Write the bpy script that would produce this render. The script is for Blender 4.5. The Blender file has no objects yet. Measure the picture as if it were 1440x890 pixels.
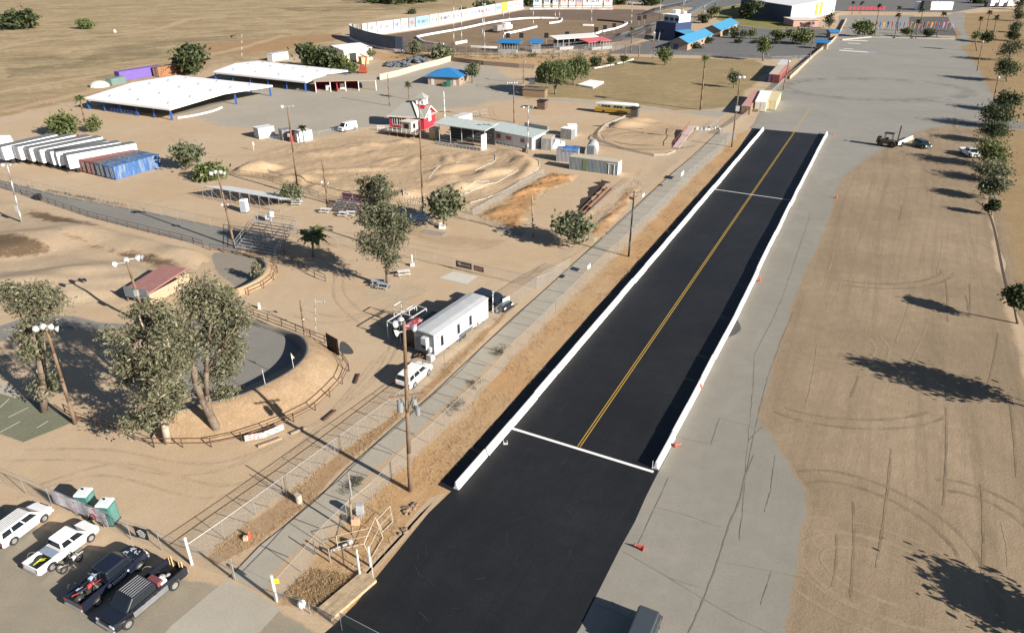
import bpy, bmesh, math, random
import numpy as np
from mathutils import Vector, Matrix
from mathutils.geometry import tessellate_polygon
random.seed(7); RNG = np.random.default_rng(7)
S = bpy.context.scene; COL = S.collection
# ---------------------------------------------------------------- survey: a pixel of the 1440x890 photo -> the point of the place at height z
F_, HZ_, CAMH = 1017.0, 535.0, 45.0
PIT = math.atan(HZ_ / F_); CP, SP = math.cos(PIT), math.sin(PIT)
def G(u, v, z=0.0):
    x = (u - 720) / F_; y = (445 - v) / F_
    dy = CP + y * SP; dz = -SP + y * CP
    t = (CAMH - z) / -dz
    return Vector((x * t, dy * t, z))
def HT(u, v, vt):
    p = G(u, v); y = (445 - vt) / F_
    return (y * p.y * CP - p.y * SP) / (CP + y * SP) + CAMH
def TOP(ub, vb, ut, vt):           # the top of a post that starts at a ground pixel, in the plane facing us
    p = G(ub, vb); z = HT(ub, vb, vt)
    d = p.y * CP - (z - CAMH) * SP
    return Vector(((ut - 720) / F_ * d, p.y, z))
def ang(a, b): return math.atan2(b.y - a.y, b.x - a.x)
STRIP = ang(G(813.5, 628), G(1118, 184.6))
SUN_EL, SUN_DIR = math.radians(23.5), math.radians(144)     # shadows run towards SUN_DIR
# ---------------------------------------------------------------- materials
MATS = {}
def new_mat(name):
    m = bpy.data.materials.new(name); m.use_nodes = True
    nt = m.node_tree; nt.nodes.clear()
    out = nt.nodes.new('ShaderNodeOutputMaterial'); b = nt.nodes.new('ShaderNodeBsdfPrincipled')
    nt.links.new(b.outputs[0], out.inputs[0])
    return m, nt, b, out
def N(nt, t, **kw):
    n = nt.nodes.new(t)
    for k, v in kw.items(): setattr(n, k, v)
    return n
def pos(nt):
    return N(nt, 'ShaderNodeNewGeometry').outputs['Position']
def mapping(nt, src, scale=(1, 1, 1), rot=0):
    m = N(nt, 'ShaderNodeMapping'); nt.links.new(src, m.inputs['Vector'])
    m.inputs['Scale'].default_value = scale; m.inputs['Rotation'].default_value = (0, 0, rot)
    return m.outputs[0]
def noise(nt, vec, scale, detail=4, rough=.6, dist=0):
    n = N(nt, 'ShaderNodeTexNoise'); nt.links.new(vec, n.inputs['Vector'])
    n.inputs['Scale'].default_value = scale; n.inputs['Detail'].default_value = detail
    n.inputs['Roughness'].default_value = rough; n.inputs['Distortion'].default_value = dist
    return n.outputs['Fac']
def ramp(nt, fac, stops):
    r = N(nt, 'ShaderNodeValToRGB'); nt.links.new(fac, r.inputs[0])
    e = r.color_ramp.elements
    while len(e) < len(stops): e.new(.5)
    for el, (p, c) in zip(e, stops):
        el.position = p; el.color = (c, c, c, 1) if not hasattr(c, '__len__') else (*c, 1)
    return r.outputs[0]
def mixc(nt, fac, a, b, mode='MIX'):
    n = N(nt, 'ShaderNodeMix', data_type='RGBA', blend_type=mode)
    for sock, val in ((n.inputs[0], fac), (n.inputs[6], a), (n.inputs[7], b)):
        if hasattr(val, 'links') or hasattr(val, 'is_linked'): nt.links.new(val, sock)
        elif hasattr(val, '__len__'): sock.default_value = (*val, 1)
        else: sock.default_value = val
    return n.outputs[2]
def mth(nt, op, a, b=None, c=None, clamp=False):
    n = N(nt, 'ShaderNodeMath', operation=op); n.use_clamp = clamp
    for i, val in enumerate((a, b, c)):
        if val is None: continue
        if hasattr(val, 'is_linked'): nt.links.new(val, n.inputs[i])
        else: n.inputs[i].default_value = val
    return n.outputs[0]
def bump(nt, b, h, strength=.3, dist=.05):
    n = N(nt, 'ShaderNodeBump'); nt.links.new(h, n.inputs['Height'])
    n.inputs['Strength'].default_value = strength; n.inputs['Distance'].default_value = dist
    nt.links.new(n.outputs[0], b.inputs['Normal'])
def sc(c, k): return tuple(min(1, x * k) for x in c)
def mat(name, c, rough=.6, metal=0., var=.12, scale=1.5, spec=.4, dirt=None, coat=0):
    if name in MATS: return MATS[name]
    m, nt, b, _ = new_mat(name)
    oc = N(nt, 'ShaderNodeTexCoord').outputs['Object']
    f = noise(nt, oc, scale, 5, .65)
    col = mixc(nt, ramp(nt, f, [(.3, 0.), (.7, 1.)]), sc(c, 1 - var), sc(c, 1 + var))
    if dirt:
        f2 = noise(nt, oc, scale * .7 + .2, 6, .7, .4)
        col = mixc(nt, ramp(nt, f2, [(.48, 0.), (.68, .8)]), col, dirt)
    nt.links.new(col, b.inputs['Base Color'])
    b.inputs['Roughness'].default_value = rough; b.inputs['Metallic'].default_value = metal
    b.inputs['Specular IOR Level'].default_value = spec; b.inputs['Coat Weight'].default_value = coat
    MATS[name] = m; return m
def glass(name='window_glass', c=(.012, .016, .02)):
    if name in MATS: return MATS[name]
    m, nt, b, _ = new_mat(name)
    b.inputs['Base Color'].default_value = (*c, 1); b.inputs['Roughness'].default_value = .06
    b.inputs['Specular IOR Level'].default_value = .6
    MATS[name] = m; return m
def corrugated(name, c, period=.28, rough=.55, dirt=None, axis=0, strength=.8, metal=0., var=.1):
    if name in MATS: return MATS[name]
    m, nt, b, _ = new_mat(name)
    oc = N(nt, 'ShaderNodeTexCoord').outputs['Object']
    sep = N(nt, 'ShaderNodeSeparateXYZ'); nt.links.new(oc, sep.inputs[0])
    w = mth(nt, 'SINE', mth(nt, 'MULTIPLY', sep.outputs[axis], 6.283 / period))
    bump(nt, b, w, strength, .04)
    f = noise(nt, mapping(nt, oc, (1, 1, .25)), 1.3, 5, .7)
    col = mixc(nt, ramp(nt, f, [(.3, 0.), (.7, 1.)]), sc(c, 1 - var), sc(c, 1 + var))
    if dirt:
        f2 = noise(nt, mapping(nt, oc, (1.5, 1.5, .3)), .9, 6, .75)
        col = mixc(nt, ramp(nt, f2, [(.47, 0.), (.62, .85)]), col, dirt)
    nt.links.new(col, b.inputs['Base Color'])
    b.inputs['Roughness'].default_value = rough; b.inputs['Metallic'].default_value = metal
    MATS[name] = m; return m
def mesh_fence_mat(name='chain_link_mesh', c=(.42, .42, .41), op=.2):
    if name in MATS: return MATS[name]
    m, nt, b, out = new_mat(name)
    b.inputs['Base Color'].default_value = (*c, 1); b.inputs['Roughness'].default_value = .5; b.inputs['Metallic'].default_value = .3
    t = N(nt, 'ShaderNodeBsdfTransparent'); mx = N(nt, 'ShaderNodeMixShader')
    # woven wire: crossing diagonals in the panel's own plane (u along the fence, v up)
    uv = N(nt, 'ShaderNodeUVMap').outputs[0]; s = N(nt, 'ShaderNodeSeparateXYZ'); nt.links.new(uv, s.inputs[0])
    p = 1 / .07
    def wires(op_):
        a = mth(nt, 'FRACT', mth(nt, 'MULTIPLY', mth(nt, op_, s.outputs[0], s.outputs[1]), p))
        return mth(nt, 'LESS_THAN', a, op * .5)
    f = mth(nt, 'MAXIMUM', wires('ADD'), wires('SUBTRACT'))
    nt.links.new(f, mx.inputs[0]); nt.links.new(t.outputs[0], mx.inputs[1]); nt.links.new(b.outputs[0], mx.inputs[2])
    nt.links.new(mx.outputs[0], out.inputs[0])
    MATS[name] = m; return m
def leaf_mat(name, c0, c1, c2=None):
    if name in MATS: return MATS[name]
    m, nt, b, out = new_mat(name)
    r = N(nt, 'ShaderNodeNewGeometry').outputs['Random Per Island']
    st = [(0., c0), (.6, c1)] + ([(1., c2)] if c2 else [])
    col = ramp(nt, r, st); nt.links.new(col, b.inputs['Base Color'])
    b.inputs['Roughness'].default_value = .55; b.inputs['Specular IOR Level'].default_value = .3
    tr = N(nt, 'ShaderNodeBsdfTranslucent'); nt.links.new(col, tr.inputs[0])
    mx = N(nt, 'ShaderNodeMixShader'); mx.inputs[0].default_value = .22
    nt.links.new(b.outputs[0], mx.inputs[1]); nt.links.new(tr.outputs[0], mx.inputs[2]); nt.links.new(mx.outputs[0], out.inputs[0])
    MATS[name] = m; return m
GP = {}
def ground_color(nt, P, k):
    """base/alt blotches in metres, a fine grain, optional streaks along an angle, specks"""
    g, d = k['grain'], k['dark']
    big = noise(nt, P, .06, 6, .62); mid = noise(nt, P, .45 * g, 6, .7); fine = noise(nt, P, 5 * g, 4, .8)
    col = mixc(nt, ramp(nt, big, [(.38, 0.), (.62, 1.)]), k['base'], k['alt'])
    col = mixc(nt, mth(nt, 'MULTIPLY', ramp(nt, mid, [(.35, 0.), (.72, 1.)]), k['blot']), col, d)
    for rot, q, wid, ln in k['streak'] or ():
        sv = mapping(nt, mapping(nt, P, rot=-rot), (ln, wid, 1))
        sn = noise(nt, sv, 1., 5, .7, .3)
        col = mixc(nt, mth(nt, 'MULTIPLY', ramp(nt, sn, [(.5, 0.), (.72, 1.)]), q), col, d)
        sn2 = noise(nt, mapping(nt, sv, (1.3, 1.1, 1)), 1.7, 4, .7)
        col = mixc(nt, mth(nt, 'MULTIPLY', ramp(nt, sn2, [(.55, 0.), (.75, 1.)]), q * .6), col, sc(k['alt'], 1.15))
    col = mixc(nt, k['gm'], col, mixc(nt, ramp(nt, fine, [(.3, 0.), (.7, 1.)]), (.28, .28, .28), (.72, .72, .72)), 'OVERLAY')
    if k['speck']:
        sp = noise(nt, P, 1.6 * g, 5, .85)
        col = mixc(nt, mth(nt, 'MULTIPLY', ramp(nt, sp, [(.55, 0.), (.62, 1.)]), k['speck_amt']), col, k['speck'])
    return col, mid, fine
def ground_mat(name, base, alt, dark=None, grain=1., streak=None, rough=.95, soft=True, bumpk=.35, edge_noise=.9, gm=.5, blot=.5, speck=None, speck_amt=.5, spec=.15, holes=None, under='dirt'):
    """a ground surface; with soft, its ragged rim (attribute 'rim') passes into the surface it lies on"""
    if name in MATS: return MATS[name]
    m, nt, b, out = new_mat(name); P = pos(nt)
    k = GP[name] = dict(base=base, alt=alt, dark=dark or sc(base, .7), grain=grain, streak=streak, gm=gm, blot=blot, speck=speck, speck_amt=speck_amt)
    col, mid, fine = ground_color(nt, P, k)
    if soft:
        at = N(nt, 'ShaderNodeAttribute', attribute_name='rim').outputs['Fac']
        en = noise(nt, P, .5, 6, .75)
        a = mth(nt, 'ADD', at, mth(nt, 'MULTIPLY', mth(nt, 'SUBTRACT', en, .5), edge_noise * 2))
        a = mth(nt, 'MULTIPLY', ramp(nt, a, [(.25, 0.), (.8, 1.)]), ramp(nt, at, [(.0, 0.), (.22, 1.)]))
        if holes: a = mth(nt, 'MULTIPLY', a, ramp(nt, noise(nt, P, holes[0], 6, .75), [(holes[1], 0.), (holes[1] + .12, 1.)]))
        col = mixc(nt, a, ground_color(nt, P, GP[under])[0], col)
    nt.links.new(col, b.inputs['Base Color']); b.inputs['Roughness'].default_value = rough
    b.inputs['Specular IOR Level'].default_value = spec
    bump(nt, b, mth(nt, 'ADD', mid, mth(nt, 'MULTIPLY', fine, .35)), bumpk, .25)
    MATS[name] = m; return m
# ---------------------------------------------------------------- mesh builder
class MB:
    def __init__(s): s.v = []; s.f = []; s.mi = []; s.uv = {}
    def add(s, vs, fs, m=0):
        o = len(s.v); s.v += [tuple(p) for p in vs]
        for f in fs: s.f.append([i + o for i in f]); s.mi.append(m)
        return s
    def box(s, c, d, rot=0, m=0, tx=1, ty=1, off=(0, 0)):      # c = centre of the base, d = size; tx, ty shrink the top
        x, y, z = d[0] / 2, d[1] / 2, d[2]; cr, sr = math.cos(rot), math.sin(rot)
        vs = []
        for zz, kx, ky, ox, oy in ((0, 1, 1, 0, 0), (z, tx, ty, *off)):
            for a, b in ((-1, -1), (1, -1), (1, 1), (-1, 1)):
                X, Y = a * x * kx + ox, b * y * ky + oy
                vs.append((c[0] + X * cr - Y * sr, c[1] + X * sr + Y * cr, c[2] + zz))
        return s.add(vs, [(3, 2, 1, 0), (4, 5, 6, 7), (0, 1, 5, 4), (1, 2, 6, 5), (2, 3, 7, 6), (3, 0, 4, 7)], m)
    def hexa(s, p, m=0): return s.add(p, [(3, 2, 1, 0), (4, 5, 6, 7), (0, 1, 5, 4), (1, 2, 6, 5), (2, 3, 7, 6), (3, 0, 4, 7)], m)
    def bar(s, p, q, w, h=None, m=0):                          # a square bar from p to q
        p, q = Vector(p), Vector(q); d = (q - p)
        if d.length < 1e-6: return s
        d.normalize(); up = Vector((0, 0, 1)) if abs(d.z) < .95 else Vector((1, 0, 0))
        a = d.cross(up).normalized() * w / 2; b = a.cross(d).normalized() * (h or w) / 2
        return s.hexa([p - a - b, p + a - b, p + a + b, p - a + b, q - a - b, q + a - b, q + a + b, q - a + b], m)
    def cyl(s, p, q, r0, r1=None, n=8, m=0, cap=True):
        p, q = Vector(p), Vector(q); r1 = r0 if r1 is None else r1; d = (q - p).normalized()
        up = Vector((0, 0, 1)) if abs(d.z) < .9 else Vector((1, 0, 0)); a = d.cross(up).normalized(); b = d.cross(a)
        vs = [p + (a * math.cos(t) + b * math.sin(t)) * r0 for t in [2 * math.pi * i / n for i in range(n)]]
        vs += [q + (a * math.cos(t) + b * math.sin(t)) * r1 for t in [2 * math.pi * i / n for i in range(n)]]
        fs = [(i, n + i, n + (i + 1) % n, (i + 1) % n) for i in range(n)]
        if cap: fs += [tuple(range(n)), tuple(range(2 * n - 1, n - 1, -1))]
        return s.add(vs, fs, m)
    def poly(s, pts, m=0): return s.add(pts, [tuple(range(len(pts)))], m)
    def prism(s, pts, y0, y1, m=0, plane='xz', inset=0):        # extrude a side outline (x,z) across y, or a plan outline (x,y) up z
        n = len(pts)
        if plane == 'xz': vs = [(x, y0, z) for x, z in pts] + [(x, y1, z) for x, z in pts]
        else: vs = [(x, y, y0) for x, y in pts] + [(x, y, y1) for x, y in pts]
        tri = tessellate_polygon([[Vector((a, b, 0)) for a, b in pts]])
        fs = [tuple(t) for t in tri] + [tuple(i + n for i in reversed(t)) for t in tri]
        fs += [(i, (i + 1) % n, n + (i + 1) % n, n + i) for i in range(n)]
        return s.add(vs, fs, m)
    def ball(s, c, r, nu=8, nv=5, m=0, sz=1):
        vs = [(c[0], c[1], c[2] + r * sz)]
        for j in range(1, nv):
            t = math.pi * j / nv
            vs += [(c[0] + r * math.sin(t) * math.cos(2 * math.pi * i / nu), c[1] + r * math.sin(t) * math.sin(2 * math.pi * i / nu), c[2] + r * sz * math.cos(t)) for i in range(nu)]
        vs.append((c[0], c[1], c[2] - r * sz)); L = len(vs) - 1
        fs = [(0, 1 + i, 1 + (i + 1) % nu) for i in range(nu)]
        for j in range(nv - 2):
            o = 1 + j * nu; fs += [(o + i, o + nu + i, o + nu + (i + 1) % nu, o + (i + 1) % nu) for i in range(nu)]
        o = 1 + (nv - 2) * nu; fs += [(o + (i + 1) % nu, o + i, L) for i in range(nu)]
        return s.add(vs, fs, m)
    def build(s, name, mats, parent=None, loc=None, smooth=False, bevel=0, seg=2, fix=True):
        me = bpy.data.meshes.new(name)
        me.from_pydata([tuple(p) for p in s.v], [], s.f)
        mats = mats if isinstance(mats, (list, tuple)) else [mats]
        for m in mats: me.materials.append(m)
        if len(mats) > 1: me.polygons.foreach_set('material_index', s.mi)
        if fix:
            bm = bmesh.new(); bm.from_mesh(me); bmesh.ops.recalc_face_normals(bm, faces=bm.faces); bm.to_mesh(me); bm.free()
        if smooth: me.polygons.foreach_set('use_smooth', [True] * len(me.polygons))
        me.update()
        o = bpy.data.objects.new(name, me); COL.objects.link(o)
        if parent: o.parent = parent
        if loc is not None: o.location = loc
        if bevel:
            b = o.modifiers.new('bevel', 'BEVEL'); b.width = bevel; b.segments = seg; b.limit_method = 'ANGLE'; b.angle_limit = math.radians(35)
            for p in me.polygons: p.use_smooth = True
            b.harden_normals = True
        return o
def tag(o, label, cat, group=None, kind=None):
    if label: o['label'] = label
    if cat: o['category'] = cat
    if group: o['group'] = group
    if kind: o['kind'] = kind
    return o
def thing(name, label, cat, loc=(0, 0, 0), rot=0, group=None):
    o = bpy.data.objects.new(name, None); o.empty_display_size = .5; COL.objects.link(o)
    o.location = loc; o.rotation_euler = (0, 0, rot)
    return tag(o, label, cat, group)
def dup(o, parent=None):
    c = o.copy(); COL.objects.link(c); c.parent = parent
    for ch in list(o.children): dup(ch, c)
    return c
def clone(root, loc, rot, label=None, scale=None):
    c = dup(root); c.location = loc; c.rotation_euler = (0, 0, rot)
    if label: c['label'] = label
    if scale: c.scale = (scale,) * 3 if not hasattr(scale, '__len__') else scale
    return c
# ---------------------------------------------------------------- sheets on the ground
def densify(pts, step, jit=0, closed=True):
    out = []; n = len(pts)
    for i in range(n if closed else n - 1):
        a, b = pts[i], pts[(i + 1) % n]; d = (b - a); k = max(1, int(d.length / step)); nr = Vector((-d.y, d.x, 0))
        if nr.length > 0: nr.normalize()
        for j in range(k):
            out.append(a + d * (j / k) + nr * (random.gauss(0, jit) if jit else 0))
    if not closed: out.append(pts[-1])
    return out
def smoothline(pts, n=6, closed=False):                          # Catmull-Rom
    out = []; N_ = len(pts)
    for i in range(N_ if closed else N_ - 1):
        g = (lambda k: pts[k % N_]) if closed else (lambda k: pts[min(max(k, 0), N_ - 1)])
        p0, p1, p2, p3 = g(i - 1), g(i), g(i + 1), g(i + 2)
        for j in range(n):
            t = j / n
            out.append(p1 + (p2 - p0) * (t / 2) + (p0 * 2 - p1 * 5 + p2 * 4 - p3) * (t * t / 2) + (p1 * 3 - p0 - p2 * 3 + p3) * (t ** 3 / 2))
    if not closed: out.append(pts[-1])
    return out
def sheet(name, px, z, m, rim=0, step=None, jit=0, smooth=0, kind='structure', world=None):
    pts = world or [G(u, v) for u, v in px]
    if smooth: pts = smoothline(pts, smooth, True)
    if step: pts = densify(pts, step, jit)
    pts = [Vector((p.x, p.y, z)) for p in pts]
    area = sum(pts[i].x * pts[(i + 1) % len(pts)].y - pts[(i + 1) % len(pts)].x * pts[i].y for i in range(len(pts)))
    if area < 0: pts.reverse()
    n = len(pts); vs = [tuple(p) for p in pts]; fs = []; att = [0.] * n if rim else [1.] * n
    inner = list(range(n))
    if rim:
        ins = []
        for i in range(n):
            a, b, c = pts[i - 1], pts[i], pts[(i + 1) % n]
            d1 = (b - a).normalized(); d2 = (c - b).normalized()
            nr = Vector((-d1.y - d2.y, d1.x + d2.x, 0))
            nr = nr.normalized() if nr.length > 1e-6 else Vector((-d1.y, d1.x, 0))
            ins.append(b + nr * rim)
        vs += [tuple(p) for p in ins]; att += [1.] * n
        fs += [(i, (i + 1) % n, n + (i + 1) % n, n + i) for i in range(n)]
        inner = [n + i for i in range(n)]
    loop = [Vector(vs[i]) for i in inner]
    fs += [tuple(inner[k] for k in t) for t in tessellate_polygon([loop])]
    me = bpy.data.meshes.new(name); me.from_pydata(vs, [], fs)
    for p in me.polygons:
        if p.normal.z < 0: p.flip()
    a = me.attributes.new('rim', 'FLOAT', 'POINT'); a.data.foreach_set('value', att)
    me.materials.append(m); me.update()
    o = bpy.data.objects.new(name, me); COL.objects.link(o); o['kind'] = kind
    return o
NRIB = 0
def ribbon(mb, pts, w, z, m=0):                                    # a flat strip along a line of points
    global NRIB; NRIB = (NRIB + 1) % 60; z += NRIB * .00025; n = len(pts); L = []; R = []
    for i in range(n):
        d = pts[min(i + 1, n - 1)] - pts[max(i - 1, 0)]; nr = Vector((-d.y, d.x, 0))
        if nr.length > 0: nr.normalize()
        ww = w[i] if hasattr(w, '__len__') else w
        L.append((pts[i].x + nr.x * ww / 2, pts[i].y + nr.y * ww / 2, z)); R.append((pts[i].x - nr.x * ww / 2, pts[i].y - nr.y * ww / 2, z))
    mb.add(L + R, [(n + i, n + i + 1, i + 1, i) for i in range(n - 1)], m)
    return mb
def pline(px, z=0): return [G(u, v, z) for u, v in px]
def tube(mb, pts, r, n=6, m=0):
    for a, b in zip(pts, pts[1:]): mb.cyl(a, b, r, r, n, m)
    return mb
# ================================================================ palette
ORA = (.30, .17, .075)
M_dirt = ground_mat('dirt', (.435, .336, .232), (.415, .305, .195), (.325, .24, .155), gm=.32, soft=False, blot=.4, bumpk=.16)
M_field = ground_mat('dry_field', (.46, .35, .21), (.32, .24, .135), (.18, .138, .076), grain=.8, streak=[(math.radians(12), .8, .16, .03), (math.radians(25), .5, .05, .012)], speck=(.15, .135, .065), speck_amt=.6, edge_noise=.9, blot=.75)
M_rust = ground_mat('rusty_weeds', (.42, .258, .125), (.39, .28, .165), (.30, .165, .075), grain=1.3, speck=(.42, .31, .19), speck_amt=.5, streak=[(STRIP, .5, .7, .08)], edge_noise=.8)
M_brown = ground_mat('brown_field', (.31, .237, .158), (.235, .178, .116), (.175, .13, .085), gm=.35, grain=1.1, streak=[(STRIP + .03, .7, .35, .012), (STRIP - .04, .45, 1.3, .02), (STRIP + .25, .3, .25, .03)], edge_noise=.5, blot=.45)
M_yellowg = ground_mat('yellow_dry_ground', (.30, .215, .115), (.27, .185, .095), (.20, .135, .07), speck=(.16, .14, .07), speck_amt=.4, edge_noise=.9, under='brown_field')
ground_mat('sand_fringe', (.285, .215, .14), (.25, .188, .12), (.2, .15, .095))
M_apron = ground_mat('worn_concrete', (.262, .243, .205), (.228, .214, .18), (.19, .176, .149), under='sand_fringe', streak=[(STRIP, .3, .5, .03)], rough=.85, edge_noise=.8, blot=.55, gm=.2, bumpk=.08)
M_lot = ground_mat('old_asphalt', (.27, .257, .226), (.243, .231, .203), (.18, .170, .15), under='worn_concrete', streak=[(math.radians(0), .30, .35, .02), (math.radians(92), .2, .7, .03)], rough=.85, edge_noise=.7, blot=.3, gm=.22, bumpk=.08)
M_midlot = ground_mat('dusty_asphalt', (.345, .31, .252), (.31, .282, .235), (.25, .225, .185), rough=.9, edge_noise=1.0, blot=.4, bumpk=.08)
M_path = ground_mat('grey_asphalt', (.19, .182, .165), (.215, .203, .18), (.15, .144, .13), rough=.9, edge_noise=.4, blot=.35, bumpk=.2)
M_black = ground_mat('fresh_asphalt', (.0105, .0112, .0127), (.018, .0187, .02), (.007, .0075, .009), rough=.62, soft=False, blot=.55, streak=[(STRIP, .6, .45, .02), (STRIP + 1.57, .35, .9, .05)], bumpk=.15, spec=.35)
M_walk = ground_mat('sidewalk_concrete', (.375, .345, .285), (.345, .315, .26), (.285, .25, .195), gm=.22, rough=.9, soft=False, blot=.45, bumpk=.08)
M_dustywalk = ground_mat('sandy_concrete', (.40, .32, .23), (.37, .29, .205), (.31, .23, .15), soft=True, edge_noise=.6)
M_park = ground_mat('sandy_asphalt', (.25, .228, .18), (.285, .238, .17), (.18, .162, .13), gm=.25, rough=.9, edge_noise=.8, blot=.5, bumpk=.08)
M_wet_shade = ground_mat('damp_shade_dirt', (.16, .105, .06), (.13, .09, .055), (.09, .065, .045), edge_noise=1.1, rough=.8)
M_tan2 = ground_mat('packed_dirt', (.37, .29, .20), (.40, .32, .225), (.31, .235, .16), edge_noise=.8, blot=.5)
M_track = ground_mat('track_dirt', (.34, .235, .14), (.30, .205, .12), (.22, .145, .08), soft=False, grain=.8, blot=.5, bumpk=.4)
M_clay = ground_mat('speedway_clay', (.145, .105, .078), (.175, .128, .094), (.085, .064, .052), soft=True, edge_noise=.3, blot=.4)
M_infield = ground_mat('infield_dirt', (.235, .165, .10), (.20, .14, .085), (.15, .105, .065), under='speedway_clay', edge_noise=.5)
M_lawn = ground_mat('dry_lawn', (.33, .245, .135), (.26, .20, .105), (.19, .145, .075), grain=.9, speck=(.19, .16, .075), speck_amt=.6, blot=.8, streak=[(.2, .7, .3, .05)], edge_noise=.7)
M_green = ground_mat('green_lawn', (.19, .175, .055), (.22, .19, .08), (.12, .13, .045), edge_noise=.6)
M_court = ground_mat('green_court', (.15, .155, .105), (.18, .178, .12), (.12, .12, .085), rough=.85, edge_noise=.3, blot=.4)
M_mound = ground_mat('dry_grass_mound', (.365, .265, .17), (.325, .225, .138), (.235, .155, .09), soft=False, grain=1.4, speck=(.41, .31, .2), speck_amt=.55, blot=.8, bumpk=.6)
M_farasph = ground_mat('road_asphalt', (.15, .148, .145), (.135, .133, .13), (.105, .103, .10), rough=.85, edge_noise=.15, blot=.3, bumpk=.08)
WHITE = mat('white_paint', (.78, .77, .74), .55, var=.04)
BARR = mat('white_barrier_paint', (.66, .65, .63), .7, var=.1, scale=2.5)
PWHITE = mat('road_paint_white', (.72, .71, .68), .7, var=.08, scale=4)
PYEL = mat('road_paint_yellow', (.43, .27, .04), .7, var=.12, scale=3)
PFADE = mat('faded_yellow_paint', (.42, .31, .12), .8, var=.1, scale=2)
GALV = mat('galvanized_steel', (.42, .42, .41), .45, .6, var=.1)
RAILB = mat('rusty_brown_rail', (.10, .055, .038), .7, var=.25, scale=3)
WOOD = mat('pole_wood', (.16, .105, .065), .85, var=.25, scale=2)
WOOD2 = mat('weathered_wood', (.26, .20, .14), .85, var=.25, scale=2)
DARK = mat('dark_metal', (.03, .03, .033), .5, .3)
BLACK = mat('black_plastic', (.012, .012, .013), .5)
RUBBER = mat('tyre_rubber', (.018, .018, .018), .85)
RIM = mat('wheel_rim', (.45, .45, .45), .35, .7)
LAMPW = mat('lamp_white', (.5, .52, .54), .35, .2)
GREY = mat('grey_paint', (.28, .28, .28), .6)
LGREY = mat('light_grey_paint', (.5, .5, .49), .6)
BLUEP = mat('blue_steel', (.03, .10, .36), .5, .1)
REDW = mat('red_wall', (.33, .025, .035), .7, var=.1)
JOINT = mat('dark_joint', (.045, .035, .028), .95)
CRACK = mat('crack_fill', (.17, .147, .112), .95)
GLASS = glass()
BARK = mat('bark', (.15, .115, .085), .9, var=.3, scale=3)
BARKP = mat('pale_bark', (.36, .29, .22), .85, var=.2, scale=2)
# ================================================================ ground
def ground():
    mb = MB(); R = 6000
    xs = [-R, -1500, -600, -300, -150, 0, 150, 300, 600, 1500, R]; ys = [-800, -200, 0, 60, 120, 200, 300, 450, 700, 1500, R]
    for y in ys:
        for x in xs: mb.v.append((x, y, 0))
    n = len(xs)
    for j in range(len(ys) - 1):
        for i in range(n - 1): mb.f.append([j * n + i, j * n + i + 1, (j + 1) * n + i + 1, (j + 1) * n + i]); mb.mi.append(0)
    o = mb.build('ground', M_dirt); o['kind'] = 'structure'
ground()
sheet('dry_field', [(-260, 205), (-60, 172), (60, 158), (150, 132), (250, 108), (330, 94), (420, 82), (470, 72), (492, 62), (486, 42), (560, 22), (740, 6), (1000, -6), (1000, -70), (-400, -70), (-700, 60)], .004, M_field, rim=14, step=14, jit=1.5)
def trail(name, px, w, z, m, smooth=6, rim=.0):
    pts = smoothline(pline(px), smooth); n = len(pts); Lp = []; Rp = []
    for i in range(n):
        d = pts[min(i + 1, n - 1)] - pts[max(i - 1, 0)]; nr = Vector((-d.y, d.x, 0)).normalized() * w * random.uniform(.4, .6)
        Lp.append(pts[i] + nr); Rp.append(pts[i] - nr)
    return sheet(name, None, z, m, rim=rim, world=Lp + Rp[::-1])
M_trail = ground_mat('trail_dust', (.40, .30, .19), (.37, .27, .165), (.30, .21, .12), under='dry_field', edge_noise=.7)
trail('path', [(-60, 80), (0, 68), (60, 57), (130, 51), (195, 46), (235, 38), (270, 27), (330, 24), (420, 22), (520, 21), (640, 14)], 9, .012, M_trail, rim=3)
trail('path', [(-40, 140), (0, 130), (60, 119), (140, 106), (205, 92), (262, 83), (330, 70), (400, 50)], 6, .012, M_trail, rim=2)
trail('path', [(0, 158), (80, 140), (160, 122), (240, 104)], 7, .014, M_trail, rim=2.5)
trail('path', [(360, 26), (420, 35), (480, 33), (560, 26)], 5, .014, M_trail, rim=2)
M_ruddy = ground_mat('ruddy_dirt', (.34, .215, .11), (.30, .19, .10), (.24, .15, .08), under='dry_field', edge_noise=1.2, blot=.5)
for px in ([(270, 66), (330, 58), (400, 52), (480, 46), (486, 54), (430, 66), (350, 76), (290, 80)], [(0, 150), (60, 136), (130, 124), (200, 110), (200, 118), (120, 138), (0, 166)], [(180, 100), (260, 88), (300, 80), (300, 90), (240, 102)]):
    sheet('ruddy_patch', px, .009, M_ruddy, rim=3.5, step=5, jit=.6)
sheet('dark_scrub', [(0, 84), (120, 70), (240, 56), (340, 48), (340, 60), (200, 84), (60, 108), (0, 112)], .0085, ground_mat('scrub', (.19, .15, .085), (.24, .185, .105), (.13, .105, .055), under='dry_field', edge_noise=1.3, holes=(.05, .44), grain=.7), rim=5, step=6, jit=1)
sheet('dark_scrub', [(360, 10), (480, 10), (600, 4), (640, 8), (560, 15), (420, 18)], .0085, MATS['scrub'], rim=5, step=8, jit=1)
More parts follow.
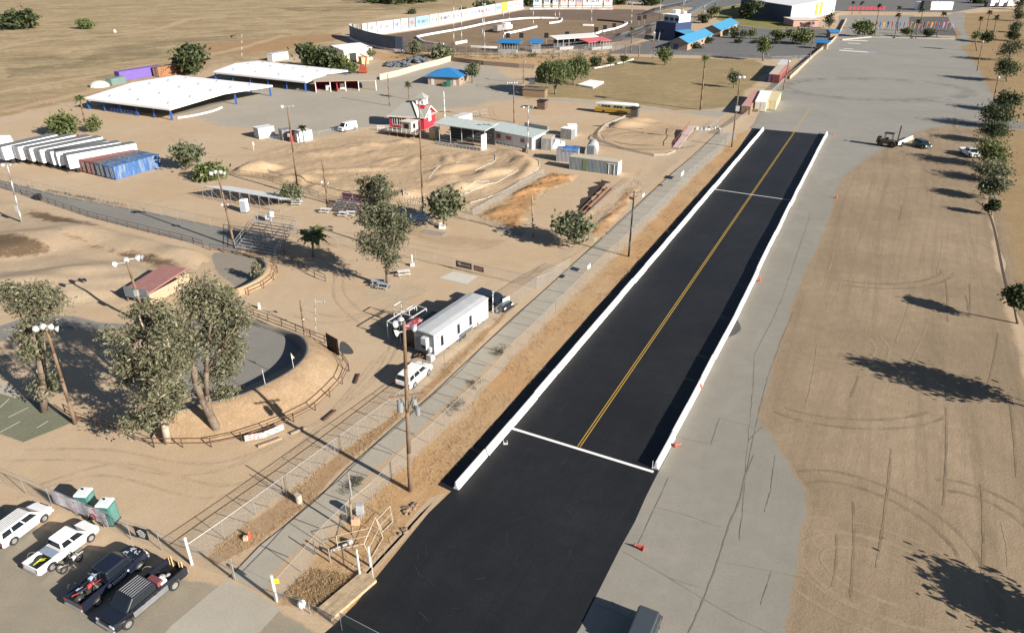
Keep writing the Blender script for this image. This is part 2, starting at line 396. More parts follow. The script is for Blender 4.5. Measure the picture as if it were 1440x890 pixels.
# right of the drag strip
sheet('brown_field', [(1190, 190), (1395, 168), (1390, 215), (1385, 250), (1395, 300), (1400, 330), (1412, 380), (1420, 440), (1440, 500), (1500, 640), (1640, 960), (1000, 1000), (1000, 600)], .004, M_brown, rim=1.2, step=4, jit=.3)
sheet('yellow_verge', [(1402, 330), (1395, 290), (1388, 250), (1392, 175), (1385, 110), (1400, 60), (1425, 30), (1432, 0), (1700, 0), (1700, 600), (1560, 640), (1470, 520), (1425, 420)], .006, M_yellowg, rim=3, step=6, jit=.6)
sheet('parking_lot', [(1056, 180), (1068, 160), (1085, 140), (1103, 122), (1124, 100), (1141, 82), (1166, 60), (1182, 50), (1342, 55), (1352, 66), (1368, 85), (1382, 105), (1394, 128), (1408, 158), (1400, 172), (1350, 172), (1290, 186), (1250, 206), (1205, 235), (1180, 250), (1150, 260)], .017, M_lot, rim=1.8, step=6, jit=.25)
sheet('concrete_apron', [(1150, 205), (1192, 215), (1187, 240), (1172, 300), (1143, 368), (1120, 422), (1102, 480), (1080, 557), (1071, 592), (1085, 607), (1113, 650), (1137, 690), (1140, 722), (1128, 795), (1112, 890), (1095, 990), (700, 990), (780, 860), (1000, 450)], .014, M_apron, rim=.7, step=1.5, jit=.12)
# drag strip
strip = sheet('drag_strip', [(1058, 180.5), (1030, 221), (930, 331), (831, 441), (720, 567), (614, 683), (635, 691), (603, 721), (571, 760), (534, 806), (500, 848), (470, 877), (440, 905), (400, 960), (760, 960), (816, 883), (872, 771), (924, 666), (1033, 449), (1146, 225), (1163, 190)], .022, M_black, step=3, jit=.05)
mk = MB()
def yl(a, b, off, w, mb, z=.028, n=12):
    A, B = G(*a), G(*b); d = (B - A).normalized(); nr = Vector((-d.y, d.x, 0)) * off
    ribbon(mb, [A + nr + (B - A) * i / n for i in range(n + 1)], w, z)
yl((814, 628), (1118, 184.6), .13, .10, mk); yl((814, 628), (1118, 184.6), -.13, .10, mk)
o = mk.build('yellow_lane_marking', PYEL, fix=False); o['kind'] = 'structure'
mk = MB(); yl((719, 602), (919, 663.5), 0, .34, mk); yl((1003.5, 266.3), (1113, 282), 0, .22, mk)
o = mk.build('white_lane_marking', PWHITE, fix=False); o['kind'] = 'structure'
mk = MB(); yl((1119, 183), (1140, 152), .3, .16, mk, .03); yl((1119, 183), (1136, 156), -.3, .14, mk, .03)
o = mk.build('faded_lane_marking', PFADE, fix=False); o['kind'] = 'structure'
# thin scuffs on the fresh asphalt
mk = MB()
for i in range(55):
    u, v = random.uniform(560, 860), random.uniform(640, 880); p = G(u, v)
    if i > 34: p = G(760 + random.uniform(0, 250) + (600 - 450) * 0, random.uniform(420, 600))
    a = random.gauss(math.radians(110), .7); l = random.uniform(.3, 1.6); c = random.uniform(-.25, .25)
    pts = [p + Vector((math.cos(a + c * t) * l * t, math.sin(a + c * t) * l * t, 0)) for t in (0, .33, .66, 1)]
    q = pts[0]; d = Vector((math.cos(STRIP), math.sin(STRIP), 0)); lat = (q - G(814, 628)).dot(Vector((-d.y, d.x, 0)))
    if abs(lat) < 6.6: ribbon(mk, pts, random.uniform(.025, .05), .027)
o = mk.build('tyre_scuffs', mat('scuff', (.034, .035, .036), .8), fix=False); o['kind'] = 'structure'
# cracks and slab joints of the apron
def wig(px, amp, step=.6):
    pts = densify(pline(px), step, 0, False); r = 0
    for i, p in enumerate(pts[1:-1], 1):
        r = .8 * r + random.gauss(0, amp); p.x += r * .5; p.y += r * .2
    return pts
mk = MB()
for px, w, amp in (([(1048, 668), (1040, 700), (1022, 745), (1008, 790), (990, 840), (968, 890)], .13, .1), ([(1060, 640), (1048, 668)], .12, .05),
                   ([(1115, 440), (1098, 480), (1080, 530), (1062, 600), (1048, 668)], .05, .05), ([(922, 713), (960, 723), (1014, 741)], .06, .05),
                   ([(1008, 790), (1045, 795), (1085, 802), (1142, 815)], .06, .05), ([(875, 775), (920, 800), (980, 836), (1035, 868), (1082, 890)], .05, .03),
                   ([(940, 672), (920, 715), (897, 765)], .05, .03), ([(930, 610), (1000, 625), (1012, 588), (1080, 605)], .05, .04), ([(1052, 620), (1072, 600)], .05, .04),
                   ([(940, 812), (985, 826)], .06, .04), ([(833, 848), (870, 862), (900, 880)], .05, .05), ([(1040, 760), (1062, 500), (1100, 420), (1140, 300)], .04, .08),
                   ([(1075, 720), (1083, 690), (1090, 640)], .05, .06), ([(1085, 802), (1070, 850)], .04, .05)):
    pts = wig(px, amp); ribbon(mk, pts, [w * random.uniform(.35, 1.3) for _ in pts], .020)
o = mk.build('pavement_crack', CRACK, fix=False); o['kind'] = 'structure'
sheet('asphalt_spill', [(1032, 447), (1040, 452), (1044, 463), (1036, 471), (1022, 476), (1018, 474)], .020, ground_mat('spill', (.085, .084, .08), (.10, .098, .092), (.06, .06, .058), under='worn_concrete', edge_noise=.4), rim=.35, smooth=4)
# tyre tracks in the brown field
mkd, mkl = MB(), MB()
def arc(mb, c, rx, ry, a0, a1, w, n=40, z=.012, rot=0, two=True):
    C = G(*c)
    for off in ((0, 1.6) if two else (0,)):
        pts = []
        for i in range(n + 1):
            t = a0 + (a1 - a0) * i / n; x, y = (rx + off) * math.cos(t), (ry + off) * math.sin(t)
            pts.append(C + Vector((x * math.cos(rot) - y * math.sin(rot) + random.gauss(0, .03), x * math.sin(rot) + y * math.cos(rot), 0)))
        ribbon(mb, pts, [w * 3.6 * random.uniform(.6, 1.2) for _ in pts], z)
arc(mkd, (1225, 745), 5.0, 7.0, -1.2, 1.5, .12, rot=.7); arc(mkl, (1240, 810), 4.5, 2.6, 0, 5, .11, rot=-.5); arc(mkl, (1240, 812), 7.5, 4.2, -2.5, 2.5, .11, rot=-.5)
arc(mkd, (1390, 745), 3.5, 5, -1.3, 1.4, .12, rot=.3); arc(mkl, (1170, 480), 5, 5, 3.6, 6.4, .11)
arc(mkd, (1200, 560), 9, 4, 3.6, 5.6, .12); arc(mkd, (1210, 365), 12, 9, 4.2, 5.8, .14)
for i in range(20):
    u0, v0 = random.uniform(1110, 1430), random.uniform(300, 880)
    A = G(u0, v0); 
    if A.x < 0: continue
    a = random.gauss(STRIP, .07); l = random.uniform(4, 18)
    pts = [A + Vector((math.cos(a) * l * t + .15 * math.sin(t * 3), math.sin(a) * l * t, 0)) for t in np.linspace(0, 1, 12)]
    ok = all((p - G(1120, 422)).x > 0 or True for p in pts)
    ribbon(random.choice((mkd, mkl, mkd)), pts, [random.uniform(.12, .3) for _ in pts], .012)
def smear(mb, m):
    o = mb.build('tyre_track', m, fix=False); o.data.attributes.new('rim', 'FLOAT', 'POINT').data.foreach_set('value', [.55] * len(o.data.vertices)); o['kind'] = 'structure'
smear(mkd, ground_mat('tyre_smear_dark', (.175, .135, .088), (.16, .122, .08), (.135, .103, .068), edge_noise=1.0, under='brown_field', gm=.3)); smear(mkl, ground_mat('tyre_smear_pale', (.30, .235, .155), (.27, .21, .135), (.24, .185, .12), edge_noise=1.0, under='brown_field', gm=.3))
mkd = MB()                                                         # worn wheel ruts over the dirt yards
for px in ([(20, 640), (140, 640), (280, 660), (400, 620), (520, 540), (560, 470), (560, 430)], [(40, 690), (160, 660), (320, 690), (440, 610), (535, 500)], [(400, 330), (470, 370), (480, 420), (540, 470)], [(240, 190), (300, 220), (420, 215), (330, 250), (200, 290)], [(700, 345), (640, 350), (560, 335), (480, 330)], [(840, 180), (760, 175), (700, 168), (690, 150)], [(420, 440), (470, 450), (520, 440), (600, 410)], [(900, 240), (860, 300), (820, 350), (760, 380)]):
    q = smoothline(pline(px), 8)
    for o_ in (-.85, .85):
        ribbon(mkd, [p + Vector((o_ * .6, o_, 0)) for p in q], [random.uniform(.25, .5) for _ in q], .0042 if px[0][1] < 600 else .0042)
smear(mkd, ground_mat('rut_dirt', (.335, .258, .178), (.35, .27, .185), (.28, .21, .14), edge_noise=1.2, gm=.3))
# rusty verge between the fence and the strip
sheet('weedy_verge', [(1056, 181), (1035, 190), (1003, 224), (973, 249), (915, 312), (869, 357), (836, 388), (781, 442), (720, 502), (646, 583), (605, 623), (560, 660), (520, 692), (484, 738), (452, 770), (422, 808), (388, 848), (430, 862), (500, 870), (540, 806), (640, 690), (720, 572), (835, 445), (940, 331), (1040, 218)], .010, M_rust, rim=.6, step=2.5, jit=.2)
sheet('bare_strip', [(455, 868), (520, 812), (600, 724), (628, 692), (604, 700), (560, 748), (500, 812), (440, 862)], .014, M_tan2, rim=.6, step=2)
# sidewalk with joints
LE = [(1012, 184), (973, 220), (927, 260), (836, 344), (758, 415), (722, 446), (681, 485), (603, 559), (567, 589), (481, 665), (446, 703), (360, 771), (322, 812)]
RE = [(1036, 186), (1000, 222), (930, 291), (851, 354), (765, 442), (720, 480), (625, 571), (560, 632), (524, 660), (484, 713), (431, 758), (383, 806), (372, 832)]
sheet('sidewalk', LE + RE[::-1], .016, M_walk, step=5, jit=.03)
def resample(pts, n):
    d = [0]
    for a, b in zip(pts, pts[1:]): d.append(d[-1] + (b - a).length)
    out = []
    for k in range(n):
        t = d[-1] * k / (n - 1); i = max(j for j in range(len(d)) if d[j] <= t + 1e-9); i = min(i, len(pts) - 2)
        f = (t - d[i]) / max(1e-9, d[i + 1] - d[i]); out.append(pts[i].lerp(pts[i + 1], f))
    return out
mk = MB(); lp, rp = resample(pline(LE), 46), resample(pline(RE), 46)
for a, b in zip(lp[1:-1], rp[1:-1]): ribbon(mk, [a, b], .07, .021)
ribbon(mk, lp, .12, .021)
# the sandy walk on the other side of the wire fence
W1 = [(555, 537), (470, 602), (383, 665), (300, 722), (238, 766)]; W2 = [(610, 545), (540, 600), (470, 645), (418, 683), (337, 744), (285, 784)]
sheet('sandy_walk', W1 + W2[::-1], .010, M_dustywalk, rim=.5, step=3)
wl, wr = resample(pline(W1), 14), resample(pline(W2), 14)
for a, b in zip(wl[:-1], wr[:-1]): ribbon(mk, [a, b], .06, .0135)
ribbon(mk, wl, .10, .0135)
o = mk.build('pavement_joint', JOINT, fix=False); o['kind'] = 'structure'
# middle and back
sheet('dusty_lot', [(180, 150), (250, 168), (300, 180), (345, 186), (372, 200), (440, 196), (500, 188), (545, 178), (600, 162), (700, 146), (740, 141), (840, 150), (960, 164), (1025, 172), (1068, 170), (1086, 142), (1040, 150), (960, 150), (850, 136), (770, 128), (730, 112), (705, 94), (610, 80), (540, 86), (500, 98), (380, 118), (240, 142)], .008, M_midlot, rim=5, step=8, jit=.8)
sheet('dirt_lane', [(1010, 186), (1030, 172), (1062, 160), (1090, 120), (1110, 100), (1090, 96), (1058, 130), (1020, 160), (985, 186), (930, 225), (890, 255), (830, 310), (780, 360), (800, 362), (920, 262)], .010, M_tan2, rim=1.5, step=6, jit=.4)
sheet('dry_lawn', [(735, 140), (720, 126), (790, 92), (840, 84), (890, 80), (1000, 82), (1064, 85), (1088, 96), (1060, 124), (1030, 152), (1000, 156), (950, 156), (850, 143), (790, 138)], .012, M_lawn, rim=2.5, step=6, jit=.6)
sheet('back_parking_lot', [(850, 76), (900, 60), (985, 44), (1035, 30), (1105, 38), (1180, 42), (1180, 52), (1166, 60), (1142, 82), (1086, 84), (1000, 79), (915, 77)], .014, M_farasph, rim=.6)
sheet('green_lawn', [(1005, 28), (1012, 12), (1050, 4), (1125, 40), (1090, 42), (1040, 36)], .018, M_green, rim=2, step=8)
sheet('road', [(700, -16), (1000, 14), (1060, 8), (1170, 16), (1340, 18), (1400, 8), (1700, 14), (1700, -30), (700, -30)], .012, M_farasph, rim=1)
sheet('concrete_plaza', [(1178, 50), (1180, 22), (1285, 22), (1280, 48), (1345, 54), (1352, 50), (1332, 22), (1342, 18), (1358, 18), (1356, 40), (1366, 62), (1350, 66)], .020, M_lot, rim=.8)
sheet('dark_lot', [(1279, 24), (1333, 24), (1346, 51), (1277, 49)], .030, mat('dark_asphalt', (.085, .082, .078), .9, var=.15, scale=.1))
sheet('brown_verge', [(1350, 20), (1425, 16), (1426, 60), (1412, 110), (1412, 160), (1385, 150), (1372, 110), (1350, 70), (1340, 45)], .0155, M_yellowg, rim=2)
sheet('side_road', [(1346, 170), (1400, 168), (1470, 172), (1700, 176), (1700, 190), (1440, 183), (1345, 180)], .020, M_path, rim=.8)
mk = MB()
for a, b, w in (((1184, 57), (1220, 58), 2.2), ((1192, 61), (1210, 62), 1.4), ((1180, 71), (1222, 74), 2.2), ((1186, 69), (1200, 69.5), 1.2)): ribbon(mk, densify(pline([a, b]), 3, 0, False), w, .026)
o = mk.build('white_ground_marking', PWHITE, fix=False); o['kind'] = 'structure'
mk = MB(); ribbon(mk, pline([(1221, 74), (1232, 74)]), 3.2, .026); o = mk.build('blue_ground_marking', mat('blue_paint_faded', (.22, .30, .42), .8), fix=False); o['kind'] = 'structure'
# skid ring on the big lot
mk = MB(); C = G(1230, 125)
M_ring = ground_mat('skid_ring', (.15, .146, .13), (.165, .16, .145), (.14, .135, .12), under='old_asphalt', edge_noise=.7, holes=(.18, .42), rough=.85)
po = [C + Vector((34 * math.cos(t), 24 * math.sin(t), 0)) for t in np.linspace(0, 2 * math.pi, 80, endpoint=False)]
pi_ = [C + Vector((25 * math.cos(t), 14 * math.sin(t), 0)) for t in np.linspace(0, 2 * math.pi, 80, endpoint=False)]
vs = []; fs = []; at = []
for k, r in enumerate((0, .35, .65, 1)):
    for a, b in zip(po, pi_): vs.append(tuple(a.lerp(b, r))[:2] + (.018,)); at.append(0. if k in (0, 3) else .62)
for k in range(3):
    for i in range(80): fs.append((k * 80 + i, k * 80 + (i + 1) % 80, (k + 1) * 80 + (i + 1) % 80, (k + 1) * 80 + i))
me = bpy.data.meshes.new('skid_marks'); me.from_pydata(vs, [], fs); me.attributes.new('rim', 'FLOAT', 'POINT').data.foreach_set('value', at); me.materials.append(M_ring)
o = bpy.data.objects.new('skid_marks', me); COL.objects.link(o); o['kind'] = 'structure'
# left side
sheet('asphalt_path', [(-120, 232), (0, 253), (88, 275), (141, 285), (215, 299), (300, 317), (350, 327), (340, 356), (298, 350), (286, 347), (217, 330), (126, 307), (60, 284), (0, 265), (-120, 240)], .010, M_path, rim=.5, step=4)
sheet('asphalt_bend', [(-60, 470), (0, 457), (30, 447), (75, 443), (105, 443), (140, 452), (185, 455), (230, 452), (300, 440), (345, 452), (410, 470), (425, 490), (410, 515), (330, 555), (240, 560), (260, 500), (175, 466), (105, 464), (60, 462), (0, 482), (-60, 498)], .012, M_path, rim=.5, step=3)
sheet('asphalt_patch', [(300, 354), (366, 364), (366, 386), (334, 404), (318, 396), (300, 380)], .012, ground_mat('pale_asphalt', (.25, .22, .175), (.23, .205, .17), (.19, .165, .13), edge_noise=.5), rim=.6, smooth=3)
sheet('green_court', [(-80, 560), (0, 552), (45, 560), (112, 590), (85, 602), (60, 612), (32, 623), (0, 612), (-80, 590)], .012, M_court, rim=.3, step=2)
sheet('concrete_pad', [(-60, 540), (0, 536), (30, 552), (22, 560), (0, 553), (-60, 562)], .016, M_walk, step=2)
mk = MB()
for a, b in (((12, 587), (40, 573)), ((0, 608), (28, 593)), ((52, 602), (68, 592)), ((0, 573), (13, 561))): ribbon(mk, pline([a, b]), .12, .02)
o = mk.build('court_marking', mat('faded_court_paint', (.45, .47, .38), .8), fix=False); o['kind'] = 'structure'
sheet('front_parking_lot', [(-200, 690), (0, 712), (30, 730), (110, 762), (200, 790), (262, 808), (330, 822), (400, 855), (470, 900), (440, 980), (-300, 980)], .010, M_park, rim=.5, step=3, jit=.2)
sheet('parking_driveway', [(318, 815), (345, 826), (395, 856), (300, 960), (180, 960), (240, 880)], .013, M_walk, step=4)
sheet('concrete_slab', [(617, 391), (637, 382), (672, 389), (656, 400)], .03, mat('pale_concrete', (.46, .44, .39), .85, var=.06))
sheet('worn_ground', [(500, 425), (520, 400), (590, 395), (610, 410), (560, 425)], .006, M_tan2, rim=1.5, step=3, jit=.3)
sheet('worn_ground', [(560, 300), (620, 330), (720, 336), (690, 350), (600, 345), (540, 318)], .0065, ground_mat('orange_dirt', (.34, .24, .145), (.35, .265, .175), (.30, .205, .12), edge_noise=1.2), rim=1.5, step=3, jit=.3)
M_ofill = ground_mat('orange_weeds', (.40, .21, .085), (.35, .21, .10), (.25, .125, .055), grain=1.5, speck=(.38, .27, .16), speck_amt=.5, edge_noise=1.1)
sheet('dark_pit', [(800, 302), (815, 285), (832, 262), (846, 250), (852, 256), (834, 280), (818, 304), (806, 312)], .014, mat('dark_soil', (.03, .022, .016), .95), rim=0, step=1.2, jit=.5)  # narrow near black sheet laid in the pit
# weeds between the wire fence and the sidewalk
V1 = [(575, 562), (540, 590), (470, 640), (418, 682), (337, 744), (306, 768), (285, 788), (300, 800), (360, 768), (446, 700), (481, 662), (567, 586), (603, 556), (690, 470), (730, 425), (715, 432), (640, 500)]
sheet('weedy_verge', V1, .0145, ground_mat('weed_strip', (.31, .20, .11), (.34, .245, .15), (.19, .10, .05), grain=1.5, edge_noise=.9, speck=(.21, .11, .05), speck_amt=.6), rim=.5, step=2, jit=.1)
# ================================================================ trees
def quads(cent, size, aspect=1.6, up=0.0, droop=0.0, rng=RNG):
    n = len(cent); cent = np.asarray(cent, float)
    d = rng.normal(size=(n, 3)); d[:, 2] = d[:, 2] * (1 - droop) - droop * 1.6; d /= np.linalg.norm(d, axis=1)[:, None]
    e = rng.normal(size=(n, 3)); e -= (e * d).sum(1)[:, None] * d; e /= np.linalg.norm(e, axis=1)[:, None]
    s = size * rng.uniform(.35, 1.6, size=(n, 1)); a = d * s * aspect * .5; b = e * s * .5
    v = np.stack([cent - a, cent + b, cent + a, cent - b], 1).reshape(-1, 3)
    return v
def leaf_mesh(name, v, m):
    n = len(v) // 4; me = bpy.data.meshes.new(name)
    me.vertices.add(len(v)); me.vertices.foreach_set('co', v.astype(np.float32).ravel())
    me.loops.add(len(v)); me.loops.foreach_set('vertex_index', np.arange(len(v), dtype=np.int32))
    me.polygons.add(n); me.polygons.foreach_set('loop_start', np.arange(0, len(v), 4, dtype=np.int32)); me.polygons.foreach_set('loop_total', np.full(n, 4, np.int32))
    me.materials.append(m); me.update(); me.validate()
    return me
L_EUC = leaf_mat('eucalyptus_leaf', (.085, .088, .05), (.15, .15, .09), (.26, .24, .155))
L_OAK = leaf_mat('dark_leaf', (.024, .036, .014), (.05, .066, .026), (.09, .105, .042))
L_GRN = leaf_mat('mid_leaf', (.06, .085, .028), (.11, .138, .045), (.18, .19, .075))
L_PEP = leaf_mat('pepper_leaf', (.05, .075, .025), (.095, .12, .045), (.15, .165, .07))
L_GRY = leaf_mat('grey_leaf', (.07, .085, .045), (.125, .138, .078), (.21, .21, .125))
L_DRY = leaf_mat('dry_leaf', (.33, .21, .11), (.42, .30, .17), (.50, .39, .24))
L_PALM = leaf_mat('palm_leaf', (.05, .065, .02), (.10, .115, .035), (.17, .16, .07))
L_PALMD = leaf_mat('dark_palm_leaf', (.028, .036, .016), (.055, .062, .03), (.09, .09, .045))
def limbs(mb, segs):
    for a, b, r0, r1 in segs: mb.cyl(a, b, r0, r1, 7, 0, True)
def crown_points(blobs, nclump, per, csize, hollow=.55, rng=RNG, flat=.75):
    """leaf clumps spread through ellipsoids (x,y,z,rx,ry,rz); each clump is a small cloud of leaves"""
    vol = np.array([b[3] * b[4] * b[5] for b in blobs]); pr = vol ** .75 / (vol ** .75).sum(); out = []; cl = []
    for k in rng.choice(len(blobs), nclump, p=pr):
        x, y, z, rx, ry, rz = blobs[k]; d = rng.normal(size=3); d /= np.linalg.norm(d)
        r = (hollow + (1 - hollow) * rng.random()) * (1 + .12 * rng.normal())
        c = np.array([x + d[0] * rx * r, y + d[1] * ry * r, z + d[2] * rz * r]); cl.append(c)
        s = csize * rng.uniform(.55, 1.4); p = rng.normal(size=(int(per * rng.uniform(.5, 1.4)), 3)) * s * .5; p[:, 2] *= flat
        out.append(c + p)
    return np.concatenate(out), cl
def tree_from(name, label, cat, loc, blobs, trunk, m, nclump, per, csize, leaf, bark=BARK, group=None, droop=0., hollow=.55, twigs=10, aspect=1.7, extra=None):
    t = thing(name, label, cat, loc, 0, group)
    rng = np.random.default_rng(int(abs(loc[0] * 13 + loc[1] * 7)) + 3)
    pts, cl = crown_points(blobs, nclump, per, csize, hollow, rng)
    pts = pts[pts[:, 2] > .15]
    v = quads(pts, leaf, aspect, droop=droop, rng=rng)
    if extra is not None: v = np.concatenate([v, extra])
    o = bpy.data.objects.new('crown', leaf_mesh('crown', v, m)); COL.objects.link(o); o.parent = t
    if trunk:
        mb = MB(); limbs(mb, trunk); ends = [s[1] for s in trunk]
        for i in range(twigs):
            c = cl[int(rng.integers(len(cl)))]; a = min(ends, key=lambda e: (Vector(e) - Vector(c)).length)
            mid = (Vector(a) + Vector(c)) / 2 + Vector(rng.normal(size=3) * .15 * csize)
            r = trunk[-1][3]; mb.cyl(a, mid, r * .8, r * .5, 5, 0, False); mb.cyl(mid, c, r * .5, r * .2, 5, 0, False)
        mb.build('trunk', bark, t, smooth=True)
    return t
def round_blobs(h, rx, rz, n=7, lift=.0, rng=None):
    rng = rng or RNG; zc = h - rz; B = [(0, 0, zc, rx * .75, rx * .75, rz * .85)]
    for i in range(n):
        a = 2 * math.pi * i / n + rng.random(); e = rng.uniform(-.5, .75); rr = rng.uniform(.28, .62)
        B.append((math.cos(a) * rx * (.45 + .3 * rng.random()), math.sin(a) * rx * .58, zc + e * rz * .7, rx * rr, rx * rr, rz * rr))
    return B
def simple_trunk(h, rz, r, lean=0.):
    zc = h - rz * 1.3
    a = (0, 0, -.1); b = (lean, 0, max(.6, zc * .8)); S_ = [(a, b, r, r * .7)]
    for k in range(4):
        t = k * 1.6 + .3; S_.append((b, (lean + math.cos(t) * rz * .6, math.sin(t) * rz * .6, h - rz * .9 + .3 * k), r * .6, r * .3))
    return S_
def tree(px, cpx, rpx, label, m=L_OAK, name='tree', cat='tree', nclump=60, per=26, leaf=None, group=None, bark=BARK, droop=0., n=7, hollow=.5):
    """px = foot of the trunk, cpx = crown centre, rpx = crown half width and half height, all in photo pixels"""
    p = G(*px); base = TOP(px[0], px[1], cpx[0], cpx[1]); d = base.y * CP - (base.z - CAMH) * SP; k = d / F_
    rx, rz = rpx[0] * k, max(rpx[1] * k * 1.05, .3)
    zc = base.z; h = zc + rz; dx = base.x - p.x
    B = [(b[0] + dx, b[1], b[2], b[3], b[4], b[5]) for b in round_blobs(h, rx, rz, n)]
    tr = simple_trunk(h, rz, max(.06, .035 * h), dx) if zc - rz > .2 else simple_trunk(h, rz, .05 * h, dx)
    return tree_from(name, label, cat, p, B, tr, m, nclump, per, rx * .55, leaf or max(.16, rx * .16), bark, group, droop, twigs=6, hollow=hollow)
GR = 'trees in the row along the right edge of the lot'
for i, (px, c, r, m, lab) in enumerate([
    ((1432, 455), (1430, 418), (16, 19), L_OAK, 'dark green tree at the right photo edge beside a long shadow on brown dirt'),
    ((1395, 303), (1397, 289), (8, 11), L_GRY, 'small sparse bush with dry stalks beside the brown field, nearest of the row'),
    ((1391, 281), (1397, 263), (19, 12), L_GRY, 'pale grey green tree on a thin trunk in front of the dark row'),
    ((1393, 254), (1394, 240), (21, 12), L_GRY, 'low silvery green bushy tree touching the tree behind the white pickup'),
    ((1398, 234), (1396, 214), (23, 22), L_GRN, 'broad mid green tree beside the parked white pickup'),
    ((1397, 200), (1398, 185), (19, 14), L_OAK, 'dark rounded tree just before the side road joins the lot'),
    ((1402, 178), (1402, 162), (24, 14), L_OAK, 'wide dark olive tree beyond the side road'),
    ((1417, 157), (1417, 141), (16, 12), L_OAK, 'round dark green tree with clear dry ground around it beside the lamp post'),
    ((1416, 115), (1417, 95), (17, 13), L_OAK, 'dark green tree with a visible trunk on dry ground right of the big lot'),
    ((1421, 86), (1422, 68), (16, 13), L_OAK, 'dark tree directly behind the one with the visible trunk'),
    ((1425, 58), (1425, 50), (9, 8), L_GRN, 'slim green tree above the two largest trees of the row'),
    ((1427, 46), (1428, 38), (8, 8), L_OAK, 'small dark tree in the far part of the row, below the bright tall one'),
    ((1432, 30), (1432, 22), (8, 9), L_GRN, 'far green tree of the row level with the white trucks'),
    ((1434, 14), (1434, 5), (9, 9), L_OAK, 'farthest tree of the row, at the top right corner')]):
    tree(px, c, (r[0] * .86, r[1] * .88), lab, L_OAK if i not in (2, 3, 4, 8) else m, group=GR, nclump=72 if i < 9 else 50, per=46, leaf=.24 + .05 * (i > 5), bark=BARK)
# trees right of the picture that throw the long shadows over the brown dirt
def shadow_tree(base, tip, label, rx=2.6):
    A, T_ = G(*base), G(*tip); h = (T_ - A).length * math.tan(SUN_EL)
    tree_from('tree', label, 'tree', A, round_blobs(h, rx, h * .4), simple_trunk(h, h * .4, .18), L_OAK, 80, 40, 1.2, .28, group=GR)
shadow_tree((1500, 588), (1226, 502), 'tree beyond the right edge that throws the widest shadow on the brown field')
shadow_tree((1545, 905), (1330, 806), 'tree beyond the right edge that throws the lowest shadow on the brown field', 2.3)
for b, t in (((1462, 208), (1290, 203)),): pass
OT = 'scattered trees and bushes of the fairground'
for px, c, r, m, lab, nm in [
    ((624, 318), (624, 287), (23, 15), L_GRY, 'small grey green tree on a pale trunk in front of the white edged dirt track', 'tree'),
    ((809, 344), (806, 319), (23, 18), L_GRY, 'round olive tree beside the orange weedy pit', 'tree'),
    ((262, 239), (261, 217), (18, 12), L_GRY, 'small round tree right of the blue containers', 'tree'),
    ((296, 252), (296, 242), (17, 11), L_GRN, 'green bush behind the long bleachers seen from the back', 'bush'),
    ((408, 286), (408, 272), (13, 11), L_GRY, 'small bush at the end of the long bleachers', 'bush'),
    ((87, 190), (87, 176), (18, 14), L_GRN, 'bright green bushy tree behind the white trailers', 'tree'),
    ((130, 186), (130, 172), (8, 13), L_GRN, 'narrow small tree beside the palm left of the white canopy', 'tree'),
    ((268, 104), (266, 84), (21, 16), L_OAK, 'dark spreading tree behind the nearer white canopy', 'tree'),
    ((24, 41), (24, 30), (20, 12), L_OAK, 'large dark bush alone in the dry field at the top left', 'bush'),
    ((120, 41), (120, 35), (9, 6), L_GRN, 'small round bush alone in the dry field', 'bush'),
    ((440, 96), (440, 81), (18, 15), L_OAK, 'left dark tree of the clump beside the cream warehouse', 'tree'),
    ((458, 97), (460, 82), (16, 14), L_OAK, 'middle dark tree of the clump beside the cream warehouse', 'tree'),
    ((478, 100), (479, 89), (11, 10), L_GRN, 'right green tree of the clump beside the cream warehouse', 'tree'),
    ((494, 104), (494, 96), (8, 7), L_GRN, 'small green bush below the corner of the farther white canopy', 'bush'),
    ((519, 84), (519, 74), (7, 7), L_GRY, 'grey green tree against the cream warehouse wall', 'tree'),
    ((664, 117), (664, 99), (9, 10), L_GRY, 'thin young tree right of the blue roofed restroom', 'tree'),
    ((580, 77), (582, 68), (8, 11), L_GRY, 'straggly bush by the dark panels of the speedway fence', 'bush'),
    ((616, 82), (620, 74), (14, 8), L_GRY, 'wide scrubby bush on the speedway bank', 'bush'),
    ((746, 80), (748, 84), (8, 7), L_OAK, 'dark bush on the bank left of the weeping tree', 'bush'),
    ((839, 94), (839, 87), (7, 6), L_OAK, 'left ball shaped tree beside the lawn kerb', 'tree'),
    ((858, 95), (859, 84), (5, 6), L_OAK, 'middle ball shaped tree beside the lawn kerb', 'tree'),
    ((877, 92), (877, 82), (5, 5), L_OAK, 'right ball shaped tree beside the lawn kerb', 'tree'),
    ((935, 92), (935, 77), (9, 10), L_GRN, 'green tree at the lawn corner before the blue roofed building', 'tree'),
    ((1073, 86), (1074, 64), (9, 13), L_GRN, 'tall green tree on the kerb between the lawn and the back lot', 'tree'),
    ((1032, 124), (1032, 108), (7, 11), L_GRY, 'dark young tree on the lawn beside the lamp pole', 'tree'),
    ((498, 17), (580, 18), (5, 3), L_OAK, 'tiny round bush on the dry field above the billboards', 'bush')]:
    tree(px if nm != 'bush' or px[0] != 498 else (580, 20), c, r, lab, m, name=nm, cat=nm, group=OT, nclump=60, per=28)
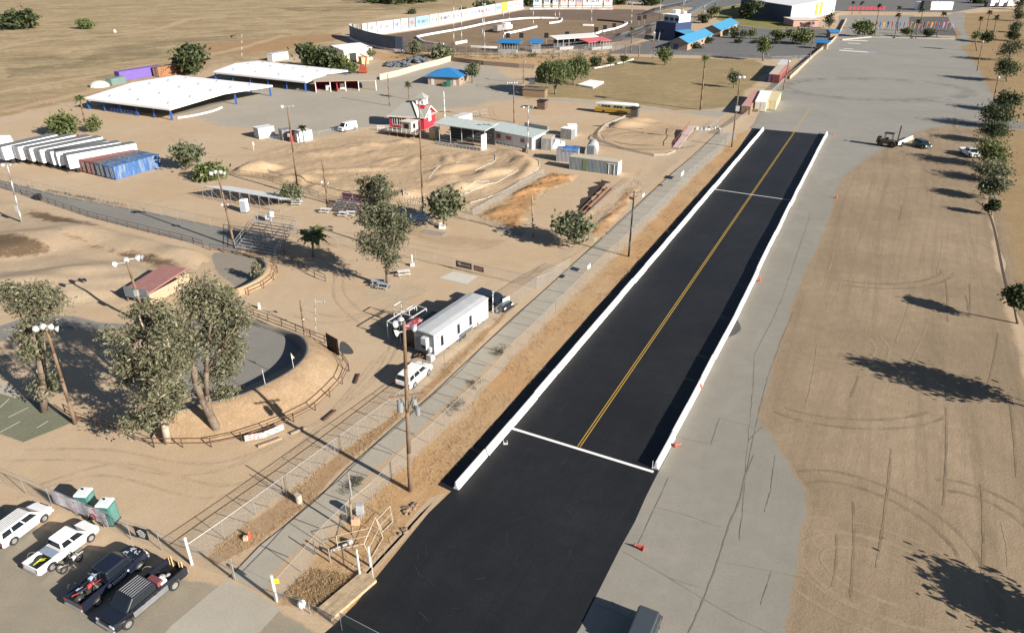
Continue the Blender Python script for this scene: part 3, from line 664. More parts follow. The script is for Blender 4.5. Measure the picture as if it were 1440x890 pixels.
for px, c, r, lab in [((680, 14), (680, 10), (14, 5), 'dark bush clump behind the far billboard wall'), ((652, 18), (652, 15), (5, 3), 'tiny bush behind the white billboards'),
                      ((745, 8), (745, 3), (10, 7), 'dark tree at the end of the white billboard wall'), ((770, 4), (770, 1), (14, 5), 'dark tree behind the far speedway banners'),
                      ((915, 8), (915, 2), (12, 7), 'dark tree above the speedway bleachers'), ((870, 7), (868, 2), (10, 6), 'dark tree behind the speedway turn'),
                      ((800, 1), (800, -3), (16, 5), 'dark tree at the top edge above the banners'), ((545, 3), (560, 1), (40, 4), 'long low dark thicket at the top of the dry field')]:
    tree(px, c, r, lab, L_OAK, name='bush' if 'bush' in lab or 'thicket' in lab else 'tree', cat='bush' if 'bush' in lab or 'thicket' in lab else 'tree', group=OT, nclump=40, per=22)
LT = 'trees in the far car park'
for px, c, r, lab in [((1033, 54), (1033, 47), (5, 7), 'first slim tree in the far car park, beside the hedge'), ((1046, 55), (1046, 47), (5, 6), 'second slim tree in the far car park'),
                      ((1056, 55), (1057, 47), (6, 6), 'third round tree in the far car park'), ((1091, 57), (1091, 47), (6, 6), 'upright tree left of the pair near the pink building'),
                      ((1099, 58), (1099, 51), (7, 5), 'low tree in the middle of the car park group'), ((1109, 57), (1109, 47), (6, 5), 'dark tree next to the large rounded one'),
                      ((1127, 62), (1127, 50), (14, 9), 'large rounded tree before the pink building'), ((1002, 26), (1002, 17), (8, 8), 'bright green tree beside the speedway grandstand'),
                      ((988, 33), (990, 27), (8, 6), 'dark bush below the speedway grandstand'), ((1056, 27), (1058, 12), (12, 11), 'big dark tree before the blue building'),
                      ((1048, 27), (1047, 20), (8, 7), 'green tree left of the big dark one before the blue building'), ((1093, 26), (1093, 19), (8, 8), 'green tree against the blue building wall'),
                      ((1166, 40), (1167, 27), (6, 10), 'dark pine shaped tree right of the pink building'), ((1214, 52), (1214, 40), (12, 9), 'broad green tree at the left end of the flag row'),
                      ((1274, 52), (1275, 45), (7, 5), 'small tree in the middle of the flag row'), ((1305, 53), (1306, 46), (7, 6), 'dark small tree at the edge of the dark lot'),
                      ((1374, 72), (1373, 49), (5, 6), 'thin tall tree on the dry verge left of the tall palms'), ((1387, 60), (1387, 52), (8, 6), 'dark tree on the dry verge among the palms'),
                      ((1378, 5), (1378, 3), (11, 4), 'dark shrub left of the white trucks'), ((1228, 50), (1224, 46), (5, 3), 'dark low bush next to the broad tree of the flag row')]:
    tree(px, c, r, lab, L_OAK if 'dark' in lab else L_GRN, group=LT, nclump=50, per=22)
for px, c, r, lab in [((978, 68), (978, 65), (9, 5), 'clipped hedge before the nearer blue roofed building'), ((994, 61), (994, 58), (8, 5), 'clipped hedge at the far end of the nearer blue roofed building'),
                      ((1019, 50), (1019, 47), (7, 4), 'clipped hedge at the near end of the farther blue roofed building'), ((1031, 45), (1031, 42), (6, 4), 'clipped hedge at the far end of the farther blue roofed building'),
                      ((1039, 61), (1039, 59), (5, 3), 'dark rounded shrub in the car park nearest the hedges'), ((1062, 61), (1062, 60), (5, 2.6), 'dark rounded shrub in the middle of the car park'), ((1090, 62), (1090, 61), (5, 2.6), 'dark rounded shrub at the right of the car park')]:
    tree(px, c, r, lab, L_OAK, name='hedge' if 'hedge' in lab else 'shrub', cat='hedge' if 'hedge' in lab else 'shrub', group='hedges and shrubs of the far car park', nclump=40, per=24)
# the weeping pepper trees by the road
def weeping(px, cpx, rpx, label):
    p = G(*px); c = TOP(px[0], px[1], *cpx); k = (c.y * CP - (c.z - CAMH) * SP) / F_; rx, rz = rpx[0] * k, rpx[1] * k; dx = c.x - p.x
    rng = np.random.default_rng(5); ex = []
    for i in range(260):
        a = rng.uniform(0, 6.28); r = rx * math.sqrt(rng.uniform(.2, 1)); z0 = c.z + rz * .75 * math.sqrt(max(0, 1 - (r / rx) ** 2)); L_ = rng.uniform(1.5, 4.2)
        n = int(L_ * 7); q = np.stack([np.full(n, dx + r * math.cos(a)) + rng.normal(size=n) * .15, np.full(n, r * math.sin(a)) + rng.normal(size=n) * .15, z0 - np.linspace(0, L_, n)], 1); ex.append(q)
    ex = np.concatenate(ex); ex = ex[ex[:, 2] > .9]
    h = c.z + rz
    tree_from('weeping_tree', label, 'tree', p, [(dx, 0, c.z + rz * .25, rx * .8, rx * .8, rz * .65), (dx - rx * .4, 0, c.z, rx * .5, rx * .5, rz * .5), (dx + rx * .45, .5, c.z + .2, rx * .45, rx * .5, rz * .5)],
              [((0, 0, -.1), (dx * .3, 0, 1.6), .38, .28), ((dx * .3, 0, 1.6), (dx - rx * .3, .3, c.z), .22, .1), ((dx * .3, 0, 1.6), (dx + rx * .3, -.3, c.z + .5), .2, .1), ((dx * .3, 0, 1.6), (dx, .8, c.z + 1), .2, .1)],
              L_PEP, 90, 36, rx * .4, .3, extra=quads(ex, .26, 2.2, droop=.8, rng=rng), group='weeping trees by the lawn')
weeping((781, 133), (780, 104), (27, 23), 'broad weeping green tree with a short dark trunk beside the white slab')
weeping((806, 120), (812, 98), (16, 22), 'smaller weeping tree behind the broad one, over the dry lawn')
# big eucalyptus trees on the left
def eucalypt(base, trunk_px, blobs_px, label, nclump, per, leaf=.2, csize=1.15, r0=.35, bark=BARK, m=L_EUC):
    """trunk_px: limbs as pixel polylines in the plane of the trunk; blobs_px: (u, v, ru, rv) crown masses"""
    p = G(*base)
    def at(u, v, dy=0):
        z = HT(base[0], base[1], v); d = (p.y + dy) * CP - (z - CAMH) * SP
        return Vector(((u - 720) / F_ * d - p.x, dy, z))
    B = []; kk = (p.y * CP + CAMH * SP) / F_
    rng = np.random.default_rng(int(base[0]))
    for u, v, ru, rv in blobs_px:
        dy = rng.uniform(-1, 1) * ru * kk * .8; c = at(u, v, 0); B.append((c.x, dy, c.z, ru * kk, ru * kk * rng.uniform(.75, 1.05), rv * kk))
    segs = []
    for line, ra, rb in trunk_px:
        pts = [at(u, v, (0 if i == 0 else 1) * random.uniform(-.5, .5) * (i > 1)) for i, (u, v) in enumerate(line)]
        n = len(pts) - 1
        for i in range(n): segs.append((tuple(pts[i]), tuple(pts[i + 1]), ra + (rb - ra) * i / n, ra + (rb - ra) * (i + 1) / n))
    return tree_from('eucalyptus_tree', label, 'tree', p, B, segs, m, nclump, per, csize, leaf, bark, 'large eucalyptus trees', hollow=.3, twigs=34, aspect=3, droop=.3)
eucalypt((236, 622), [([(236, 622), (230, 590), (226, 555), (220, 520)], .40, .22), ([(226, 555), (205, 530), (185, 500)], .2, .08), ([(226, 555), (240, 510), (235, 470), (215, 440)], .22, .07), ([(220, 520), (205, 470), (195, 440)], .16, .06)],
         [(200, 470, 34, 30), (180, 540, 28, 26), (225, 560, 34, 36), (240, 500, 36, 36), (190, 500, 30, 30), (215, 430, 26, 18), (245, 450, 30, 26), (170, 465, 20, 16), (205, 580, 26, 20)],
         'big grey green eucalyptus with a pale trunk by the brown rail, left of the pair', 350, 44, .125, .75, bark=BARKP)
eucalypt((308, 609), [([(308, 609), (296, 585), (284, 560), (275, 535), (272, 515)], .48, .3), ([(296, 585), (291, 555), (290, 520), (292, 480), (300, 440)], .32, .1), ([(272, 515), (268, 470), (270, 430)], .24, .08), ([(272, 515), (255, 490), (245, 460)], .2, .07), ([(290, 520), (310, 490), (330, 460)], .16, .06)],
         [(285, 430, 36, 30), (300, 470, 36, 36), (268, 480, 30, 36), (320, 500, 26, 30), (262, 420, 22, 18), (312, 440, 26, 22), (300, 530, 24, 24), (320, 548, 18, 20), (250, 540, 20, 18), (334, 452, 14, 12)],
         'big grey green eucalyptus with forked dark trunk on the grassy mound, right of the pair', 350, 44, .125, .75)
eucalypt((62, 578), [([(62, 578), (60, 540), (55, 505), (48, 470)], .4, .2), ([(55, 505), (40, 470), (28, 440)], .2, .07), ([(60, 540), (66, 510), (62, 480)], .16, .06)],
         [(35, 425, 32, 24), (58, 425, 24, 22), (10, 415, 18, 14), (45, 465, 22, 24), (50, 505, 18, 22), (62, 545, 20, 24), (50, 490, 20, 18), (70, 420, 14, 14)],
         'tall narrow eucalyptus beside the green court at the left edge', 240, 46, .12, .75, m=L_EUC)
eucalypt((546, 404), [([(546, 404), (545, 385), (544, 365), (543, 345)], .38, .22), ([(544, 365), (552, 345), (556, 320), (548, 290)], .2, .07), ([(543, 345), (535, 315), (528, 280)], .18, .06)],
         [(525, 275, 24, 22), (545, 300, 24, 24), (515, 262, 16, 12), (535, 255, 16, 10), (558, 330, 18, 20), (535, 330, 20, 18), (516, 335, 14, 20), (530, 355, 14, 16), (562, 315, 14, 14), (545, 345, 20, 14), (540, 268, 16, 16), (520, 300, 18, 18), (550, 362, 14, 18), (532, 312, 20, 20)],
         'tall dark eucalyptus over the picnic bench in the dirt yard', 360, 44, .14, .85, m=leaf_mat('dark_eucalyptus_leaf', (.06, .07, .04), (.115, .12, .07), (.21, .205, .125)))
# shrubs on the berm
tree((318, 572), (316, 560), (14, 13), 'round scrubby bush behind the forked eucalyptus trunk', L_EUC, name='bush', cat='bush', group=OT, nclump=60, per=30)
tree((360, 396), (361, 380), (6, 15), 'upright grey green bush on the small berm', L_EUC, name='bush', cat='bush', group=OT, nclump=40, per=30, leaf=.2)
tree((318, 424), (318, 411), (9, 11), 'bright green weedy bush at the gap of the brown rail', L_GRN, name='bush', cat='bush', group=OT, nclump=40, per=30, leaf=.2)
tree((240, 388), (240, 384), (9, 5), 'low green weeds at the end of the damp dirt', L_GRN, name='bush', cat='bush', group=OT, nclump=30, per=24, leaf=.18)
# palms
def palm(px, tip, label, nf=26, fl=1.6, r=.17, m=L_PALMD, group='tall fan palms', dead=True, pinnate=False):
    p = G(*px); t_ = TOP(*px, *tip); top = t_ - p
    t = thing('palm_tree', label, 'palm', p, 0, group); mb = MB(); n = 5
    for i in range(n):
        a, b = top * (i / n), top * ((i + 1) / n); mb.cyl(a, b, r * (1.25 - .4 * i / n), r * (1.25 - .4 * (i + 1) / n), 8)
    mb.build('trunk', WOOD if not pinnate else BARK, t, smooth=True)
    rng = np.random.default_rng(int(px[0])); P = []; cr = MB()
    for i in range(nf):
        a = rng.uniform(0, 6.28); e = rng.uniform(-.5, 1.3) if dead else rng.uniform(-.1, 1.2); L_ = fl * rng.uniform(.75, 1.15); pr = None
        for k in range(7):
            s = k / 6; q = top + Vector((math.cos(a) * L_ * s * math.cos(e * (1 - s * .4)), math.sin(a) * L_ * s * math.cos(e * (1 - s * .4)), L_ * s * math.sin(e) - L_ * .55 * s * s))
            if pr is not None:
                d = Vector((-math.sin(a), math.cos(a), 0)); w = (.34 if not pinnate else .30) * fl * math.sin(math.pi * min(.98, s + .1)) * .7
                dr = Vector((0, 0, -.3 * w))
                cr.add([pr, q, q + d * w + dr, pr + d * w + dr], [(0, 1, 2, 3)]); cr.add([pr, q, q - d * w + dr, pr - d * w + dr], [(0, 1, 2, 3)])
            pr = q
    cr.build('crown', m, t, fix=False)
    return t
palm((985, 155), (992, 81), 'tall fan palm standing alone at the lawn corner', fl=1.8, r=.24, m=L_PALM)
palm((121, 178), (112, 138), 'fan palm with pale trunk left of the nearer white canopy', fl=2.0, r=.2, m=L_PALM)
palm((440, 362), (440, 330), 'short green feather palm beside the silver bleachers', 40, 3.0, .16, L_GRN, None, False, True)
palm((428, 202), (425, 180), 'small palm between the storage boxes by the dirt track', 26, 1.9, .13, L_PALMD, None, False, True)
palm((887, 74), (889, 41), 'fan palm beside the red shade canopy of the speedway', fl=2.2, r=.2, m=L_PALM)
palm((575, 140), (574, 118), 'small dark palm in the lot behind the red barn', fl=1.6, r=.12)
for b, t, l in [((1230, 50), (1237, 8), 'tall palm right of the broad flag row tree'), ((1258, 54), (1264, 21), 'palm in the flag row with a second palm behind its head'), ((1262, 44), (1265, 11), 'palm just behind the second flag row palm'),
                ((1288, 55), (1292, 30), 'short palm in front of the dark lot'), ((1295, 46), (1297, 15), 'palm rising from the middle of the dark lot'), ((1317, 52), (1328, 19), 'palm at the right part of the dark lot'),
                ((1377, 47), (1380, 26), 'leftmost of the three palms on the dry verge'), ((1386, 51), (1392, 17), 'tallest of the three palms on the dry verge'), ((1395, 58), (1402, 24), 'rightmost of the three palms on the dry verge'),
                ((1198, 21), (1200, 4), 'left palm behind the red sign letters'), ((1209, 20), (1213, 4), 'right palm behind the red sign letters'), ((1033, 26), (1031, 10), 'palm left of the trees before the blue building')]:
    palm(b, t, l, 26, 2.2, .2, group='palms by the far entrance')
# loose weeds: stuff
def weeds(name, polys, n, size, m, zmax=.3, jit=1.0):
    cs = []
    for pl, k in polys:
        P2 = [G(*q) for q in pl]; tr = tessellate_polygon([[Vector((q.x, q.y, 0)) for q in P2]])
        A = np.array([abs((P2[t[1]] - P2[t[0]]).cross(P2[t[2]] - P2[t[0]]).z) for t in tr]); A /= A.sum()
        for i in RNG.choice(len(tr), int(n * k), p=A):
            a, b = sorted(RNG.random(2)); q = P2[tr[i][0]] * a + P2[tr[i][1]] * (b - a) + P2[tr[i][2]] * (1 - b); cs.append((q.x, q.y))
    c = np.array(cs)
    # keep tufts where a slow wave pattern says weeds grow
    f = np.sin(c[:, 0] * .9 + 1.3 * np.sin(c[:, 1] * .37)) + np.sin(c[:, 1] * .7 + 1.7 * np.sin(c[:, 0] * .51)) + RNG.normal(size=len(c)) * .6
    c = c[f > -.2]; pts = np.repeat(c, 6, 0); pts = np.concatenate([pts + RNG.normal(size=pts.shape) * .13, RNG.uniform(.02, zmax, size=(len(pts), 1))], 1)
    o = bpy.data.objects.new(name, leaf_mesh(name, quads(pts, size, 13, droop=-.5), m)); COL.objects.link(o); o['kind'] = 'stuff'
VERGE = [(1040, 195), (1000, 226), (915, 312), (836, 388), (781, 442), (720, 502), (646, 583), (560, 660), (484, 738), (392, 846), (430, 860), (520, 800), (610, 690), (720, 568), (831, 442), (940, 330), (1030, 220)]
weeds('dry_weeds', [(VERGE, .75), (V1, .25)], 11000, .018, L_DRY, .11)
weeds('dry_weeds', [([(668, 304), (732, 262), (775, 242), (818, 246), (768, 270), (735, 330)], .5), ([(806, 330), (895, 250), (905, 258), (850, 335)], .3), ([(395, 840), (440, 800), (500, 812), (460, 862)], .35)], 4500, .022, L_DRY, .14)
weeds('dry_weeds', [([(540, 84), (600, 80), (700, 84), (860, 80), (860, 70), (700, 74), (600, 66)], 1)], 1500, .09, leaf_mat('bank_weed', (.12, .10, .05), (.20, .15, .08), (.27, .19, .10)), .5)
weeds('dark_weeds', [([(690, 495), (715, 476), (722, 484), (700, 505)], .2), ([(660, 540), (690, 515), (696, 520), (668, 550)], .2), ([(476, 690), (505, 670), (512, 676), (486, 700)], .2), ([(625, 580), (650, 560), (655, 568), (635, 590)], .15), ([(0, 255), (140, 285), (210, 296), (140, 281)], .5)], 500, .035, leaf_mat('dark_weed', (.05, .05, .03), (.10, .09, .05), (.15, .13, .08)), .35)
# ================================================================ barriers, poles, fences, rails
def barrier_mesh(L_):
    mb = MB(); w = .30
    mb.prism([(-.30, 0), (.30, 0), (.30, .08), (.13, .32), (.085, .81), (-.085, .81), (-.13, .32), (-.30, .08)], 0, L_ - .1)
    return mb
def barrier_wall(pts, side, n):
    P_ = resample(pts, n + 1); first = None
    for i in range(n):
        a, b = P_[i], P_[i + 1]; L_ = (b - a).length
        if first is None:
            first = barrier_mesh(L_).build('concrete_barrier', BARR, bevel=.015, seg=1); first['len'] = L_; o = first
        else:
            o = first.copy(); COL.objects.link(o)
        o.location = a + Vector((random.gauss(0, .028), random.gauss(0, .03), .02)); o.rotation_euler = (0, 0, ang(a, b) - math.pi / 2 + random.gauss(0, .003)); o.scale = (1, L_ / first['len'], 1)
        tag(o, 'white concrete barrier in the %s wall of the black drag strip' % side, 'barrier', 'barriers in the %s wall of the strip' % side)
    del first['len']
barrier_wall(pline([(642, 688), (723, 594), (851, 444), (946, 333), (1042, 220), (1073, 183)]), 'left', 28)
barrier_wall(pline([(921, 660), (974, 561), (1034, 447), (1082, 346), (1143, 226), (1162, 189)]), 'right', 26)
b2 = barrier_mesh(6.1).build('concrete_barrier', BARR, bevel=.015, seg=1); b2.location = G(1258, 206); b2.rotation_euler = (0, 0, ang(G(1258, 206), G(1283, 195)) - math.pi / 2)
tag(b2, 'loose white concrete barrier in front of the forklift', 'barrier')
b2.scale = (1, (G(1283, 195) - G(1258, 206)).length / 6.1, 1)
def lamp_head(mb, c, d, r=.28, m=0):                       # a floodlight: bowl and lens
    c, d = Vector(c), Vector(d).normalized(); mb.cyl(c, c + d * r * .5, r * .75, r, 12, m); mb.cyl(c - d * r * .45, c, r * .3, r * .75, 12, m)
def pole(base, top, label, r=.15, m=WOOD, lamps=None, arms=None, name='light_pole', cat='pole', group=None, boxes=(), guys=None):
    """lamps: (offset along x, offset z, aim) ; arms: (z below the top, half length, angle)"""
    p = G(*base); tp = TOP(*base, *top) - p
    t = thing(name, label, cat, p, 0, group)
    mb = MB(); n = 4
    for i in range(n):
        a, b = tp * (i / n), tp * ((i + 1) / n); mb.cyl(a, b, r * (1.15 - .45 * i / n), r * (1.15 - .45 * (i + 1) / n), 10)
    mb.build('shaft', m, t, smooth=True)
    def on(z): return tp * ((tp.z - z) / tp.z)
    for z, hl, a in arms or ():
        c = on(z); d = Vector((math.cos(a), math.sin(a), 0)) * hl; mb = MB(); mb.bar(c - d, c + d, .12, .14)
        for k in (-.9, -.45, .45, .9): mb.cyl(c + d * k + Vector((0, 0, .07)), c + d * k + Vector((0, 0, .25)), .05, .04, 6)
        mb.build('crossarm', WOOD if m in (WOOD, DARK) else GALV, t)
    if lamps:
        for ox, oy, oz, dx, dy, rr in lamps:
            c = on(-oz) + Vector((ox, oy, 0)); mb = MB(); lamp_head(mb, c, (dx, dy, -.35), rr); mb.bar(on(-oz), c, .07); mb.build('lamp_head', LAMPW, t, smooth=False)
    for z, sx, sy, sz, ox, oy in boxes:
        c = on(z) + Vector((ox, oy, 0)); mb = MB(); mb.box(c, (sx, sy, sz)); mb.build('equipment_box', GREY, t, bevel=.03)
    return t
four = [(-.95, 0, -.1, -.8, .5, .34), (-.35, 0, .1, -.3, .9, .34), (.35, 0, .1, .4, .8, .34), (.95, 0, -.1, .8, .5, .34)]
t = pole((577, 690), (568, 452), 'tall wooden power pole with floodlights and transformers beside the drag strip', .19,
         lamps=[(-.55, -.2, -.9, -1, -.3, .33), (-.6, .3, -.4, -.8, .5, .33), (.75, -.1, -.4, .9, -.3, .33), (.7, .2, -.75, .8, .6, .3), (-.3, .5, -.2, -.4, 1, .3)],
         arms=[(7.1, 1.5, .25)], boxes=[])
p0 = G(577, 690); tp = TOP(577, 690, 568, 452) - p0
for z, dx, dy, r, h in ((8.6, -.55, -.25, .26, 1.0), (8.4, .62, .1, .24, .95), (8.9, .95, -.3, .2, .8)):
    c = tp * ((tp.z - z) / tp.z) + Vector((dx, dy, 0)); mb = MB(); mb.cyl(c, c + Vector((0, 0, h)), r, r, 12); mb.cyl(c + Vector((0, 0, h)), c + Vector((0, 0, h + .18)), .07, .04, 6); mb.build('transformer', mat('transformer_grey', (.2, .21, .21), .5), t, smooth=False)
mb = MB(); c = tp * ((tp.z - 8.9) / tp.z)
for k in range(8):
    a = k * .8; mb.bar(c + Vector((math.cos(a) * .3, math.sin(a) * .3, .6)), c + Vector((math.cos(a) * .95, math.sin(a) * .4, 1.6 + .2 * math.sin(k))), .07)
mb.build('insulator', GALV, t)
pole((884, 361), (892, 269), 'dark wooden T shaped power pole beside the middle of the strip', .14, DARK, arms=[(.25, 1.25, .3), (.9, .5, .3)], name='power_pole')
pole((106, 596), (65, 461), 'leaning wooden light pole with four white floodlights by the green court', .18, WOOD, lamps=four, arms=[(.35, 1.2, -.5)])
pole((31, 315), (10, 232), 'silver metal light pole at the far left by the asphalt path', .17, GALV, lamps=[(-.6, 0, 0, -.9, .3, .34), (.5, 0, 0, .8, .4, .34)], boxes=[(8.2, .5, .4, 1.1, .0, -.3)])
pole((330, 347), (306, 243), 'leaning wooden light pole at the corner of the silver bleachers', .17, WOOD, lamps=four + [(-.4, 0, -5.2, -.8, .4, .25), (.4, 0, -5.2, .8, .4, .25)])
pole((207, 457), (178, 368), 'wooden light pole with large white floodlights behind the eucalyptus trees', .18, WOOD, lamps=[(-1.2, -.4, -.1, -.8, -.3, .42), (-.2, .2, .1, -.3, .8, .4), (1.1, .5, .25, .7, .6, .5), (1.6, .7, .3, 1, .2, .36)], boxes=[(4.6, .5, .4, .8, .1, -.3)])
pole((420, 274), (404, 150), 'wooden light pole with two lamps at the left end of the dirt track', .17, WOOD, lamps=[(-.85, 0, 0, -.9, .2, .34), (.95, 0, 0, .9, .2, .34)], boxes=[(5.6, .5, .4, .6, -.4, 0)])
pole((461, 286), (453, 226), 'short wooden pole with two small floodlights by the red trackside stand', .16, WOOD, lamps=[(-.5, -.2, -4.0, -.9, -.3, .26), (.5, -.2, -4.2, .9, -.3, .26), (.3, 0, -.6, .9, .2, .24)])
pole((595, 301), (589, 142), 'tall plain wooden pole in the middle of the dirt track', .17, WOOD)
pole((522, 344), (519, 297), 'dark wooden pole with round lamps inside the dark eucalyptus', .17, WOOD, lamps=[(-.9, 0, .1, -.9, .2, .3), (1.3, -.3, -.5, .9, -.2, .32), (2.1, .3, .1, .9, .2, .34)])
pole((750, 333), (748, 274), 'plain wooden post beside the orange weedy pit', .17, WOOD2, name='wooden_post')
pole((548, 149), (545, 104), 'wooden pole in the lot behind the red barn', .16, WOOD, lamps=[(.4, 0, 0, .8, .2, .22)])
pole((723, 173), (722, 117), 'wooden light pole with a wide lamp array before the weeping tree', .17, WOOD, lamps=[(k * .7, 0, 0, .1, .9, .3) for k in (-2.4, -1.5, -.7, .3, 1.2)], arms=[(.2, 2.2, 0)])
pole((742, 216), (743, 151), 'grey light pole at the right end of the long white shed', .13, GALV, lamps=[(-1.0, 0, 0, -.9, .1, .3), (0, .2, 0, .2, .9, .26), (1.0, 0, 0, .9, .1, .3)])
pole((1029, 207), (1041, 109), 'wooden light pole with white lamps beside the start of the strip', .17, WOOD, lamps=[(-.1, 0, 0, -.5, .8, .4), (.7, .1, 0, .8, .6, .4)], boxes=[(7.6, .9, .6, 1.2, .1, -.3)])
pole((1101, 127), (1110, 83), 'wooden light pole beside the red containers', .16, WOOD, lamps=[(.1, 0, -.8, .4, .8, .4)], arms=[(.2, 1.4, 0)])
pole((1138, 86), (1147, 38), 'wooden pole by the wall left of the big lot', .16, WOOD, arms=[(.3, .6, 0)])
pole((1395, 151), (1404, 109), 'wooden lamp pole between the right tree row and the big lot', .17, WOOD, lamps=[(.1, 0, 0, .2, .8, .45)])
pole((1374, 100), (1382, 59), 'wooden lamp pole at the far right corner of the big lot', .17, WOOD, lamps=[(.1, 0, 0, .2, .8, .4)])
pole((340, 83), (340, 48), 'thin pale pole on the dry field edge behind the white canopies', .12, GALV)
pole((430, 480), (422, 423), 'wooden post with a small grey box on the berm rail', .14, WOOD, name='wooden_post', lamps=[(.15, -.2, -2.4, .5, -.8, .16)])
pole((444, 470), (443, 420), 'thin grey lamp post with one arm by the berm rail', .06, GREY, lamps=[(1.1, 0, -.4, .9, 0, .22)], boxes=[(2.2, .6, .1, .12, 0, 0), (3.0, .5, .1, .12, 0, 0)])
pole((626, 171), (624, 129), 'white flagpole beside the red barn', .11, WHITE, name='flagpole')
pole((693, 440), (693, 411), 'white camera pole at the far end of the office trailer', .07, WHITE, lamps=[(0, 0, .05, -.6, -.6, .22), (.2, 0, .1, .8, -.3, .16)])
pole((918, 83), (922, 46), 'lamp pole at the foot of the speedway booth', .15, WOOD, lamps=[(-.4, 0, 0, -.8, .2, .4)])
pole((736, 118), (736, 86), 'wooden pole with dark speakers left of the weeping tree', .16, WOOD, lamps=[(.5, 0, -.3, .8, -.3, .4)])
pole((1418, 52), (1422, 26), 'thin pole among the far right trees', .12, WOOD)
pole((1315, 13), (1322, -20), 'thick pale pole beside the far white trailer', .3, GALV)
for k, (b, t_) in enumerate([((638, 64), (638, -12)), ((649, 61), (649, -12)), ((679, 55), (678, -8)), ((682, 78), (680, 6)), ((708, 58), (708, 17)), ((717, 46), (716, 16)), ((750, 39), (750, -10)), ((781, 28), (780, -15)), ((787, 27), (786, -15)), ((832, 35), (832, -12)), ((888, 36), (889, 4)), ((926, 55), (930, -12)), ((959, 40), (962, 2)), ((990, 32), (991, 8))]):
    pole(b, t_, ['tall thin light pole left in the speedway infield', 'second tall light pole in the speedway infield', 'light pole behind the tallest near one in the speedway', 'tall light pole standing nearest on the speedway bank', 'short pole left of the white infield truck', 'short pole right above the infield truck', 'tall light pole at the right end of the infield truck wall', 'left pole of the close pair in the infield', 'right pole of the close pair in the infield', 'light pole on the small white infield block', 'light pole at the right end of the infield', 'tall light pole before the blue speedway booth', 'light pole among the far speedway bleachers', 'light pole at the far end of the speedway bleachers'][k],
         .15, GALV, lamps=[(-.5, 0, 0, -.7, -.6, .4), (.5, 0, 0, .7, -.6, .4)], group='speedway light poles')
# ---------------- wire fences
MESHF = mesh_fence_mat('chain_link_mesh', op=.11)
GREENF = mesh_fence_mat('green_screen_mesh', (.06, .09, .09), .75)
BROWNF = mesh_fence_mat('brown_rail_mesh', (.15, .10, .07), .2)
def fence(px, h, label, step=3.0, m=None, pm=GALV, r=.03, name='wire_fence', rails=('top',), close=False, group='wire fences', lean=0., maxp=95):
    P_ = [Vector((q.x, q.y, 0)) for q in (pline(px) if not isinstance(px[0], Vector) else px)]
    o0 = P_[0].copy(); t = thing(name, label, 'fence', o0, 0, group)
    tot = sum((b - a).length for a, b in zip(P_, P_[1:])); n = max(2, int(tot / step) + 1); n = min(n, maxp); Q = [q - o0 for q in resample(P_, n)]
    mb0 = MB(); mb0.cyl((0, 0, -.1), (0, 0, h + .03), r, r, 6); first = None
    for q in Q:
        if first is None: first = mb0.build('post', pm, t); o = first
        else: o = first.copy(); COL.objects.link(o); o.parent = t
        o.location = q
    H = [q + Vector((0, 0, h)) for q in Q]; rb = MB()
    if 'top' in rails: tube(rb, H, r * .75, 5)
    if 'mid' in rails: tube(rb, [q + Vector((0, 0, h * .5)) for q in Q], r * .75, 5)
    if 'low' in rails: tube(rb, [q + Vector((0, 0, .1)) for q in Q], r * .5, 5)
    if rb.v: rb.build('rail', pm, t)
    if m:
        me = bpy.data.meshes.new('mesh_panel'); vs = []; fs = []; uvs = []; d = 0
        for i, q in enumerate(Q):
            if i: d += (Q[i] - Q[i - 1]).length
            vs += [tuple(q + Vector((0, 0, .03))), tuple(q + Vector((0, 0, h - .02)))]; uvs += [(d, 0), (d, h)]
        for i in range(len(Q) - 1): fs.append((2 * i, 2 * i + 2, 2 * i + 3, 2 * i + 1))
        me.from_pydata(vs, [], fs); uvl = me.uv_layers.new(name='UVMap')
        for lp in me.loops: uvl.data[lp.index].uv = uvs[lp.vertex_index]
        me.materials.append(m); o = bpy.data.objects.new('mesh_panel', me); COL.objects.link(o); o.parent = t
    return t
fence([(268, 791), (306, 764), (337, 742), (418, 681), (470, 642), (562, 573), (603, 541), (625, 512)], 1.9, 'wire fence along the sandy walk left of the sidewalk', 3, MESHF)
fence([(625, 512), (660, 482), (700, 448), (735, 421), (762, 401), (790, 386), (800, 380)], 1.9, 'wire fence between the office trailer and the sidewalk', 3, MESHF)
fence([(388, 846), (422, 808), (452, 770), (485, 736), (538, 692), (560, 662), (605, 622), (646, 582), (690, 540), (720, 503), (760, 464), (781, 442)], 2.0, 'nearer wire fence between the sidewalk and the weedy verge', 3, MESHF)
fence([(781, 442), (836, 387), (851, 372), (869, 356), (915, 310), (973, 248), (1005, 222), (1032, 190)], 2.0, 'farther wire fence beside the sidewalk, up to the end of the strip', 3, MESHF)
fence([(-60, 650), (0, 679), (63, 705), (110, 726)], 2.1, 'wire fence behind the white pickups, left of the banner', 3, MESHF)
fence([(110, 726), (159, 747), (195, 763), (253, 782), (270, 791)], 2.1, 'wire fence behind the dark pickups with the banner', 3, MESHF)
fence([(270, 793), (300, 803), (329, 815)], 2.1, 'wire gate panel at the end of the sidewalk', 2.2, MESHF, name='wire_gate')
fence([(331, 816), (360, 829), (388, 846)], 2.1, 'closed wire gate across the sidewalk mouth', 2.4, MESHF, name='wire_gate')
fence([(389, 847), (420, 857), (451, 868), (481, 886)], 1.2, 'low sagging wire fence behind the wooden block at the corner', 2.4, MESHF)
fence([(481, 886), (530, 912), (600, 950)], 1.9, 'green screened wire fence at the bottom beside the fresh asphalt', 2.6, GREENF)
fence([(-120, 232), (0, 256), (88, 278), (141, 288), (215, 302), (300, 320), (345, 330)], 1.9, 'wire fence along the grey asphalt path', 4, MESHF)
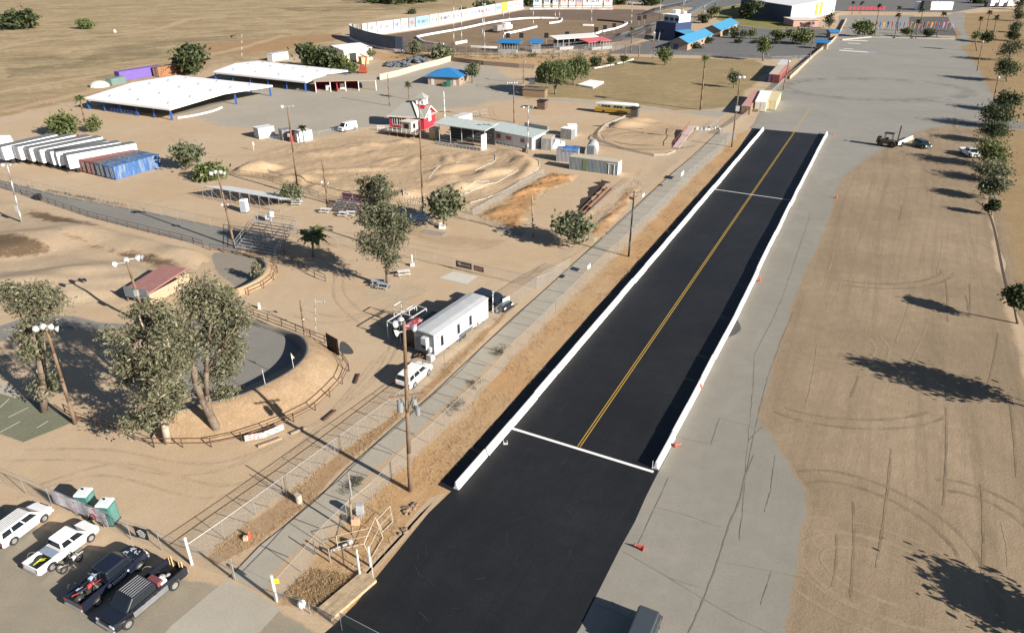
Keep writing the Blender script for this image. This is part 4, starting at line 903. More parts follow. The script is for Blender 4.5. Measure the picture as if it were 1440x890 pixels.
fence([(448, 345), (505, 352), (565, 361), (640, 379), (720, 398), (762, 408), (790, 386)], 1.8, 'wire fence across the dirt yard behind the eucalyptus', 3.4, MESHF)
fence([(320, 246), (370, 252), (420, 268), (462, 284), (500, 290)], 1.3, 'brown pipe fence at the left side of the dirt track', 3, BROWNF, RAILB, rails=('top', 'mid'))
fence([(560, 296), (625, 306), (700, 318), (760, 332), (806, 343)], 1.5, 'wire fence before the orange weedy pit', 3.5, MESHF)
fence([(665, 303), (700, 284), (735, 262), (765, 245)], 1.2, 'wire fence with grey screen along the track bend', 3, mesh_fence_mat('grey_screen', (.35, .34, .32), .35))
fence([(835, 300), (852, 286), (880, 265), (894, 254)], 1.2, 'short fence beside the dark ditch', 2.5, MESHF)
fence([(560, 70), (640, 77), (700, 79), (780, 78), (870, 72), (905, 56), (930, 42)], 3.6, 'high catch fence round the speedway', 5, mesh_fence_mat('catch_fence', (.2, .19, .18), .22), GREY, rails=('top',))
fence([(915, 78), (1000, 81), (1085, 86), (1142, 84)], 1.6, 'wire fence between the lawn and the far car park', 6, MESHF)
fence([(1012, 190), (1030, 180), (1060, 155), (1085, 132), (1110, 108), (1140, 84), (1166, 62)], 1.4, 'low screen fence along the left edge of the big lot', 5, mesh_fence_mat('tan_screen', (.4, .33, .26), .4))
fence([(846, 200), (880, 212), (930, 222), (950, 214)], .5, 'low pale board edge of the small oval track', 4, mesh_fence_mat('pale_edge', (.45, .43, .40), .8), GREY)
fence([(846, 200), (838, 192), (850, 178), (880, 165)], .6, 'low fence at the left of the small oval track', 4, mesh_fence_mat('pale_edge', (.45, .43, .40), .8), GREY)
fence([(960, 208), (985, 190), (1010, 172)], 1.0, 'low fence at the right of the small oval track', 4, MESHF)
fence([(380, 198), (420, 196), (470, 186), (540, 184)], 1.0, 'low fence behind the dirt track storage boxes', 4, MESHF)
fence([(40, 142), (60, 146), (110, 152)], 1.2, 'grey railing panels left of the white canopy', 3, MESHF)
# brown two-rail fences
def rails(px, label, h=1.1, step=2.6):
    t = fence(px, h, label, step, None, RAILB, .06, name='pipe_rail', rails=('top', 'mid'), group='brown pipe rails'); t['category'] = 'railing'
rails([(-60, 258), (0, 265), (20, 270), (40, 278)], 'brown pipe rail at the far left of the asphalt path')
rails([(39, 276), (60, 284), (126, 306), (217, 329), (270, 342), (286, 348)], 'long brown pipe rail on the near side of the asphalt path')
rails([(296, 352), (331, 358), (369, 367), (384, 374), (391, 382), (389, 391), (369, 407), (350, 415)], 'brown pipe rail curving round the small berm')
rails([(329, 417), (331, 429), (348, 442), (378, 452), (423, 469), (461, 484), (478, 500), (491, 522)], 'brown pipe rail on the far side of the large berm')
rails([(491, 522), (481, 542), (443, 578), (410, 595), (360, 614), (340, 620)], 'brown pipe rail on the near right side of the large berm')
rails([(340, 620), (296, 629), (257, 629), (217, 629)], 'brown pipe rail with graffiti board below the pair of eucalyptus')
rails([(217, 629), (162, 608), (109, 592), (92, 580)], 'brown pipe rail in the tree shade below the eucalyptus')
rails([(400, 360), (420, 374), (440, 388), (458, 396)], 'grey handrail leading down from the silver bleachers')
# boards by the rail
mb = MB(); q = pline([(345, 622), (372, 617), (400, 605)])
for a, b in zip(q, q[1:]): mb.bar(a + Vector((0, 0, .5)), b + Vector((0, 0, .5)), .06, .7)
gm, nt, bb, _ = new_mat('graffiti'); P = N(nt, 'ShaderNodeTexCoord').outputs['Object']
vo = N(nt, 'ShaderNodeTexVoronoi'); nt.links.new(mapping(nt, P, (2.2, 2.2, 2.2)), vo.inputs['Vector']); vo.inputs['Scale'].default_value = 1.2
cv = ramp(nt, noise(nt, P, 1.4, 3, .6, 1.5), [(.30, (.65, .66, .62)), (.42, (.08, .10, .12)), (.5, (.65, .66, .64)), (.56, (.40, .06, .05)), (.64, (.70, .70, .68)), (.72, (.10, .16, .18))])
nt.links.new(cv, bb.inputs['Base Color'])
tag(mb.build('graffiti_board', gm), 'low board painted with graffiti on the brown rail', 'board')
for i, (a, b, l) in enumerate((((363, 629), (396, 617), 'pale timber lying below the graffiti board'), ((409, 611), (431, 602), 'timber lying outside the rail curve'), ((500, 540), (505, 527), 'dark short plank standing by the rail bend'), ((455, 592), (472, 578), 'dark timber along the outer rail'))):
    mb = MB(); A, B = G(*a), G(*b); mb.bar(A + Vector((0, 0, .12)), B + Vector((0, 0, .12)), .22); tag(mb.build('timber', WOOD2 if i < 2 else RAILB), l, 'timber')
# white plastic edging of the dirt track
EDG = MB()
# ================================================================ shaped dirt
def heightfield(name, px, bumps, m, res=.8, margin=2.5, z0=.02, rough=.05, seed=1, flat=False):
    P_ = np.array([(G(*q).x, G(*q).y) for q in px]); x0, y0 = P_.min(0); x1, y1 = P_.max(0)
    xs = np.arange(x0, x1 + res, res); ys = np.arange(y0, y1 + res, res); X, Y = np.meshgrid(xs, ys)
    ins = np.zeros(X.shape, bool); dist = np.full(X.shape, 1e9); n = len(P_)
    for i in range(n):
        ax, ay = P_[i]; bx, by = P_[(i + 1) % n]
        c = ((ay > Y) != (by > Y)) & (X < (bx - ax) * (Y - ay) / (by - ay + 1e-12) + ax); ins ^= c
        dx, dy = bx - ax, by - ay; t = np.clip(((X - ax) * dx + (Y - ay) * dy) / (dx * dx + dy * dy), 0, 1)
        dist = np.minimum(dist, np.hypot(X - ax - t * dx, Y - ay - t * dy))
    k = np.clip(dist / margin, 0, 1); k = k * k * (3 - 2 * k) if not flat else 1.; rng = np.random.default_rng(seed)
    def H(x, y):
        z = np.zeros_like(x)
        for (u, v), rx, ry, rot, h in bumps:
            c = G(u, v); a, b = x - c.x, y - c.y; p = (a * np.cos(rot) + b * np.sin(rot)) / rx; q = (-a * np.sin(rot) + b * np.cos(rot)) / ry
            z = z + h * np.exp(-np.maximum(np.abs(p), 0) ** 2.5 - np.abs(q) ** 4)
        return z + .12 * np.sin(x * .43 + 1.7 * np.sin(y * .21)) * np.sin(y * .37) + .10
    Z = z0 + np.maximum(0, H(X, Y) + rng.normal(size=X.shape) * rough * .3) * k
    idx = -np.ones(X.shape, int); idx[ins] = np.arange(ins.sum())
    vs = np.stack([X[ins], Y[ins], Z[ins]], 1)
    q = np.stack([idx[:-1, :-1], idx[:-1, 1:], idx[1:, 1:], idx[1:, :-1]], -1).reshape(-1, 4); q = q[(q >= 0).all(1)]
    me = bpy.data.meshes.new(name); me.from_pydata(vs.tolist(), [], q.tolist())
    me.attributes.new('rim', 'FLOAT', 'POINT').data.foreach_set('value', np.clip(dist[ins] / margin, 0, 1).astype(np.float32))
    me.polygons.foreach_set('use_smooth', [True] * len(me.polygons)); me.materials.append(m); me.update()
    o = bpy.data.objects.new(name, me); COL.objects.link(o); o['kind'] = 'structure'
    def at(p):
        i = int(round((p.y - y0) / res)); j = int(round((p.x - x0) / res))
        return float(Z[min(max(i, 0), Z.shape[0] - 1), min(max(j, 0), Z.shape[1] - 1)]) if ins[min(max(i, 0), Z.shape[0] - 1), min(max(j, 0), Z.shape[1] - 1)] else 0.0
    return at
M_rc = ground_mat('racetrack_dirt', (.42, .315, .205), (.385, .28, .175), (.30, .205, .12), grain=.9, blot=.55, bumpk=.5, edge_noise=.6, streak=[(math.radians(25), .35, .4, .06)])
rb = []
for _ in range(34):
    u, v = random.uniform(400, 740), random.uniform(200, 290); rb.append(((u, v), random.uniform(1.2, 4), random.uniform(.8, 1.8), random.uniform(0, 3.14), random.uniform(.12, .5)))
rb += [((352, 240), 3.5, 2, .3, 1.3), ((376, 238), 3, 2, .6, 1.0), ((420, 252), 5, 1.6, .1, .7), ((520, 205), 3, 1.5, 0, .6), ((575, 200), 3.5, 1.5, .2, .8), ((470, 215), 5, 3, .2, .5),
       ((640, 238), 6, 2, .7, .9), ((695, 245), 5, 1.8, .6, .9), ((655, 265), 4, 1.6, .5, 1.0), ((572, 275), 3, 2, .4, .9), ((735, 222), 3, 8, .5, .7), ((748, 240), 2, 8, -.3, .7), ((500, 240), 8, 1.2, .1, .45), ((530, 270), 6, 1.2, .15, .45)]
rc_h = heightfield('dirt_racetrack', [(318, 244), (345, 228), (380, 206), (430, 200), (500, 190), (560, 192), (600, 204), (650, 212), (700, 208), (735, 212), (758, 226), (762, 238), (748, 252), (722, 272), (690, 290), (655, 303), (600, 302), (560, 292), (500, 286), (440, 276), (400, 262), (355, 256)], rb, M_rc, .55, 3, rough=.16, seed=3)
def edging(px, label, smooth=5):
    q = smoothline(pline(px), smooth); mb = MB(); P_ = []
    for p in q: P_.append(Vector((p.x, p.y, rc_h(p) + .08)))
    tube(mb, P_, .065, 6); tag(mb.build('track_edging', LGREY, smooth=True), label, 'track edging', 'white edging of the dirt track')
edging([(603, 252), (616, 240), (630, 235), (643, 230), (656, 229)], 'white track edging that bends round the small ridge left of the centre')
edging([(668, 241), (680, 235), (694, 229), (697, 222), (694, 219)], 'white track edging with a hook by the covered bleacher')
edging([(643, 277), (660, 272), (676, 266), (700, 257), (715, 249), (728, 242)], 'long white track edging along the inner straight')
edging([(652, 270), (664, 266), (674, 260), (688, 257)], 'short white track edging above the inner straight')
edging([(658, 288), (680, 282), (703, 272), (722, 262), (740, 250), (752, 242), (758, 234), (757, 226), (748, 222)], 'long white track edging round the outer right bend')
edging([(568, 280), (567, 274), (570, 278), (590, 281), (610, 285), (640, 281)], 'white track edging curling round the sand cone')
edging([(562, 284), (580, 286), (594, 288)], 'short white track edging near the tall plain pole')
for px, bb in (([(668, 304), (700, 286), (732, 262), (775, 242), (818, 246), (800, 262), (768, 270), (748, 300), (735, 330), (700, 318)], [((700, 298), 4, 2, .5, .4), ((735, 270), 5, 1.5, .7, .5), ((775, 252), 5, 1.2, .2, .45)]), ([(822, 328), (850, 300), (880, 268), (900, 256), (905, 262), (880, 300), (850, 335), (830, 340)], [((850, 310), 5, 1., .9, .3), ((880, 278), 6, 1., .9, .3)])):
    heightfield('weedy_bank', px, bb, M_ofill, .5, 2.2, rough=.35, seed=8)
# small oval
heightfield('small_dirt_track', [(846, 200), (842, 190), (856, 176), (880, 166), (920, 168), (965, 178), (990, 180), (975, 196), (955, 212), (930, 218), (880, 210)], [((878, 176), 5, 3, .3, 1.2), ((902, 170), 4, 2, 0, .9), ((915, 195), 9, 3, .1, .2)], M_rc, .8, 2.5, seed=4)
mk = MB(); C = G(908, 196)
for rx, ry in ((9, 5), (14, 8)): ribbon(mk, [C + Vector((rx * math.cos(t), ry * math.sin(t) * 1.3, 0)) for t in np.linspace(1.5, 5.6, 40)], .25, .16)
o = mk.build('track_line', mat('dark_tread', (.13, .085, .05), .95), fix=False); o['kind'] = 'structure'
# rollers and jumps of the left track
LB = [((30, 345), 8, 5, .2, .9), ((70, 330), 9, 5, -.5, .6), ((150, 330), 12, 3, -.5, .6), ((60, 395), 8, 3, .1, .9), ((150, 385), 9, 3, -.3, .7), ((220, 352), 9, 2.5, -.5, .5), ((120, 410), 7, 3, .2, .7), ((20, 408), 7, 3, 0, .6), ((265, 360), 5, 2, -.5, .5)]
heightfield('dirt_track', [(-140, 300), (0, 275), (40, 284), (126, 312), (217, 335), (286, 352), (300, 365), (250, 400), (200, 436), (120, 436), (30, 430), (-140, 440)],
            LB,
            ground_mat('jump_dirt', (.41, .322, .222), (.375, .288, .195), (.29, .21, .135), edge_noise=.7, blot=.5), .8, 3, z0=.008, rough=0)
M_wet_shade2 = ground_mat('damp_shade_dirt', (.20, .14, .085), (.165, .12, .075), (.12, .088, .062), edge_noise=1.0, rough=.8, under='jump_dirt')
for px in ([(60, 326), (100, 332), (150, 348), (200, 354), (250, 366), (284, 384), (255, 390), (200, 376), (150, 360), (90, 342)], [(42, 292), (110, 308), (160, 324), (140, 330), (60, 320), (30, 306)], [(-90, 340), (30, 334), (66, 344), (85, 356), (50, 364), (-90, 378)]):
    heightfield('damp_shade_dirt', px, LB, M_wet_shade2, .6, 2.2, z0=.03, rough=0, flat=True)  # damp runs; the leftmost patch paints the shading beside a mound
# the large berm: grassy outside, paved and banked inside
def berm(name, outer, rim, inner, h, n=48, rimw=.4, mo=M_mound, mi=None, rev=False):
    H0 = h
    O = resample(smoothline(pline(outer), 5), n); nr_ = len(rim); hp = lambda t: h * (1 - .8 * min(1, max(0, ((1 - t if rev else t) - .5) / .25))); Rm = resample(smoothline([G(u, v, hp(i / (nr_ - 1))) for i, (u, v) in enumerate(rim)], 5), n); I = resample(smoothline(pline(inner), 5), n)
    vs = []; fs = []; mi_ = []
    for a, b, c in zip(O, Rm, I):
        h = b.z
        a = Vector((a.x, a.y, .01)); b = Vector((b.x, b.y, h)); c = b.lerp(Vector((c.x, c.y, 0)), .2); c.z = .016; out = (a - b); out.z = 0; out.normalize()
        b1 = b + out * rimw; rows = [a, a.lerp(b1, .3) + Vector((0, 0, random.uniform(-.03, .06))), a.lerp(b1, .6) + Vector((0, 0, .12 * h + random.uniform(-.05, .05))), a.lerp(b1, .85) + Vector((0, 0, .09 * h)), b1, b, b.lerp(c, .35), b.lerp(c, .7) - Vector((0, 0, .05 * h)), c]
        vs += [tuple(r) for r in rows]
    k = 9
    e = [1.0] * (n); 
    for i in range(n - 1):
        for j in range(k - 1): fs.append((i * k + j, (i + 1) * k + j, (i + 1) * k + j + 1, i * k + j + 1)); mi_.append(0 if j < 4 else 1)
    me = bpy.data.meshes.new(name); me.from_pydata(vs, [], fs); me.materials.append(mo); me.materials.append(mi or M_path); me.polygons.foreach_set('material_index', mi_)
    bm = bmesh.new(); bm.from_mesh(me); bmesh.ops.recalc_face_normals(bm, faces=bm.faces); bm.to_mesh(me); bm.free()
    if sum(p.normal.z for p in me.polygons) < 0: me.flip_normals()
    me.attributes.new('rim', 'FLOAT', 'POINT').data.foreach_set('value', [1.] * len(vs))
    me.polygons.foreach_set('use_smooth', [True] * len(me.polygons)); me.update()
    o = bpy.data.objects.new(name, me); COL.objects.link(o); o['kind'] = 'structure'
M_berm_in = ground_mat('berm_asphalt', (.17, .162, .148), (.19, .18, .16), (.14, .132, .12), rough=.9, soft=False, blot=.3, bumpk=.2)
berm('dirt_berm', [(212, 618), (262, 624), (300, 622), (360, 608), (410, 588), (445, 570), (472, 545), (484, 520), (474, 500), (455, 484), (430, 474), (400, 463), (372, 456), (345, 446)],
     [(240, 580), (285, 566), (328, 556), (358, 545), (391, 529), (414, 514), (428, 498), (429, 484), (421, 473), (408, 468), (390, 463), (372, 458), (358, 453), (345, 447)],
     [(240, 560), (280, 551), (318, 545), (345, 533), (372, 520), (392, 508), (404, 498), (407, 488), (403, 481), (394, 477), (380, 472), (366, 467), (354, 463), (342, 458)], 2.1, mi=M_berm_in)
berm('dirt_berm', [(300, 352), (331, 357), (367, 366), (383, 375), (388, 383), (386, 391), (368, 404), (340, 415), (330, 416)],
     [(310, 350), (340, 356), (360, 362), (369, 368), (371, 376), (366, 386), (352, 396), (338, 403), (331, 406)],
     [(310, 354), (336, 359), (352, 366), (358, 372), (358, 378), (352, 385), (342, 391), (332, 398), (328, 402)], 1.2, mi=M_berm_in, rev=True)
# dark board sheet lying by the rail
# ================================================================ buildings
WINF = mat('window_frame', (.55, .55, .53), .5)
def frame(a, b, za=0, zb=0):
    A, B = G(*a, za), G(*b, zb); return Vector((A.x, A.y, 0)), ang(A, B), math.hypot(B.x - A.x, B.y - A.y)
def side_depth(a, b, c, zc=0):
    """distance of c behind the line a-b"""
    A, B, C_ = G(*a), G(*b), G(*c, zc); d = (B - A); d.z = 0; d.normalize(); e = C_ - A; return abs(d.x * e.y - d.y * e.x)
def window(parent, x, y, z, w, h, face='front', sub=True, m=None, fm=None):
    """a framed window standing proud of a wall; face: front (-y), right (+x)"""
    f = MB(); g = MB(); t = .06
    if face == 'front':
        for dx, dz, sx, sz in ((0, 0, w, t), (0, h - t, w, t)): f.box((x, y - .03, z + dz), (sx, .06, sz))
        for dx in (-w / 2 + t / 2, w / 2 - t / 2, 0): f.box((x + dx, y - .028, z + t), (t, .056, h - 2 * t))
        g.box((x, y - .01, z + t), (w - 2 * t, .03, h - 2 * t))
    else:
        for dz in (0, h - t): f.box((x + .03, y, z + dz), (.06, w, t))
        for dy in (-w / 2 + t / 2, w / 2 - t / 2, 0): f.box((x + .028, y + dy, z + t), (.056, t, h - 2 * t))
        g.box((x + .01, y, z + t), (.03, w - 2 * t, h - 2 * t))
    o = f.build('window', fm or WINF, parent)
    if sub: g.build('pane', m or GLASS, o)
    return o
# ---- open white canopies
M_roofw = corrugated('white_metal_roof', (.80, .80, .79), .9, .5, axis=0, strength=.25, var=.03)
def canopy(c, label, vents, grid=(6, 5), ez=3.3, rz=4.3):
    """c: four roof corners in photo pixels (left, near, right, far) at the eave"""
    P_ = [G(u, v, ez) for u, v in c]; o0 = Vector((P_[0].x, P_[0].y, 0)); t = thing('canopy', label, 'shelter', o0, 0, 'open white steel canopies')
    L_, Nn, Rr, Fr = [p - o0 for p in P_]
    m1, m2 = (L_ + Fr) / 2, (Nn + Rr) / 2; m1, m2 = m1 + Vector((0, 0, rz - ez)), m2 + Vector((0, 0, rz - ez)); th = Vector((0, 0, -.16)); mb = MB()
    for a, b, cc, d in ((L_, Nn, m2, m1), (m1, m2, Rr, Fr)): mb.hexa([a + th, b + th, cc + th, d + th, a, b, cc, d])
    mb.build('roof', M_roofw, t)
    f = MB()
    for a, b in ((L_, Nn), (Nn, m2), (m2, Rr), (Rr, Fr), (Fr, m1), (m1, L_)): f.bar(a + th * 2.2, b + th * 2.2, .12, .34)
    f.build('fascia', WHITE, t)
    tr = MB()
    for i in range(1, grid[0]):
        s = i / grid[0]; a, b, cc = L_.lerp(Nn, s), m1.lerp(m2, s), Fr.lerp(Rr, s)
        for p, q in ((a, b), (b, cc)): tr.bar(p + th * 3.5, q + th * 3.5, .14, .3)
    tr.build('truss', mat('dark_blue_steel', (.02, .045, .13), .6), t)
    cols = [L_, Nn, Rr, Fr]; 
    for i in range(1, 5): cols += [L_.lerp(Nn, i / 5), Fr.lerp(Rr, i / 5)]
    cols += [Nn.lerp(Rr, .62), L_.lerp(Fr, .5)]
    ctr = (L_ + Nn + Rr + Fr) / 4
    for i, p in enumerate(cols):
        q = p.lerp(ctr, .035); mb = MB(); w = .38 if i < 4 or i == len(cols) - 2 else .22
        mb.box((q.x, q.y, 0), (w * 1.5, w * .8, ez - .4), 0, tx=.75); mb.build('column', BLUEP, t)
    for i in range(vents[0]):
        for j in range(vents[1]):
            p = L_.lerp(Nn, (i + .6) / vents[0]).lerp(Fr.lerp(Rr, (i + .6) / vents[0]), (j + .5) / vents[1]); k = abs((j + .5) / vents[1] - .5) * 2
            z = ez + (rz - ez) * (1 - k); mb = MB(); mb.cyl((p.x, p.y, z), (p.x, p.y, z + .35), .22, .22, 8); mb.cyl((p.x, p.y, z + .35), (p.x, p.y, z + .5), .34, .1, 8); mb.build('roof_vent', GALV, t)
    return t
canopy([(117, 138), (238, 153), (383, 120), (248, 106)], 'nearer white steel canopy on blue columns beside the palm', (3, 5))
canopy([(299, 101), (430, 115), (489, 99), (362, 86)], 'farther white steel canopy on blue columns beside the dark trees', (4, 3))
# things under the canopies
mb = MB(); q = smoothline(pline([(250, 167), (275, 163), (300, 157), (312, 152)]), 5)
for a, b in zip(q, q[1:]): mb.bar(a + Vector((0, 0, .2)), b + Vector((0, 0, .2)), .35, .4)
tag(mb.build('curved_curb', WHITE), 'white curved kerb at the edge of the nearer canopy', 'kerb')
def railing(a, b, label, h=1.2, m=BLUEP, n=8, grp=None):
    A, B = G(*a), G(*b); t = thing('railing', label, 'railing', A, 0, grp); d = B - A; mb = MB()
    for z in (h, h * .5): mb.bar(Vector((0, 0, z)), d + Vector((0, 0, z)), .08)
    mb.build('rail', m, t)
    for i in range(n + 1): p = d * (i / n); mb = MB(); mb.bar(p, p + Vector((0, 0, h)), .08); mb.build('post', m, t)
railing((157, 158), (196, 164), 'blue railing in the shade under the nearer canopy')
sheet('shaded_floor', [(135, 150), (240, 164), (330, 140), (250, 126)], .025, mat('shaded_slab', (.2, .18, .155), .9, var=.15, scale=.2))  # dark dirt floor, the canopy's shade also put into its colour
# cream stall under the farther canopy: red open shed
def shed(a, b, depth, h, label, wall, roofm, name='shed', cat='shed', pitch=.0, over=.25, rise=0., windows=(), doors=(), group=None, rm=None):
    loc, rot, L_ = frame(a, b); t = thing(name, label, cat, loc, rot, group)
    mb = MB(); mb.box((L_ / 2, depth / 2, 0), (L_, depth, h)); mb.build('wall', wall, t)
    mb = MB(); o = over
    if rise:
        mb.hexa([(-o, -o, h + .004), (L_ + o, -o, h + .004), (L_ + o, depth / 2, h + rise), (-o, depth / 2, h + rise), (-o, -o, h + .12), (L_ + o, -o, h + .12), (L_ + o, depth / 2, h + rise + .12), (-o, depth / 2, h + rise + .12)])
        mb.hexa([(-o, depth / 2 + .001, h + rise), (L_ + o, depth / 2 + .001, h + rise), (L_ + o, depth + o, h + .004), (-o, depth + o, h + .004), (-o, depth / 2 + .001, h + rise + .12), (L_ + o, depth / 2 + .001, h + rise + .12), (L_ + o, depth + o, h + .12), (-o, depth + o, h + .12)])
        g = MB(); g.poly([(0.001, 0, h), (.001, depth, h), (.001, depth / 2, h + rise)]); g.poly([(L_ - .001, 0, h), (L_ - .001, depth, h), (L_ - .001, depth / 2, h + rise)]); g.build('gable', wall, t)
    else:
        mb.hexa([(-o, -o, h + .004), (L_ + o, -o, h + .004), (L_ + o, depth + o, h + .004 + pitch), (-o, depth + o, h + .004 + pitch), (-o, -o, h + .12), (L_ + o, -o, h + .12), (L_ + o, depth + o, h + .12 + pitch), (-o, depth + o, h + .12 + pitch)])
    mb.build('roof', roofm, t)
    for x, z, w, hh, f in windows: window(t, x * L_ if f == 'front' else L_, 0 if f == 'front' else x * depth, z, w, hh, f)
    for x, w, hh, f in doors:
        mb = MB()
        if f == 'front': mb.box((x * L_, -.03, .03), (w, .08, hh))
        else: mb.box((L_ + .03, x * depth, .03), (.08, w, hh))
        mb.build('door', DARK if wall != WHITE else LGREY, t)
    return t, L_
# open red stall
loc, rot, L_ = frame((444, 130), (505, 128)); t = thing('open_shed', 'red open fronted stall with a tan roof beside the farther canopy', 'stall', loc, rot)
mb = MB(); D_ = 9
mb.box((L_ * .5, D_, 0), (L_, .2, 2.8)); mb.box((.1, D_ / 2, 0), (.2, D_, 2.8)); mb.box((L_ * .5, D_ * .45, 0), (.2, D_, 2.6)); mb.box((L_ - .1, D_ * .6, 0), (.2, D_ * .7, 2.6)); mb.build('wall', REDW, t)
mb = MB(); mb.hexa([(-.4, -.3, 3.3), (L_ + 6, -.3, 3.1), (L_ + 6, D_ + .5, 3.3), (-.4, D_ + .5, 3.4), (-.4, -.3, 3.42), (L_ + 6, -.3, 3.22), (L_ + 6, D_ + .5, 3.45), (-.4, D_ + .5, 3.55)]); mb.build('roof', mat('tan_roof', (.36, .30, .23), .85), t)
for x in (0.2, L_ * .35, L_ * .7, L_, L_ + 5.6): mb = MB(); mb.box((x, -.2, 0), (.2, .2, 3.1)); mb.build('post', WHITE, t)
for x, l in ((.25, 'first white counter box in the red stall'), (.75, 'second white counter box in the red stall')):
    mb = MB(); mb.box((0, 0, 0), (1.5, 1, 1.6), tx=.9); mb.box((0, 0, 1.6), (1.6, 1.1, .12)); o = mb.build('counter', LGREY if x < .5 else WHITE); o.location = G(452 + 40 * x, 128 - 4 * x); tag(o, l, 'counter')
# cream warehouse
shed((485, 89), (524, 84), 17, 4.6, 'cream metal warehouse behind the dark tree clump', corrugated('cream_metal', (.62, .57, .46), .3, axis=0, strength=.3), corrugated('pale_roof', (.70, .67, .60), .6, axis=0, strength=.2), 'warehouse', 'building', rise=1.1, doors=((.3, 3.2, 3.4, 'front'),))
t, L_ = shed((384, 87), (406, 83), 3, 2.7, 'small white box trailer behind the farther canopy', WHITE, LGREY, 'box_trailer', 'trailer', over=.05)
for x in (.25, .75): mb = MB(); mb.cyl((x * L_, -.02, .35), (x * L_, .2, .35), .35, .35, 10); mb.build('wheel', RUBBER, t)
# blue roofed restroom
M_brick = mat('tan_block_wall', (.30, .215, .155), .85, var=.1)
M_blueroof = corrugated('blue_metal_roof', (.028, .17, .40), .45, .45, axis=0, strength=.35, var=.06)
M_blueroof2 = corrugated('sky_blue_metal_roof', (.055, .24, .41), .5, .45, axis=0, strength=.35, var=.06)
def hip(a, b, depth, h, rise, over, label, wall, roofm, name, ridge=.5):
    loc, rot, L_ = frame(a, b); t = thing(name, label, 'building', loc, rot); mb = MB(); mb.box((L_ / 2, depth / 2, 0), (L_, depth, h)); mb.build('wall', wall, t)
    o = over; mb = MB(); e = [(-o, -o, h), (L_ + o, -o, h), (L_ + o, depth + o, h), (-o, depth + o, h)]; i = depth * ridge
    r0, r1 = (i, depth / 2, h + rise), (L_ - i, depth / 2, h + rise)
    mb.add(e + [r0, r1] + [(x, y, h - .15) for x, y, z in e], [(0, 1, 5, 4), (1, 2, 5), (2, 3, 4, 5), (3, 0, 4), (0, 6, 7, 1), (1, 7, 8, 2), (2, 8, 9, 3), (3, 9, 6, 0), (6, 9, 8, 7)])
    mb.build('roof', roofm, t); return t, L_
t, L_ = hip((602, 119), (646, 121), side_depth((602, 119), (646, 121), (655, 117)) + 5, 2.9, 2.0, .9, 'square block restroom with a blue hipped roof in the middle lot', M_brick, M_blueroof, 'restroom', .48)
for x in (.15, .85): mb = MB(); mb.box((x * L_, -.03, .02), (1.0, .08, 2.1)); mb.build('door', LGREY, t)
window(t, L_, 3, 1.2, 2.2, .9, 'right')
for x, l, mm in ((626, 'dark green bin before the blue roofed restroom', mat('dark_green', (.01, .05, .04), .5)), (631, 'green portable toilet before the blue roofed restroom', mat('bin_green', (.015, .11, .08), .5))):
    mb = MB(); mb.box((0, 0, 0), (1.3, 1.2, 2.0 if x > 628 else 1.3), tx=.92, ty=.92); mb.box((0, 0, 2.0 if x > 628 else 1.3), (1.35, 1.25, .12)); o = mb.build('bin', mm); o.location = G(x, 122); tag(o, l, 'bin')
# blue roofed buildings
for a, b, far, l in (((940, 71), (966, 71.5), (1000, 58), 'nearer long block building with a bright blue gabled roof'), ((988, 51), (1012, 52.5), (1036, 41), 'farther long block building with a bright blue gabled roof')):
    loc, rot, L_ = frame(a, b); D_ = side_depth(a, b, far); h = 3.3; rise = 2.0
    # the ridge runs away from us: gable end at the front
    A, B, C_ = G(*a), G(*b), G(*far); dirv = (C_ - B); r2 = math.atan2(dirv.y, dirv.x); D_ = dirv.length; W_ = L_
    t = thing('blue_roofed_building', l, 'building', B, r2, 'blue roofed buildings by the speedway'); mb = MB(); mb.box((D_ / 2, W_ / 2, 0), (D_, W_, h)); mb.build('wall', M_brick, t)
    g = MB(); g.poly([(0, 0, h), (0, W_, h), (0, W_ / 2, h + rise)]); g.poly([(D_, 0, h), (D_, W_, h), (D_, W_ / 2, h + rise)]); g.build('gable', mat('tan_siding', (.33, .25, .185), .8), t)
    mb = MB(); o = .8
    for s in (0, 1):
        y0, y1 = (-o, W_ / 2) if s == 0 else (W_ + o, W_ / 2 + .002); z0 = h - o * rise / (W_ / 2)
        mb.hexa([(-o, y0, z0), (D_ + o, y0, z0), (D_ + o, y1, h + rise), (-o, y1, h + rise), (-o, y0, z0 + .15), (D_ + o, y0, z0 + .15), (D_ + o, y1, h + rise + .15), (-o, y1, h + rise + .15)])
    mb.build('roof', M_blueroof2, t)
    mb = MB(); mb.box((-.03, W_ * .65, .02), (.08, 2.2, 2.4)); mb.build('door', mat('blue_door', (.04, .07, .2), .5), t)
    for k in range(4):
        x = D_ * (.15 + .22 * k); f = MB(); f.box((x, -.03, 1.2), (2.2, .08, 1.0)); f.build('window', GLASS, t)
